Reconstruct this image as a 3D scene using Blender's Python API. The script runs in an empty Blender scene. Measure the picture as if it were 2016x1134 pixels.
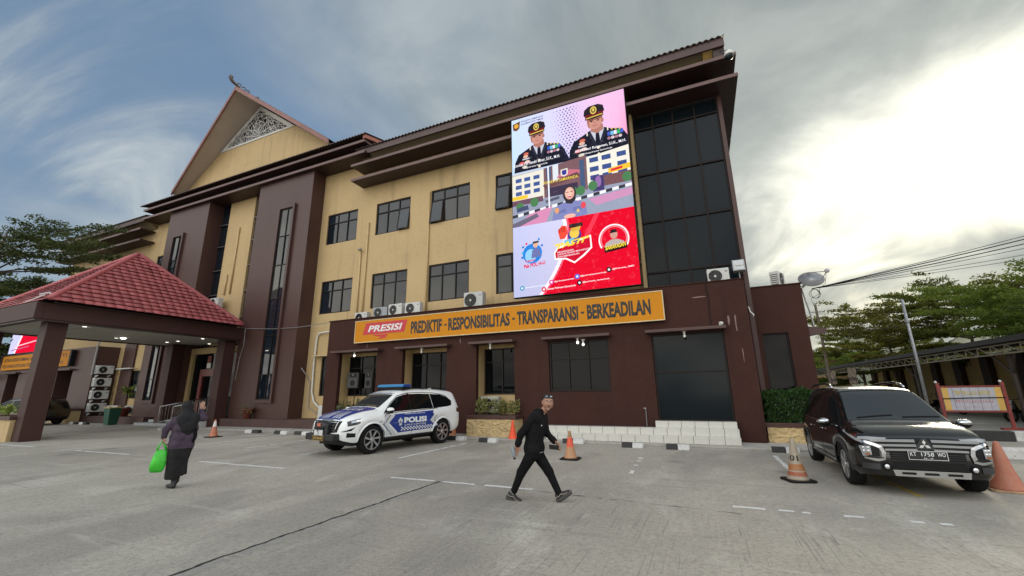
import bpy, bmesh, math, random
import numpy as np
from mathutils import Vector, Matrix
R = math.radians
random.seed(7); RNG = np.random.default_rng(11)
SC = bpy.context.scene
COL = SC.collection

# ---------------------------------------------------------------- camera, sky, sun, exposure
cam_d = bpy.data.cameras.new('camera'); cam = bpy.data.objects.new('camera', cam_d); COL.objects.link(cam)
cam_d.sensor_width = 36.0; cam_d.lens = 822.0/2016*36.0; cam_d.clip_start = .1; cam_d.clip_end = 3000
def cam_axes():
    p, r, y = R(13.95), R(-.77), R(-23.79)
    fw = Vector((math.sin(y)*math.cos(p), math.cos(y)*math.cos(p), math.sin(p)))
    rt = Vector((math.cos(y), -math.sin(y), 0)); up = rt.cross(fw)
    return rt*math.cos(r)+up*math.sin(r), -rt*math.sin(r)+up*math.cos(r), fw
_r, _u, _f = cam_axes()
cam.matrix_world = Matrix(((_r.x, _u.x, -_f.x, 0), (_r.y, _u.y, -_f.y, 0), (_r.z, _u.z, -_f.z, 1.66), (0, 0, 0, 1)))
SC.camera = cam

SUN_AZ, SUN_EL = R(21.0), R(17.0)          # azimuth measured from +Y towards +X
SUN_DIR = Vector((math.sin(SUN_AZ)*math.cos(SUN_EL), math.cos(SUN_AZ)*math.cos(SUN_EL), math.sin(SUN_EL)))
sun_d = bpy.data.lights.new('sun', 'SUN'); sun = bpy.data.objects.new('sun', sun_d); COL.objects.link(sun)
sun_d.energy = 1.1; sun_d.angle = R(14); sun_d.color = (1.0, .84, .62)
sun.rotation_euler = SUN_DIR.to_track_quat('Z', 'Y').to_euler()

SC.view_settings.view_transform = 'Standard'; SC.view_settings.look = 'None'
SC.view_settings.exposure = 0.22; SC.view_settings.gamma = 1.0
SC.render.engine = 'CYCLES'
SC.cycles.max_bounces = 5; SC.cycles.diffuse_bounces = 3; SC.cycles.glossy_bounces = 3; SC.cycles.transparent_max_bounces = 6
SC.cycles.use_denoising = True; SC.cycles.sample_clamp_indirect = 4.0

world = bpy.data.worlds.new('World'); SC.world = world; world.use_nodes = True
def nodes_of(tree):
    nt = tree; nt.nodes.clear()
    def N(t, **kw):
        n = nt.nodes.new(t)
        for k, v in kw.items():
            if k.startswith('i_'):
                n.inputs[int(k[2:])].default_value = v
            else: setattr(n, k, v)
        return n
    def L(a, b): nt.links.new(a, b)
    def M(op, a, b=None, c=None, clamp=False):
        n = nt.nodes.new('ShaderNodeMath'); n.operation = op; n.use_clamp = clamp
        for i, x in enumerate((a, b, c)):
            if x is None: continue
            if isinstance(x, (int, float)): n.inputs[i].default_value = x
            else: L(x, n.inputs[i])
        return n.outputs[0]
    def MIX(f, a, b, mode='MIX'):
        n = nt.nodes.new('ShaderNodeMix'); n.data_type = 'RGBA'; n.blend_type = mode
        for s, x in ((n.inputs[0], f), (n.inputs[6], a), (n.inputs[7], b)):
            if isinstance(x, (int, float)): s.default_value = x
            elif isinstance(x, tuple): s.default_value = (*x, 1) if len(x) == 3 else x
            else: L(x, s)
        return n.outputs[2]
    def RAMP(f, lo, hi, smooth=True):
        n = nt.nodes.new('ShaderNodeMapRange'); n.interpolation_type = 'SMOOTHSTEP' if smooth else 'LINEAR'
        L(f, n.inputs[0]); n.inputs[1].default_value = lo; n.inputs[2].default_value = hi
        return n.outputs[0]
    return N, L, M, MIX, RAMP

def build_world():
    N, L, M, MIX, RAMP = nodes_of(world.node_tree)
    tc = N('ShaderNodeTexCoord'); D = tc.outputs['Generated']
    sky = N('ShaderNodeTexSky', sky_type='NISHITA', sun_disc=False, sun_elevation=SUN_EL, sun_rotation=SUN_AZ)
    sky.air_density = 1.0; sky.dust_density = 1.2; sky.ozone_density = 1.5
    sep = N('ShaderNodeSeparateXYZ'); L(D, sep.inputs[0])
    z = M('MAXIMUM', sep.outputs[2], 0.0)
    den = M('ADD', z, .20)
    px = M('DIVIDE', sep.outputs[0], den); py = M('DIVIDE', sep.outputs[1], den)
    cmb = N('ShaderNodeCombineXYZ'); L(px, cmb.inputs[0]); L(py, cmb.inputs[1])
    def noise(scale, det, rough, off, stretch=(1, 1, 1), rot=0, dist=0.0):
        mp = N('ShaderNodeMapping'); L(cmb.outputs[0], mp.inputs[0])
        mp.inputs[1].default_value = off; mp.inputs[2].default_value = (0, 0, rot); mp.inputs[3].default_value = stretch
        n = N('ShaderNodeTexNoise'); L(mp.outputs[0], n.inputs['Vector'])
        n.inputs['Scale'].default_value = scale; n.inputs['Detail'].default_value = det
        n.inputs['Roughness'].default_value = rough; n.inputs['Distortion'].default_value = dist
        return n.outputs['Fac']
    def dot(v):
        n = N('ShaderNodeVectorMath', operation='DOT_PRODUCT'); L(D, n.inputs[0]); n.inputs[1].default_value = v
        return n.outputs['Value']
    n1 = noise(1.05, 9, .55, (0.6, 8.3, 0), (1, .6, 1), R(28), .35)      # broad cloud masses
    n2 = noise(.45, 6, .5, (7.3, 2.2, 0), (1, .8, 1), R(20))
    n3 = noise(1.9, 8, .56, (1.3, 5.2, 0), (1, .75, 1), R(35), .9)       # mottling of the cloud bellies
    n4 = noise(1.25, 9, .60, (3.3, 9.7, 0), (.42, 1.35, 1), R(-30), .7)    # drawn-out wisps
    sd = dot(tuple(SUN_DIR)); bd = dot((-.39, .89, .24))       # bd: along the view axis; cloud outside the view is brightened as fill light
    cover = M('ADD', M('MULTIPLY', n1, .70), M('MULTIPLY', n2, .45))
    cover = M('ADD', cover, M('MULTIPLY', RAMP(sd, .05, .75), .22))
    cover = M('ADD', cover, M('MULTIPLY', RAMP(sd, -.2, -.7), .12))
    dens = RAMP(cover, .50, .78)
    blue = MIX(.6, sky.outputs[0], (1.9, 2.95, 4.4))
    bg_blue = N('ShaderNodeBackground'); L(blue, bg_blue.inputs[0]); bg_blue.inputs[1].default_value = .10
    # cloud light: grey-blue backlit bellies, unseen cloud overhead and behind the viewer whitened to light the facade
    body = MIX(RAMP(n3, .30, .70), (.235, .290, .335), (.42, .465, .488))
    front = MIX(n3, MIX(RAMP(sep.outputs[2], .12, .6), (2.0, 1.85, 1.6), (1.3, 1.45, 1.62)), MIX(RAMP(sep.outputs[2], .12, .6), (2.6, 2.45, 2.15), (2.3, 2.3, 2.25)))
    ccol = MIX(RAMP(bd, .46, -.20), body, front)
    # pale wisps of higher cloud in front of the blue, mostly away from the sun
    wis = M('MULTIPLY', RAMP(n4, .44, .68), RAMP(sd, .62, .10))
    dens = M('MAXIMUM', dens, M('MULTIPLY', wis, .85))
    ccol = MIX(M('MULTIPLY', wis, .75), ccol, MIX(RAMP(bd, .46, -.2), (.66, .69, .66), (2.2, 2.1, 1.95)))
    grey = MIX(RAMP(n3, .34, .66), (.25, .285, .29), (.36, .395, .385))
    ccol = MIX(RAMP(sd, .62, .86), ccol, grey)
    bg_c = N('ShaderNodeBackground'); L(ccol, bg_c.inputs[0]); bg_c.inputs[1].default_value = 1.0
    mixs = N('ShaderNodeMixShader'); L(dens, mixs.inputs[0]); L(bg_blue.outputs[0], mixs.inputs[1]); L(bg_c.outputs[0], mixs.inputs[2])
    # the sun behind the cloud sheet: a broad white patch with torn edges, and a low break near the horizon
    gds = [dot(tuple(Vector(v).normalized())) for v in ((.465, .82, .315), (.38, .88, .285), (.26, .935, .225))]
    gd = M('MAXIMUM', M('MAXIMUM', gds[0], gds[1]), M('SUBTRACT', gds[2], .012))
    torn = M('MULTIPLY', M('SUBTRACT', n1, .5), .07)
    torn = M('ADD', torn, M('MULTIPLY', M('SUBTRACT', n3, .5), .05))
    e = M('ADD', gd, torn)
    core = RAMP(e, .945, 1.0); halo = RAMP(e, .86, .99)
    low = M('MULTIPLY', RAMP(M('ADD', dot(tuple(Vector((.215, .97, .10)).normalized())), M('MULTIPLY', M('SUBTRACT', n3, .5), .05)), .978, 1.0), .45)
    warmlow = M('MULTIPLY', M('MULTIPLY', RAMP(dot((.30, .95, .12)), .80, .99), RAMP(sep.outputs[2], .30, .08)), .17)
    glow = M('ADD', M('ADD', M('ADD', M('MULTIPLY', M('POWER', core, 2.6), .78), M('MULTIPLY', halo, .11)), low), warmlow)
    # darker bars of cloud low over the horizon
    hz = M('MULTIPLY', RAMP(M('ADD', sep.outputs[2], M('MULTIPLY', M('SUBTRACT', n3, .5), .10)), .265, .19), RAMP(n1, .26, .48))
    glow = M('MULTIPLY', glow, M('SUBTRACT', 1.0, M('MULTIPLY', hz, .78)))
    bg_g = N('ShaderNodeBackground'); L(MIX(RAMP(sep.outputs[2], .08, .30), (1.0, .86, .50), (1.0, .94, .74)), bg_g.inputs[0]); L(glow, bg_g.inputs[1])
    add = N('ShaderNodeAddShader'); L(mixs.outputs[0], add.inputs[0]); L(bg_g.outputs[0], add.inputs[1])
    out = N('ShaderNodeOutputWorld'); L(add.outputs[0], out.inputs[0])
build_world()

# ---------------------------------------------------------------- helpers
WL = {}
def tag(o, label=None, cat=None, group=None, kind=None):
    if label: o['label'] = label
    if cat: o['category'] = cat
    if group: o['group'] = group
    if kind: o['kind'] = kind
    return o
def thing(name, label, cat, loc=(0, 0, 0), rz=0.0, group=None, local=False, rot=None):
    o = bpy.data.objects.new(name, None); COL.objects.link(o); o.empty_display_size = .1
    o.location = loc; o.rotation_euler = rot if rot else (0, 0, rz)
    WL[o] = Vector((0, 0, 0)) if local else Vector(loc)
    return tag(o, label, cat, group)
def link(name, me, mats, parent=None, smooth=False):
    o = bpy.data.objects.new(name, me); COL.objects.link(o)
    for m in (mats if isinstance(mats, (list, tuple)) else [mats]): me.materials.append(m)
    if smooth:
        me.polygons.foreach_set('use_smooth', np.ones(len(me.polygons), dtype=bool))
    if parent is not None:
        o.parent = parent; WL[o] = WL.get(parent, Vector((0, 0, 0)))
    return o
class MB:
    def __init__(s): s.v = []; s.f = []; s.m = []
    def add(s, vs, fs, mi=0):
        b = len(s.v); s.v += [tuple(x) for x in vs]; s.f += [tuple(i+b for i in f) for f in fs]; s.m += [mi]*len(fs); return s
    def box(s, x0, x1, y0, y1, z0, z1, mi=0):
        return s.add([(x0,y0,z0),(x1,y0,z0),(x1,y1,z0),(x0,y1,z0),(x0,y0,z1),(x1,y0,z1),(x1,y1,z1),(x0,y1,z1)],
              [(0,3,2,1),(4,5,6,7),(0,1,5,4),(1,2,6,5),(2,3,7,6),(3,0,4,7)], mi)
    def cbox(s, c, d, mi=0):
        return s.box(c[0]-d[0]/2, c[0]+d[0]/2, c[1]-d[1]/2, c[1]+d[1]/2, c[2]-d[2]/2, c[2]+d[2]/2, mi)
    def poly(s, pts, mi=0): return s.add(pts, [tuple(range(len(pts)))], mi)
    def prism(s, pts, axis, a, b, mi=0):
        n = len(pts)
        def P(p, t): return {'x': (t, p[0], p[1]), 'y': (p[0], t, p[1]), 'z': (p[0], p[1], t)}[axis]
        vs = [P(p, a) for p in pts]+[P(p, b) for p in pts]
        fs = [tuple(range(n))[::-1], tuple(range(n, 2*n))]+[(i, (i+1) % n, (i+1) % n+n, i+n) for i in range(n)]
        return s.add(vs, fs, mi)
    def tube(s, pts, r, n=8, mi=0, r2=None, cap=True):
        pts = [Vector(p) for p in pts]; K = len(pts); rings = []; up = None
        for i, p in enumerate(pts):
            d = (pts[min(i+1, K-1)]-pts[max(i-1, 0)])
            d = d.normalized() if d.length > 1e-9 else Vector((0, 0, 1))
            if up is None:
                up = Vector((0, 0, 1)) if abs(d.z) < .9 else Vector((1, 0, 0))
            a = d.cross(up).normalized(); bb = a.cross(d).normalized(); up = bb
            rr = r if r2 is None else r+(r2-r)*i/(K-1)
            if isinstance(r, (list, tuple)): rr = r[i]
            rings.append([p+a*rr*math.cos(2*math.pi*j/n)+bb*rr*math.sin(2*math.pi*j/n) for j in range(n)])
        vs = [q for rg in rings for q in rg]; fs = []
        for i in range(K-1):
            for j in range(n):
                k = (j+1) % n; fs.append((i*n+j, i*n+k, (i+1)*n+k, (i+1)*n+j))
        if cap: fs += [tuple(range(n))[::-1], tuple(range((K-1)*n, K*n))]
        return s.add(vs, fs, mi)
    def lathe(s, prof, c=(0, 0, 0), axis='z', n=16, mi=0, a0=0, a1=2*math.pi, cap=True):
        full = abs(a1-a0-2*math.pi) < 1e-6; m = n if full else n+1; vs = []; fs = []
        for (r, h) in prof:
            for j in range(m):
                t = a0+(a1-a0)*j/n; x, y = r*math.cos(t), r*math.sin(t)
                q = {'z': (x, y, h), 'y': (x, h, y), 'x': (h, x, y)}[axis]
                vs.append((c[0]+q[0], c[1]+q[1], c[2]+q[2]))
        for i in range(len(prof)-1):
            for j in range(n):
                k = (j+1) % m if full else j+1
                fs.append((i*m+j, i*m+k, (i+1)*m+k, (i+1)*m+j))
        if full and cap:
            if prof[0][0] > 1e-6: fs.append(tuple(range(m)))
            if prof[-1][0] > 1e-6: fs.append(tuple(range((len(prof)-1)*m, len(prof)*m)))
        return s.add(vs, fs, mi)
    def ball(s, c, r, n=10, mi=0, sc=(1, 1, 1)):
        prof = [(max(1e-7, math.sin(math.pi*i/n)), -math.cos(math.pi*i/n)) for i in range(n+1)]
        b = len(s.v); s.lathe(prof, (0, 0, 0), 'z', n+2, mi)
        for i in range(b, len(s.v)):
            q = s.v[i]; s.v[i] = (c[0]+q[0]*r*sc[0], c[1]+q[1]*r*sc[1], c[2]+q[2]*r*sc[2])
        return s
    def mesh(s, name, off=Vector((0, 0, 0)), fix=True):
        me = bpy.data.meshes.new(name)
        me.from_pydata([(x-off.x, y-off.y, z-off.z) for x, y, z in s.v], [], s.f)
        me.polygons.foreach_set('material_index', np.array(s.m, dtype=np.int32))
        if fix and len(s.f) > 1:
            bm = bmesh.new(); bm.from_mesh(me); bmesh.ops.recalc_face_normals(bm, faces=bm.faces); bm.to_mesh(me); bm.free()
        me.update(); return me
    def build(s, name, mats, parent=None, smooth=False, bevel=0.0, fix=True, auto=None):
        off = WL.get(parent, Vector((0, 0, 0))) if parent is not None else Vector((0, 0, 0))
        o = link(name, s.mesh(name, off, fix), mats, parent, smooth)
        if auto is not None:
            o.data.polygons.foreach_set('use_smooth', np.ones(len(o.data.polygons), dtype=bool))
            o.data.set_sharp_from_angle(angle=R(auto))
        if bevel:
            md = o.modifiers.new('bevel', 'BEVEL'); md.width = bevel; md.segments = 2; md.limit_method = 'ANGLE'; md.angle_limit = R(40)
        return o
def box(name, x0, x1, y0, y1, z0, z1, mat, parent=None, bevel=0.0):
    return MB().box(x0, x1, y0, y1, z0, z1).build(name, mat, parent, bevel=bevel)
def inst(src, loc, parent=None, rot=(0, 0, 0), name=None, sc=None):
    o = src.copy(); COL.objects.link(o); o.location = loc; o.rotation_euler = rot
    if name: o.name = name
    if sc: o.scale = sc
    if parent is not None: o.parent = parent; WL[o] = WL.get(parent, Vector((0, 0, 0)))
    return o
def copy_tree(o, parent=None):
    c = o.copy(); COL.objects.link(c)
    if parent is not None: c.parent = parent
    WL[c] = Vector((0, 0, 0))
    for ch in list(o.children): copy_tree(ch, c)
    return c
def grid_mesh(name, V, F, parent=None, mats=None, smooth=False, mi=None):
    """fast mesh from numpy arrays, quads or triangles"""
    me = bpy.data.meshes.new(name); V = np.asarray(V, dtype=np.float32); F = np.asarray(F, dtype=np.int32)
    if parent is not None:
        w = WL.get(parent, Vector((0, 0, 0))); V = V-np.array(w, dtype=np.float32)
    n, k = F.shape
    me.vertices.add(len(V)); me.vertices.foreach_set('co', V.ravel())
    me.loops.add(n*k); me.loops.foreach_set('vertex_index', F.ravel())
    me.polygons.add(n); me.polygons.foreach_set('loop_start', np.arange(0, n*k, k, dtype=np.int32))
    me.polygons.foreach_set('loop_total', np.full(n, k, dtype=np.int32))
    if mi is not None: me.polygons.foreach_set('material_index', np.asarray(mi, dtype=np.int32))
    me.update(calc_edges=True)
    return link(name, me, mats, parent, smooth)

# text as a flat or slightly raised mesh fitted to a rectangle
_font = None
def text_data(body, bold=0.0, ext=0.0, shear=0.0, res=3):
    cu = bpy.data.curves.new('lettering', 'FONT'); cu.body = body; cu.offset = bold; cu.extrude = ext; cu.shear = shear
    cu.resolution_u = res; cu.align_x = 'LEFT'
    o = bpy.data.objects.new('lettering', cu); COL.objects.link(o)
    dg = bpy.context.evaluated_depsgraph_get(); dg.update()
    me = bpy.data.meshes.new_from_object(o.evaluated_get(dg))
    bpy.data.objects.remove(o); bpy.data.curves.remove(cu)
    n = len(me.vertices); a = np.zeros(n*3, dtype=np.float32); me.vertices.foreach_get('co', a); a = a.reshape(-1, 3)
    lo, hi = a.min(0), a.max(0); a[:, :2] = (a[:, :2]-lo[:2])/np.maximum(hi[:2]-lo[:2], 1e-6)
    return me, a
def text(body, fn, mat, parent, name='lettering', bold=0.0, ext=0.0, shear=0.0):
    """fn maps unit square coordinates (u, v, depth) arrays to xyz arrays"""
    me, a = text_data(body, bold, ext, shear)
    co = np.asarray(fn(a[:, 0], a[:, 1], a[:, 2]), dtype=np.float32)
    co = np.stack(co, 1) if co.shape[0] == 3 and co.ndim == 2 and co.shape[1] != 3 else co
    w = WL.get(parent, Vector((0, 0, 0))) if parent is not None else Vector((0, 0, 0))
    co = co-np.array(w, dtype=np.float32)
    me.vertices.foreach_set('co', co.ravel()); me.update(); me.name = name
    me.materials.clear()
    return link(name, me, mat, parent)
def text_xz(body, x0, x1, z0, z1, y, mat, parent, **kw):
    d = kw.pop('depth', .004)
    return text(body, lambda u, v, e: np.stack([x0+(x1-x0)*u, np.full_like(u, y)-(e > 0)*d, z0+(z1-z0)*v], 1), mat, parent, **kw)

# ---------------------------------------------------------------- materials
def srgb(r, g, b):
    f = lambda c: (c/255/12.92) if c/255 <= .04045 else ((c/255+.055)/1.055)**2.4
    return (f(r), f(g), f(b))
def pm(name, rgb, rough=.6, var=.10, scale=2.0, bump=.0, bscale=50, metal=0.0, streak=0.0, spec=.5, coat=0.0, dirt=0.0, fine=.0, ior=1.5, each=0.0):
    m = bpy.data.materials.new(name); m.use_nodes = True
    N, L, M, MIX, RAMP = nodes_of(m.node_tree)
    out = N('ShaderNodeOutputMaterial'); b = N('ShaderNodeBsdfPrincipled'); L(b.outputs[0], out.inputs[0])
    tc = N('ShaderNodeTexCoord'); P = tc.outputs['Object']
    b.inputs['Roughness'].default_value = rough; b.inputs['Metallic'].default_value = metal
    b.inputs['Specular IOR Level'].default_value = spec; b.inputs['Coat Weight'].default_value = coat; b.inputs['Coat Roughness'].default_value = .04
    b.inputs['IOR'].default_value = ior
    def noise(sc, det=5, vec=None, ro=.55):
        n = N('ShaderNodeTexNoise'); L(vec or P, n.inputs['Vector']); n.inputs['Scale'].default_value = sc
        n.inputs['Detail'].default_value = det; n.inputs['Roughness'].default_value = ro; return n.outputs['Fac']
    c = rgb
    if var:
        n1 = noise(scale); k = tuple(max(0, x*(1-var)) for x in rgb); h = tuple(min(1, x*(1+var)) for x in rgb)
        c = MIX(RAMP(n1, .3, .7), k, h)
    if fine:
        n4 = noise(scale*22, 3); c = MIX(RAMP(n4, .35, .65), c, tuple(min(1, x*(1+fine)) for x in rgb)); 
    if streak:
        mp = N('ShaderNodeMapping'); L(P, mp.inputs[0]); mp.inputs[3].default_value = (2.2, 2.2, .12)
        n2 = noise(1.6, 6, mp.outputs[0], .6)
        c = MIX(M('MULTIPLY', RAMP(n2, .52, .78), streak), c, tuple(x*.55 for x in rgb))
    if dirt:
        n3 = noise(scale*3.3, 8, None, .68); c = MIX(M('MULTIPLY', RAMP(n3, .52, .72), dirt), c, (.07, .06, .05))
    if each:
        oi = N('ShaderNodeObjectInfo'); c = MIX(M('MULTIPLY', oi.outputs['Random'], each), c, tuple(min(1, x*1.5+.015) for x in rgb)); c = MIX(M('MULTIPLY', M('FRACT', M('MULTIPLY', oi.outputs['Random'], 7.3)), each*.8), c, tuple(x*.5 for x in rgb))
    if isinstance(c, tuple): b.inputs['Base Color'].default_value = (*c, 1)
    else: L(c, b.inputs['Base Color'])
    if bump:
        nb = noise(bscale, 4); bp = N('ShaderNodeBump'); bp.inputs['Strength'].default_value = bump; bp.inputs['Distance'].default_value = .02
        L(nb, bp.inputs['Height']); L(bp.outputs[0], b.inputs['Normal'])
    m.diffuse_color = (*rgb, 1)
    return m
def emit(name, rgb, st=1.0):
    m = bpy.data.materials.new(name); m.use_nodes = True
    N, L, M, MIX, RAMP = nodes_of(m.node_tree)
    out = N('ShaderNodeOutputMaterial'); e = N('ShaderNodeEmission'); e.inputs[0].default_value = (*rgb, 1); e.inputs[1].default_value = st
    L(e.outputs[0], out.inputs[0]); return m
def glassy(name, rgb, rough=.04, ior=1.6, wob=.0):
    m = bpy.data.materials.new(name); m.use_nodes = True
    N, L, M, MIX, RAMP = nodes_of(m.node_tree)
    out = N('ShaderNodeOutputMaterial'); b = N('ShaderNodeBsdfPrincipled'); L(b.outputs[0], out.inputs[0])
    b.inputs['Base Color'].default_value = (*rgb, 1); b.inputs['Roughness'].default_value = rough; b.inputs['IOR'].default_value = ior
    if wob:
        tc = N('ShaderNodeTexCoord'); n = N('ShaderNodeTexNoise'); L(tc.outputs['Object'], n.inputs['Vector']); n.inputs['Scale'].default_value = 1.3
        n.inputs['Detail'].default_value = 1
        bp = N('ShaderNodeBump'); bp.inputs['Strength'].default_value = wob; bp.inputs['Distance'].default_value = .05
        L(n.outputs['Fac'], bp.inputs['Height']); L(bp.outputs[0], b.inputs['Normal'])
    return m

CREAM = pm('cream_paint', (.485, .348, .170), .66, .08, .5, .14, 90, streak=.55, fine=.06, dirt=.09)
BROWN = pm('brown_paint', (.066, .030, .024), .48, .10, .8, .10, 70, streak=.22, fine=.05, spec=.45)
BROWNA = pm('annex_brown_paint', (.050, .021, .0165), .7, .16, .8, .14, 70, streak=.4, fine=.10, spec=.12, dirt=.10)
BROWND = pm('dark_brown_paint', (.034, .015, .013), .5, .12, 1.0, .08, 60, streak=.25)
EDGE = pm('brown_edge_paint', (.125, .065, .057), .45, .15, 1.5, .05, 60, dirt=.25)
SOFFIT = pm('olive_soffit', (.23, .175, .10), .7, .07, .8, .04, 60)
GLASS2 = glassy('curtained_glass', (.045, .047, .046), .05, 1.46, .05); GLASS3 = glassy('blind_glass', (.010, .016, .024), .04, 1.5, .09)
FRAME = pm('dark_window_frame', (.016, .012, .011), .5, .1, 3, spec=.2)
GLASS = glassy('dark_glass', (.007, .0115, .017), .03, 1.48, .09)
GLASSF = glassy('film_glass', (.007, .011, .014), .10, 1.25, .05)
CURT = glassy('curtain_glass', (.004, .005, .006), .04, 1.22, .05)
DARK = pm('dark_interior', (.008, .007, .007), .8, .2, 2)
WHITE = pm('white_plastic', (.66, .66, .62), .45, .05, 2, dirt=.12)
WHITEP = pm('white_trim', (.60, .60, .60), .6, .08, 3)
GREY = pm('grey_metal', (.30, .30, .30), .4, .1, 3, metal=.3)
GALV = pm('galvanised', (.34, .35, .36), .45, .15, 6, metal=.5, dirt=.2)
STEEL = pm('steel', (.55, .55, .55), .25, .05, 3, metal=1.0)
BLACK = pm('black_plastic', (.0075, .0075, .008), .5, .15, 4, spec=.2)
RUBBER = pm('tyre_rubber', (.0085, .0085, .009), .8, .2, 8, .15, 120, dirt=.08, spec=.2)
CONC = pm('concrete', (.30, .285, .255), .85, .16, 1.3, .25, 60, dirt=.35, fine=.12)
# ---------------------------------------------------------------- ground
def ground_mat():
    m = bpy.data.materials.new('yard_concrete'); m.use_nodes = True
    N, L, M, MIX, RAMP = nodes_of(m.node_tree)
    out = N('ShaderNodeOutputMaterial'); b = N('ShaderNodeBsdfPrincipled'); L(b.outputs[0], out.inputs[0])
    tc = N('ShaderNodeTexCoord'); P = tc.outputs['Object']
    sep = N('ShaderNodeSeparateXYZ'); L(P, sep.inputs[0])
    def noise(sc, det=6, ro=.6, st=(1, 1, 1), rot=0, dist=0):
        mp = N('ShaderNodeMapping'); L(P, mp.inputs[0]); mp.inputs[3].default_value = st; mp.inputs[2].default_value = (0, 0, rot)
        n = N('ShaderNodeTexNoise'); L(mp.outputs[0], n.inputs['Vector']); n.inputs['Scale'].default_value = sc
        n.inputs['Detail'].default_value = det; n.inputs['Roughness'].default_value = ro; n.inputs['Distortion'].default_value = dist
        return n.outputs['Fac']
    big = noise(.16, 6, .6, (1, 1, 1), 0, .6); mid = noise(.9, 8, .66, (1, .45, 1), R(12), .4); fine = noise(17, 6, .75); grit = noise(60, 3, .6)
    c = MIX(RAMP(big, .32, .68), (.305, .284, .236), (.415, .386, .322))
    c = MIX(M('MULTIPLY', RAMP(mid, .50, .70), .55), c, (.58, .55, .48))
    c = MIX(M('MULTIPLY', RAMP(mid, .47, .30), .40), c, (.20, .19, .172))
    blot = noise(2.7, 7, .7); c = MIX(M('MULTIPLY', RAMP(blot, .55, .72), .38), c, (.15, .14, .125))
    pale = noise(1.7, 9, .72, (1, .6, 1), R(-20), .8); c = MIX(M('MULTIPLY', RAMP(pale, .56, .74), .5), c, (.62, .59, .51))
    old = noise(.33, 7, .62, (1, .5, 1), R(8), .7); c = MIX(M('MULTIPLY', RAMP(old, .50, .64), .48), c, (.20, .19, .168))
    tyre = noise(1.0, 4, .55, (.16, 3.4, 1), R(14), 1.2); c = MIX(M('MULTIPLY', M('MULTIPLY', RAMP(tyre, .58, .70), RAMP(mid, .40, .58)), .34), c, (.15, .142, .13))
    lite = noise(1.0, 6, .6, (.22, 2.6, 1), R(-12), .8); c = MIX(M('MULTIPLY', RAMP(lite, .58, .72), .34), c, (.60, .57, .49))
    c = MIX(M('MULTIPLY', RAMP(fine, .44, .64), .50), c, (.165, .155, .136))
    c = MIX(M('MULTIPLY', RAMP(grit, .54, .66), .46), c, (.56, .54, .48))
    oil = N('ShaderNodeTexVoronoi'); L(P, oil.inputs['Vector']); oil.inputs['Scale'].default_value = .55
    spot = RAMP(M('ADD', oil.outputs['Distance'], M('MULTIPLY', mid, .25)), .32, .18)
    c = MIX(M('MULTIPLY', spot, .34), c, (.09, .085, .08))
    # tined finish: grooves run towards the building in the nearer slab
    wob = M('MULTIPLY', noise(.8, 3), .035)
    gx = M('ADD', sep.outputs[0], wob)
    g1 = M('PINGPONG', M('MULTIPLY', gx, 1.0), .016)
    gw = M('PINGPONG', gx, .155)
    near = M('MULTIPLY', RAMP(sep.outputs[1], 7.3, 6.2), RAMP(sep.outputs[0], -4.9, -4.7))
    wear = M('MULTIPLY', RAMP(noise(1.5, 5, .6, (1, .35, 1)), .42, .60), near)
    rake = noise(1.0, 3, .55, (34, .55, 1), 0, .15); tine = M('MULTIPLY', RAMP(rake, .56, .64), wear)
    seam = M('MULTIPLY', M('MULTIPLY', RAMP(noise(1.0, 2, .5, (11, .22, 1), 0, .2), .645, .67), RAMP(noise(3.2, 4, .6, (1, .4, 1), .3), .45, .58)), near)
    c = MIX(M('MULTIPLY', tine, .34), c, (.17, .16, .142))
    c = MIX(M('MULTIPLY', seam, .40), c, (.10, .095, .088))
    L(c, b.inputs['Base Color'])
    b.inputs['Roughness'].default_value = .78; b.inputs['Specular IOR Level'].default_value = .35
    h = M('ADD', M('MULTIPLY', fine, .5), M('MULTIPLY', grit, .35)); h = M('SUBTRACT', h, M('MULTIPLY', tine, .8)); h = M('SUBTRACT', h, seam)
    bp = N('ShaderNodeBump'); bp.inputs['Strength'].default_value = .45; bp.inputs['Distance'].default_value = .012
    L(h, bp.inputs['Height']); L(bp.outputs[0], b.inputs['Normal'])
    return m
GROUND = ground_mat()
ground = MB().poly([(-700, -700, 0), (700, -700, 0), (700, 700, 0), (-700, 700, 0)]).build('ground', GROUND)
tag(ground, kind='structure')
LINE = pm('road_paint', (.66, .66, .63), .7, .12, 4, dirt=.55, fine=.05)
LINEY = pm('yellow_road_paint', (.48, .36, .10), .7, .15, 4, dirt=.6)
def ragged(x0, y0, x1, y1, w, mat, seed, gaps=0.0, z=.004):
    """worn painted line with frayed edges between two ground points"""
    rg = random.Random(seed); a = Vector((x0, y0, 0)); b = Vector((x1, y1, 0)); L = (b-a).length; d = (b-a)/L; n = Vector((-d.y, d.x, 0))
    k = max(4, int(L/.12)); mb = MB(); prev = None
    for i in range(k+1):
        p = a+d*L*i/k; l = p+n*(w/2+rg.uniform(-.018, .012)); r = p-n*(w/2+rg.uniform(-.018, .012))
        if prev is not None and rg.random() >= gaps:
            mb.poly([(prev[0].x, prev[0].y, z), (prev[1].x, prev[1].y, z), (r.x, r.y, z), (l.x, l.y, z)])
        prev = (l, r)
    return mb.build('painted_line', mat, ground, fix=False)
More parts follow.
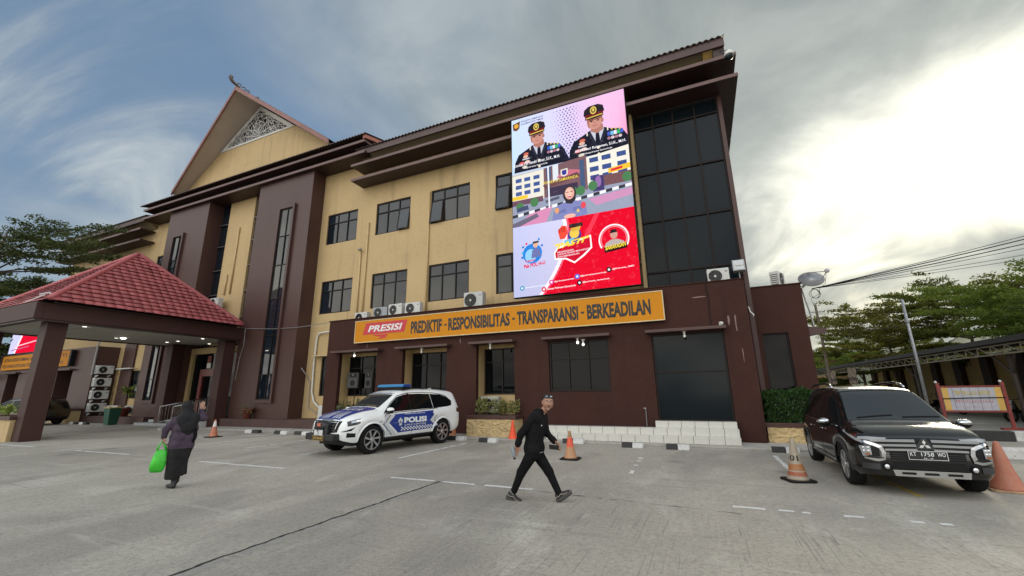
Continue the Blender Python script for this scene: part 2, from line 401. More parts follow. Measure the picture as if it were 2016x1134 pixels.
for i, (a, b, g) in enumerate([((-24.2, 7.34), (-21.6, 7.38), 0), ((-18.72, 7.38), (-15.76, 7.45), .02), ((-12.2, 7.33), (-9.1, 7.36), .05), ((-6.0, 7.37), (-4.95, 7.37), .0),
        ((-4.75, 7.37), (-4.05, 7.37), .05), ((-3.85, 7.37), (-2.9, 7.36), .0), ((.21, 7.37), (.62, 7.37), .0), ((.78, 7.37), (1.15, 7.36), .12), ((1.3, 7.37), (1.75, 7.37), .45), ((1.8, 7.37), (2.35, 7.37), .12), ((2.5, 7.37), (3.5, 7.37), .55), ((3.7, 7.37), (5.5, 7.37), .4)]):
    ragged(*a, *b, .10, LINE, i, g)
for i, (a, b, g) in enumerate([((-16.35, 9.7), (-16.36, 13.1), .02), ((-13.72, 9.6), (-13.8, 12.3), .06), ((-10.55, 9.0), (-10.5, 13.0), .06), ((-7.52, 9.5), (-7.46, 12.95), .06), ((-1.53, 9.4), (-1.56, 9.75), .0), ((-1.56, 9.95), (-1.58, 10.5), .3), ((-1.6, 10.9), (-1.64, 13.1), .72), ((-4.5, 9.6), (-4.5, 12.9), .86), ((1.47, 10.2), (1.47, 13.0), .03)]):
    ragged(*a, *b, .10, LINE, 40+i, g)
ragged(4.55, 8.0, 4.25, 13.4, .11, LINEY, 60, .05); ragged(2.9, 9.0, 2.75, 13.0, .10, LINEY, 61, .1)
for i, (x, y) in enumerate([(9.5, 26.5), (12.5, 26.5)]): ragged(x, y, x+4.5, y-.2, .12, LINE, 70+i, .1)
ragged(-20.3, 10.1, -17.2, 13.0, .10, LINE, 75, .1)
# expansion joint running towards the building
def joint():
    rg = random.Random(5); mb = MB(); y = -3.0; prev = None; x = -4.82
    pale = MB(); pp = None
    while y < 7.42:
        x += rg.uniform(-.016, .016); x += (-4.83-x)*.18
        w = rg.uniform(.011, .028); c = (x-w, x+w, y)
        if prev: mb.poly([(prev[0], prev[2], .003), (prev[1], prev[2], .003), (c[1], c[2], .003), (c[0], c[2], .003)])
        prev = c
        q = (x+.03, x+.10+rg.uniform(0, .13), y)
        if pp and rg.random() > .12: pale.poly([(pp[0], pp[2], .002), (pp[1], pp[2], .002), (q[1], q[2], .002), (q[0], q[2], .002)])
        pp = q; y += .055
    mb.build('expansion_joint', pm('joint_tar', (.022, .020, .019), .9, .3, 30), ground, fix=False)
    pale.build('patched_strip', pm('patched_cement', (.26, .25, .225), .85, .15, 6, dirt=.5, fine=.15), ground, fix=False)
joint()
ragged(-4.7, 7.46, .3, 7.0, .02, pm('hairline_tar', (.085, .082, .078), .9, .3, 20), 77, .15, .003)
# apron of pale concrete along the building, one slab at a time
APR = pm('apron_concrete', (.36, .34, .30), .85, .15, 1.2, .2, 60, dirt=.45, fine=.1)
kb = MB(); kb.box(-24.2, 1.6, 14.05, 15.33, 0, .05); kb.box(1.6, 4.6, 14.05, 15.9, 0, .05)
tag(kb.build('pavement', APR, None, bevel=.01), kind='structure')
hill = None
def hills():
    n = 60; vs = []; fs = []
    for i in range(n+1):
        a = R(-15+85*i/n); r = 520; h = 34+16*math.sin(i*.33)+9*math.sin(i*.9+1)+5*math.sin(i*2.1)
        for k, (rr, hh) in enumerate(((r-150, -1), (r-70, h*.55), (r, h), (r+90, -1))): vs.append((rr*math.sin(a), rr*math.cos(a), hh))
    for i in range(n):
        for k in range(3): fs.append((i*4+k, i*4+k+1, (i+1)*4+k+1, (i+1)*4+k))
    tag(MB().add(vs, fs).build('hills', pm('hill_green', (.16, .165, .11), .95, .3, .03), None, smooth=True), kind='structure')
hills()
# ---------------------------------------------------------------- main building
YW = 16.65
def wall_holes(mb, x0, x1, z0, z1, Y, holes, dep, mi=0, mr=0, axis='y', sgn=1):
    """front sheet with rectangular openings and their reveals; depth runs towards +Y"""
    xs = sorted(set([x0, x1]+[h[0] for h in holes]+[h[1] for h in holes])); zs = sorted(set([z0, z1]+[h[2] for h in holes]+[h[3] for h in holes]))
    for i in range(len(xs)-1):
        for j in range(len(zs)-1):
            cx, cz = (xs[i]+xs[i+1])/2, (zs[j]+zs[j+1])/2
            if any(h[0] < cx < h[1] and h[2] < cz < h[3] for h in holes): continue
            mb.poly([(xs[i], Y, zs[j]), (xs[i+1], Y, zs[j]), (xs[i+1], Y, zs[j+1]), (xs[i], Y, zs[j+1])], mi)
    for h in holes:
        a, b, c, d = h; y2 = Y+dep
        for p in ([(a, Y, c), (a, Y, d), (a, y2, d), (a, y2, c)], [(b, Y, c), (b, y2, c), (b, y2, d), (b, Y, d)],
                  [(a, Y, d), (b, Y, d), (b, y2, d), (a, y2, d)], [(a, Y, c), (a, y2, c), (b, y2, c), (b, Y, c)]): mb.poly(p, mr)
def window(parent, x0, x1, z0, z1, Y, cols=3, split=.31, fw=.06, glass=None, seed=0, open_pane=None, rows=None):
    """dark framed window: frame is the window part, each pane a sub-part"""
    rg = random.Random(seed); fb = MB(); d = .07
    zl = [z0, z1-(z1-z0)*split, z1] if rows is None else rows
    xl = [x0+(x1-x0)*i/cols for i in range(cols+1)]
    for i, x in enumerate(xl):
        h = fw if i in (0, cols) else fw*.8
        c = x+h/2 if i == 0 else (x-h/2 if i == cols else x)
        fb.box(c-h/2, c+h/2, Y, Y+d, z0, z1)
    for j, z in enumerate(zl):
        h = fw if j in (0, len(zl)-1) else fw*.8
        c = z+h/2 if j == 0 else (z-h/2 if j == len(zl)-1 else z)
        for i in range(cols):
            a = xl[i]+(fw if i == 0 else fw*.4); b = xl[i+1]-(fw if i == cols-1 else fw*.4)
            fb.box(a, b, Y+.002, Y+d-.002, c-h/2, c+h/2)
    w = fb.build('window', FRAME, parent)
    for i in range(cols):
        for j in range(len(zl)-1):
            a, b = xl[i]+fw*.4, xl[i+1]-fw*.4; c, e = zl[j]+fw*.4, zl[j+1]-fw*.4
            t = [rg.uniform(-.008, .008) for _ in range(2)]
            y = Y+.045
            if open_pane is not None and (i, j) == open_pane:
                sf = MB(); o = .16; s = .045
                sf.prism([(Y-o, c), (Y-o-.03, c), (Y-.03, e), (Y, e)], 'x', a, a+s).prism([(Y-o, c), (Y-o-.03, c), (Y-.03, e), (Y, e)], 'x', b-s, b)
                sf.box(a+s, b-s, Y-o-.03, Y-o, c, c+s); sf.box(a+s, b-s, Y-.03, Y, e-s, e)
                sf.build('sash', FRAME, w)
                MB().poly([(a+s, Y-o-.012, c+s), (b-s, Y-o-.012, c+s), (b-s, Y-.014, e-s), (a+s, Y-.014, e-s)]).build('pane', glass or GLASS, w)
                continue
            MB().poly([(a, y+t[0], c), (b, y-t[0], c), (b, y-t[0]+t[1], e), (a, y+t[0]+t[1], e)]).build('pane', (rg.choice([GLASS, GLASS, GLASS, GLASS3, GLASS3, GLASS2]) if glass in (None, GLASS) else glass), w)
    return w
bld = thing('police_building', 'large three storey cream building with brown columns and a steep Kalimantan gable', 'building', (-24, 17, 0))
RW = [(-19.17, -16.87), (-15.51, -13.20), (-11.88, -9.57), (-8.14, -5.83)]
FL = [(5.98, 7.86), (10.07, 11.93)]
holes = [(a, b, c, d) for (a, b) in RW for (c, d) in FL]
gholes = [(-18.6, -17.15, 1.57, 3.6)]
mb = MB(); wall_holes(mb, -19.68, -1.62, .0, 15.2, YW, holes+gholes, .16)
mb.box(-19.6, 1.78, YW+.35, YW+12, 0, 15.0)                         # body behind
mb.build('right_wing_wall', CREAM, bld)
for k, (a, b) in enumerate(RW):
    for j, (c, d) in enumerate(FL):
        window(bld, a, b, c, d, YW+.05, 3, .31, .065, GLASS, k*7+j, {(1, 1): (2, 0), (2, 1): (0, 0), (3, 1): (0, 0)}.get((k, j)))
for k, (a, b, c, d) in enumerate(gholes): window(bld, a, b, c, d, YW+.05, 2 if k in (0, 3) else 3, .30, .06, CURT, 30+k)
# corner tower of dark glass
TW = thing('glass_tower', 'dark curtain wall of black tinted glass at the building corner beside the video screen', 'facade', (0, 17, 5))
tz = [4.0, 6.1, 8.22, 10.33, 12.45, 13.05]; tx = [-1.52, -.73, .07, .90, 1.74]
fm = MB()
for x in tx: fm.box(x-.03, x+.03, YW+.0, YW+.09, 4.0, 13.02)
for z in tz[1:-1]:
    for i in range(4): fm.box(tx[i]+.03, tx[i+1]-.03, YW-.015, YW+.09, z-.035, z+.035)
fm.build('mullion', pm('tower_frame', (.017, .012, .011), .55, .1, 3, spec=.15), TW)
rg = random.Random(3)
for i in range(4):
    for j in range(5):
        t = rg.uniform(-.004, .004); s = rg.uniform(-.004, .004)
        MB().poly([(tx[i]+.03, YW+.05+t, tz[j]+.035), (tx[i+1]-.03, YW+.05-t, tz[j]+.035), (tx[i+1]-.03, YW+.05-t+s, tz[j+1]-.035), (tx[i]+.03, YW+.05+t+s, tz[j+1]-.035)]).build('pane', GLASSF, TW)
box('tower_wall', -1.6, 1.78, YW+.12, YW+.34, 3.5, 15.0, DARK, bld)
box('corner_column', 1.775, 1.92, YW-.06, YW+11, 0, 13.1, BROWN, bld)
box('screen_side_column', -1.64, -1.53, YW-.35, YW+.11, 5.2, 13.1, CREAM, bld)
# projecting sun slabs over the right wing, wrapped round the corner
def slab(name, x0, x1, yf, yb, z, h=.11, side=None):
    m = MB(); m.box(x0, x1, yf, yb, z, z+h)
    if side: m.box(side[0], side[1], yb, side[2], z, z+h)
    o = m.build(name, BROWND, bld, bevel=.006)
    e = MB(); e.box(x0-.004, x1+.004, yf-.035, yf-.002, z-.015, z+h+.015)
    e.build('slab_edge', EDGE, bld); return o
slab('sun_slab', -16.62, 2.50, 15.72, YW-.003, 13.12, .11, (1.93, 2.50, 29))
slab('sun_slab', -16.66, 2.54, 15.67, YW-.003, 14.0, .11, (1.93, 2.54, 29))
slab('sun_slab', -50.5, -37.40, 15.72, YW-.003, 13.10, .11)
slab('sun_slab', -50.2, -37.55, 15.67, YW-.003, 13.98, .11)
# right wing roof: corrugated sheet over an olive soffit
def corr_roof(name, x0, x1, yf, zf, yb, zb, amp=.035, per=.22, mat=None):
    n = int((x1-x0)/per*4); vs = []; fs = []
    for i in range(n+1):
        x = x0+(x1-x0)*i/n; dz = amp*math.cos(2*math.pi*i/4)
        vs += [(x, yf, zf+dz), (x, yb, zb+dz), (x, yf, zf+dz-.03), (x, yb, zb+dz-.03)]
    for i in range(n):
        a, b = i*4, i*4+4
        fs += [(a, b, b+1, a+1), (a+2, a+3, b+3, b+2), (a, a+2, b+2, b)]
    return MB().add(vs, fs).build(name, mat, bld, fix=False)
ROOFM = pm('brown_roof_sheet', (.060, .034, .028), .55, .15, 2, dirt=.3)
corr_roof('roof_sheet', -16.45, 2.26, 15.62, 15.02, 22, 16.6, mat=ROOFM)
m = MB(); m.box(-16.4, 2.22, 15.70, 15.78, 14.62, 14.97); m.build('roof_fascia', pm('roof_fascia_paint', (.075, .040, .036), .5, .12, 2), bld)
m = MB(); m.prism([(15.78, 14.78), (16.64, 14.25), (16.64, 14.45), (15.78, 14.95)], 'x', -16.3, 1.45); m.build('soffit', SOFFIT, bld)
m = MB(); m.prism([(15.785, 14.70), (16.62, 14.2), (16.62, 14.4), (15.785, 14.9)], 'x', 1.452, 2.12); m.build('soffit_end', pm('sunlit_soffit_paint', (.72, .46, .15), .6, .05, 2), bld)  # brighter ochre on the soffit end stands in for low sunlight there
m = MB(); m.box(1.80, 2.2, 15.8, 28, 14.15, 14.9); m.build('verge_board', BROWND, bld)
corr_roof('roof_sheet', -50.2, -37.2, 15.62, 15.02, 22, 16.6, mat=ROOFM)
box('roof_fascia', -50.15, -37.3, 15.70, 15.78, 14.62, 14.97, ROOFM, bld)
MB().prism([(15.78, 14.78), (16.64, 14.25), (16.64, 14.45), (15.78, 14.95)], 'x', -50, -37.35).build('soffit', SOFFIT, bld)
# left wing
LW = [(-36.6, -34.3), (-40.3, -38.0), (-44, -41.7)]
lh = [(a, b, c, d) for a, b in LW for c, d in FL if a > -40.2 or c > 0]+[(-37.6, -35.9, 1.55, 3.45)]
mb = MB(); wall_holes(mb, -49.95, -33.98, 0, 15.2, YW, lh, .16); mb.box(-49.9, -34, YW+.3, YW+12, 0, 15.0); mb.build('left_wing_wall', CREAM, bld)
for k, (a, b, c, d) in enumerate(lh): window(bld, a, b, c, d, YW+.05, 3, .31, .065, GLASS, 60+k)
# entrance block: two big brown columns, cream panel, glass strips
YC = 15.79
for (x0, x1, w0, w1, wb) in ((-24.40, -19.69, -22.31, -21.03, 1.42), (-34.04, -29.52, -33.2, -31.95, 1.42)):
    mb = MB(); wall_holes(mb, x0, x1, .40, 14.66, YC, [(w0, w1, wb, 12.6)], .22)
    mb.poly([(x1, YC, .4), (x1, YW+.3, .4), (x1, YW+.3, 14.66), (x1, YC, 14.66)]); mb.poly([(x0, YC, .4), (x0, YC, 14.66), (x0, YW+.3, 14.66), (x0, YW+.3, .4)])
    mb.build('tall_column', BROWN, bld)
    fr = MB(); fr.box(w1+.003, w1+.16, YC-.14, YC-.002, wb-.2, 12.72); fr.box(w0-.05, w1+.002, YC-.10, YC-.002, wb-.18, wb-.03)
    fr.build('window_fin', BROWN, bld)
    window(bld, w0, w1, wb, 12.6, YC+.06, 2, .0, .05, GLASS, 90+int(x0), rows=[wb, 2.75, 4.9, 7.0, 9.03, 10.83, 12.6])
mb = MB(); mb.box(-28.54, -25.97, YW-.03, YW+.2, 4.55, 14.7); mb.build('cream_panel', CREAM, bld)
for (a, b) in ((-29.515, -28.545), (-25.965, -24.405)):
    MB().poly([(a, YW+.12, 4.71), (b, YW+.12, 4.71), (b, YW+.12, 14.7), (a, YW+.12, 14.7)]).build('glass_strip', GLASS, bld)
    fb = MB()
    for z in (4.8, 6.4, 8.1, 9.8, 11.5, 13.1): fb.box(a+.01, b-.01, YW-.02, YW+.11, z-.03, z+.03)
    fb.build('glazing_bar', pm('bar_metal', (.09, .08, .08), .35, .1, 3), bld)
box('entrance_body', -33.9, -19.8, YW+.5, YW+12, 4.7, 16.2, CREAM, bld)
# shaded main entrance below: ochre surround, dark glass doors in a red frame
YD = 16.30
box('entrance_backing', -29.5, -24.41, YD+.12, YD+.30, .45, 4.70, DARK, bld)
box('entrance_surround', -29.51, -29.22, YD-.10, YD+.115, .45, 4.56, CREAM, bld); box('entrance_header', -29.215, -24.41, YD-.10, YD+.115, 4.20, 4.56, CREAM, bld)
for k in range(4):
    MB().poly([(-29.2+1.19*k, YD+.05, .47), (-28.06+1.19*k, YD+.05, .47), (-28.06+1.19*k, YD+.05, 4.19), (-29.2+1.19*k, YD+.05, 4.19)]).build('door_glass', CURT, bld)
fr = MB(); fr.box(-28.32, -28.05, YD-.08, YD+.04, .46, 3.25); fr.box(-26.45, -26.20, YD-.08, YD+.04, .46, 3.25); fr.box(-28.05, -26.45, YD-.08, YD+.04, 2.82, 3.25)
fr.build('door_frame', pm('red_door_frame', (.15, .030, .026), .4, .1, 3), bld)
box('notice', -27.85, -27.50, YD-.02, YD+.03, 3.30, 3.62, WHITE, bld); box('notice_banner', -27.85, -27.50, YD-.021, YD+.029, 3.63, 4.05, pm('faded_red', (.2, .05, .04), .7), bld)
# two stepped bands with edges across the entrance block
for (x0, x1, yf, z) in ((-37.0, -15.55, 15.42, 15.18), (-37.25, -15.62, 15.55, 14.60)):
    MB().box(x0, x1, yf, YW+.4, z, z+.13).build('stepped_band', BROWND, bld, bevel=.006)
    MB().box(x0-.004, x1+.004, yf-.035, yf-.002, z-.012, z+.142).build('band_edge', EDGE, bld)
box('band_riser', -36.2, -16.5, 16.0, YW+.3, 14.731, 15.178, BROWND, bld)
# low roof of the entrance block, red verge at its right end
corr_roof('roof_sheet', -37.2, -15.4, 15.2, 15.55, 26, 18.4, mat=ROOFM)
MB().prism([(15.3, 15.30), (26, 18.05), (26, 18.36), (15.3, 15.50)], 'x', -15.6, -15.42).build('red_verge', pm('red_verge_paint', (.28, .085, .06), .5, .12, 2), bld)
MB().prism([(16.4, 15.2), (26, 15.2), (26, 17.9), (16.4, 15.5)], 'x', -16.3, -16.0).build('verge_wall', CREAM, bld)
# prow gable: ridge thrust forward, soffit boarded in greige, carved white fretwork panel
GA = (-27.0, 14.75, 21.95); GR = (-19.05, 15.93, 16.35); GL = (-34.95, 15.93, 16.35); YB = 27.0
GRED = pm('red_brown_barge', (.225, .095, .080), .5, .12, 1.6, dirt=.15)
GREIGE = pm('greige_soffit', (.50, .42, .35), .65, .06, .8, .05, 50)
bar = MB(); th = .32
for E, s in ((GR, 1), (GL, -1)):
    A = Vector(GA); B = Vector(E); up = Vector((0, 0, th)); bk = Vector((0, .09, 0))
    vs = [A, B, B+up, A+up, A+bk, B+bk, B+up+bk, A+up+bk]
    bar.add(vs, [(0, 1, 2, 3), (4, 7, 6, 5), (0, 4, 5, 1), (3, 2, 6, 7), (1, 5, 6, 2), (0, 3, 7, 4)])
    j = A.lerp(B, .55); 
bar.build('barge_board', GRED, bld)
so = MB(); rf = MB()
for E in (GR, GL):
    A = Vector(GA)+Vector((0, .09, .10)); B = Vector(E)+Vector((0, .09, .10))
    so.poly([A, B, (B.x, YB, B.z), (A.x, YB, A.z)])
    up = Vector((0, 0, .24)); rf.poly([A+up, B+up, (B.x, YB, B.z+.24), (A.x, YB, A.z+.24)])
so.build('gable_soffit', GREIGE, bld, fix=False); rf.build('gable_roof', ROOFM, bld, fix=False)
sl = (21.95-16.35)/7.95
gz_ = lambda x: 22.0-abs(x+27)*sl
ZB = 19.18; ZT = 21.6
xw = (22.0-ZB)/sl
gm = MB(); hz = 15.3
gm.poly([(-27-7.9, YW, hz), (-27+7.9, YW, hz), (-27+7.9, YW, gz_(-19.1)), (-27+xw, YW, ZB), (-27-xw, YW, ZB), (-27-7.9, YW, gz_(-34.9))])
gm.build('gable_wall', CREAM, bld, fix=False)
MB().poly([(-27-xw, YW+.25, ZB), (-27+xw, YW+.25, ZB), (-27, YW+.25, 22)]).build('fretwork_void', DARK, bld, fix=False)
def fretwork():
    mb = MB(); Y = YW-.05; x0, x1 = -27-xw+.1, -27+xw-.1
    tri = [Vector((x0, 0, ZB)), Vector((x1, 0, ZB)), Vector((-27, 0, 21.95))]; cen = Vector((-27, 0, 20.0))
    # frame
    bw = .30
    inn = [p.lerp(Vector((-27, 0, 20.05)), .18) for p in tri]
    for i in range(3):
        a, b = tri[i], tri[(i+1) % 3]; c, d = inn[(i+1) % 3], inn[i]
        mb.add([(a.x, Y, a.z), (b.x, Y, b.z), (c.x, Y, c.z), (d.x, Y, d.z), (a.x, Y+.08, a.z), (b.x, Y+.08, b.z), (c.x, Y+.08, c.z), (d.x, Y+.08, d.z)], [(0, 1, 2, 3), (4, 7, 6, 5), (2, 6, 7, 3), (0, 4, 5, 1)])
    def inside(x, z, mg=0.0):
        return z > inn[0].z+mg and (z-inn[0].z) < (inn[2].z-inn[0].z)*(1-abs(x+27)/(inn[1].x+27))-mg
    def ribbon(pts, w):
        pv = None
        for i, (x, z) in enumerate(pts):
            q0 = pts[max(i-1, 0)]; q1 = pts[min(i+1, len(pts)-1)]; dx, dz = q1[0]-q0[0], q1[1]-q0[1]; L = math.hypot(dx, dz) or 1
            ww = w*(1-.5*i/len(pts)); c = ((x-dz/L*ww, z+dx/L*ww), (x+dz/L*ww, z-dx/L*ww))
            if pv: mb.add([(pv[0][0], Y, pv[0][1]), (pv[1][0], Y, pv[1][1]), (c[1][0], Y, c[1][1]), (c[0][0], Y, c[0][1])], [(0, 1, 2, 3)])
            pv = c
    rg = random.Random(9)
    def spiral(cx, cz, r, a0, turn, w):
        pts = []
        for i in range(20):
            t = i/19; rr = r*(1-.82*t); a = a0+turn*t*2*math.pi*1.35; pts.append((cx+rr*math.cos(a), cz+rr*math.sin(a)))
        ribbon(pts, w)
    z = inn[0].z+.18; row = 0
    while z < inn[2].z-.2:
        half = (inn[1].x+27)*(1-(z-inn[0].z)/(inn[2].z-inn[0].z))-.16; r = .21 if row == 0 else .235
        n = max(1, int(half/(r*2.0)))
        for i in range(-n, n+1):
            x = -27+half*i/(n+.3)
            spiral(x, z, r*1.05, rg.uniform(0, 6.28), 1 if i >= 0 else -1, .036)
            if False: ribbon([(x+r*math.cos(a)*1.1, z+r*math.sin(a)*1.1) for a in [rg.uniform(0, 6)+k*.35 for k in range(6)]], .035)
        z += r*1.75; row += 1
    for s in (-1, 1):
        for k in range(4):
            pts = []
            for i in range(16):
                t = i/15; x = -27+s*(0.05+t*(2.9-.65*k)); zz = inn[0].z+.12+(.35+.42*k)*math.sin(math.pi*t*.9)+.1*k
                if inside(x, zz, -.02): pts.append((x, zz))
            if len(pts) > 2: ribbon(pts, .05)
    mb.build('fretwork_panel', pm('fretwork_white', (.62, .62, .60), .6, .06, 3), bld, fix=False)
fretwork()
def finial():
    mb = MB(); x, y, z = GA[0], GA[1], GA[2]+.34; k_ = .55
    pts = [(0, .5, .05), (0, .1, .14), (0, -.3, .22), (0, -.6, .38), (0, -.80, .62), (0, -.74, .84), (0, -.54, .86), (0, -.44, .72)]
    mb.tube([(x+p[0], y+p[1]*k_, z+p[2]*k_) for p in pts], [r*k_ for r in (.12, .15, .19, .2, .19, .16, .12, .06)], 8)
    mb.build('ridge_finial', pm('carved_wood', (.10, .085, .08), .7, .2, 8), bld, smooth=True)
    for c0, r0 in ((.25, .16), (.58, .14), (.88, .12), (1.6, .10), (2.6, .10)):
        pts = []
        for i in range(14):
            t = i/13; a = math.pi-t*5.0; r = r0*(1-.6*t); pts.append((x, y+c0+r*math.cos(a), z+.04+r0*.8+r*math.sin(a)))
        MB().tube(pts, [.040*(1-.5*i/13) for i in range(14)], 6).build('ridge_scroll', bpy.data.materials['carved_wood'], bld, smooth=True)
finial()
# pipes down the cream wall
PIPE = pm('cream_pipe', (.58, .42, .21), .5, .06, 4)
for pts in ([(-15.97, YW-.05, 10.9), (-15.97, YW-.05, 5.3)], [(-16.40, YW-.05, 9.36), (-16.35, YW-.05, 5.3)], [(-11.96, YW-.05, 11.9), (-11.94, YW-.05, 5.3)], [(-27.2, YW-.09, 12.6), (-27.2, YW-.09, 8.0)], [(-27.75, YW-.09, 9.4), (-27.75, YW-.09, 8.0)]):
    MB().tube(pts, .045, 8).build('drain_pipe', PIPE, bld, smooth=True)
MB().tube([(-16.4, YW-.05, 9.33), (-16.4, YW-.2, 9.33), (-16.2, YW-.22, 9.36)], .05, 8).build('pipe_elbow', GREY, bld, smooth=True)
# ---------------------------------------------------------------- single storey front annex
YA = 15.35
anx = thing('front_annex', 'brown single storey annex along the front, under the long yellow sign', 'building', (-8, 16, 0))
mb = MB()
bays = [(-16.0, -13.66), (-12.19, -9.86), (-8.42, -6.71)]
wall_holes(mb, -16.82, 1.62, 0, 5.2, YA, [(a, b, 0.0, 3.56) for a, b in bays]+[(-5.27, -2.97, 1.63, 3.52), (-1.46, .83, .64, 3.53)], .2, 0, 0)
for a, b in bays:                                                  # cream lined recesses
    for p in ([(a, YA+.2, 0), (a, YA+.2, 3.56), (a, 16.1, 3.56), (a, 16.1, 0)], [(b, YA+.2, 0), (b, 16.1, 0), (b, 16.1, 3.56), (b, YA+.2, 3.56)], [(a, YA+.2, 3.56), (b, YA+.2, 3.56), (b, 16.1, 3.56), (a, 16.1, 3.56)], [(a, 16.1, 0), (b, 16.1, 0), (b, 16.1, 1.56), (a, 16.1, 1.56)], [(a, 16.1, 3.45), (b, 16.1, 3.45), (b, 16.1, 3.56), (a, 16.1, 3.56)]): mb.poly(p, 1)
mb.poly([(-16.82, YA, 0), (-16.82, YA, 5.2), (-16.82, YW, 5.2), (-16.82, YW, 0)]); mb.poly([(1.62, YA, 0), (1.62, YW+.2, 0), (1.62, YW+.2, 5.2), (1.62, YA, 5.2)])
mb.poly([(-16.82, YA, 5.2), (1.62, YA, 5.2), (1.62, YW, 5.2), (-16.82, YW, 5.2)])
mb.build('annex_wall', [BROWNA, CREAM], anx, fix=False)
for k, (a, b) in enumerate(bays): window(anx, a+.02, b-.02, 1.56, 3.45, 16.06, 2 if k == 2 else 3, .30, .06, CURT, 40+k)
m = MB(); m.box(-16.86, 1.66, YA-.04, YA+.25, 5.2, 5.235); m.build('parapet_cap', BROWNA, anx, bevel=.01)
window(anx, -5.26, -2.98, 1.64, 3.51, YA+.06, 3, .36, .065, CURT, 5)
window(anx, -1.45, .82, .65, 3.52, YA+.06, 1, .0, .05, GLASSF, 8, rows=[.65, 2.24, 3.52])
HOODM = pm('hood_paint', (.070, .033, .028), .5, .1, 2, streak=.2, dirt=.12)
for a, b in ((-16.25, -13.32), (-12.38, -9.63), (-8.61, -6.62), (-5.42, -2.85), (-1.62, .90)):
    MB().box(a, b, 14.98, YA-.003, 3.565, 3.665).build('window_hood', HOODM, anx, bevel=.01)
# thin service pipe and stains on the parapet band
MB().tube([(.46, YA-.02, 5.2), (.5, YA-.02, 4.6), (.47, YA-.02, 3.66)], .014, 6).build('wall_cable', BLACK, anx)
for i, (x, z, l, w) in enumerate([(1.02, 3.85, .35, .03), (1.22, 3.75, .6, .022), (1.3, 2.7, .5, .012), (-14.3, 3.85, .2, .02), (-9.2, 3.8, .25, .02), (.15, 4.72, .05, .25)]):
    rg = random.Random(i); pts = []
    for k in range(9): pts.append((x+rg.uniform(-w, w)*.5+w*math.cos(k*.785), z+l*.5*math.sin(k*.785)))
    MB().poly([(p[0], YA-.003, p[1]) for p in pts]).build('wall_stain', pm('scuffed_plaster', (.20, .13, .12), .7, .3, 20), anx, fix=False)
# white tiled plinth below the door, one tile at a time
TILE = pm('white_tile', (.60, .585, .53), .3, .06, 1.5, dirt=.18); GROUT = pm('tile_grout', (.12, .11, .10), .9, .2, 8)
pl = thing('tiled_plinth', 'stepped plinth of dirty white tiles below the dark glazed door', 'plinth', (-2, 14.8, 0))
steps = [(-5.15, .86, 14.42, .05, .255), (-5.28, .86, 14.72, .255, .47), (-1.55, .84, 15.02, .47, .66)]
for k, (a, b, y, z0, z1) in enumerate(steps):
    MB().box(a, b, y+.008, YA-.005, z0-.05 if k else 0, z1-.006).build('plinth_core', GROUT, pl)
src = None
for k, (a, b, y, z0, z1) in enumerate(steps):
    n = round((b-a)/.42); w = (b-a)/n
    for i in range(n):
        t = MB().cbox((0, 0, 0), (w-.012, .014, z1-z0-.012)).build('tile', TILE, None, bevel=.003) if i == 0 else inst(t, (0, 0, 0), pl)
        t.parent = pl
        t.location = Vector((a+w*(i+.5), y+random.uniform(-.002, .002), (z0+z1)/2))-WL[pl]
    t2 = None
    for i in range(n):
        d = min(.29, YA-y-.02); 
        t2 = MB().cbox((0, 0, 0), (w-.012, d, .012)).build('tile', TILE, None) if i == 0 else inst(t2, (0, 0, 0), pl)
        t2.parent = pl
        t2.location = Vector((a+w*(i+.5), y+.008+d/2, z1))-WL[pl]
# side block with a tall dark window
blk = thing('side_block', 'lower brown side block behind the annex carrying the satellite dish', 'building', (2.6, 18, 0))
mb = MB(); wall_holes(mb, 1.70, 3.43, 0, 5.12, YW, [(2.06, 2.84, .9, 3.49)], .2)
mb.poly([(3.43, YW, 0), (3.43, YW+6, 0), (3.43, YW+6, 5.12), (3.43, YW, 5.12)]); mb.poly([(1.7, YW, 5.12), (3.43, YW, 5.12), (3.43, YW+6, 5.12), (1.7, YW+6, 5.12)])
mb.build('block_wall', BROWNA, blk, fix=False)
box('block_cap', 1.93, 3.47, YW-.04, YW+.3, 5.12, 5.16, BROWNA, blk, .01)
window(blk, 2.06, 2.84, .9, 3.49, YW+.08, 1, .0, .05, CURT, 12, rows=[.9, 3.49])
MB().prism([(3.44, 3.34), (3.95, 3.44), (3.95, 3.56), (3.44, 3.66)], 'y', YW+.1, YW+.45).build('side_canopy', BROWN, blk)
# platform along the entrance block
plat = MB(); plat.box(-24.3, -16.83, 15.30, YW-.003, 0, .45); plat.box(-39, -31.6, 15.3, YW-.003, 0, .42); plat.box(-31.6, -24.42, 15.96, 16.60, 0, .449)
tag(plat.build('platform', pm('platform_paint', (.070, .034, .029), .55, .15, 1.5, .1, 60, dirt=.3), None, bevel=.01), kind='structure')

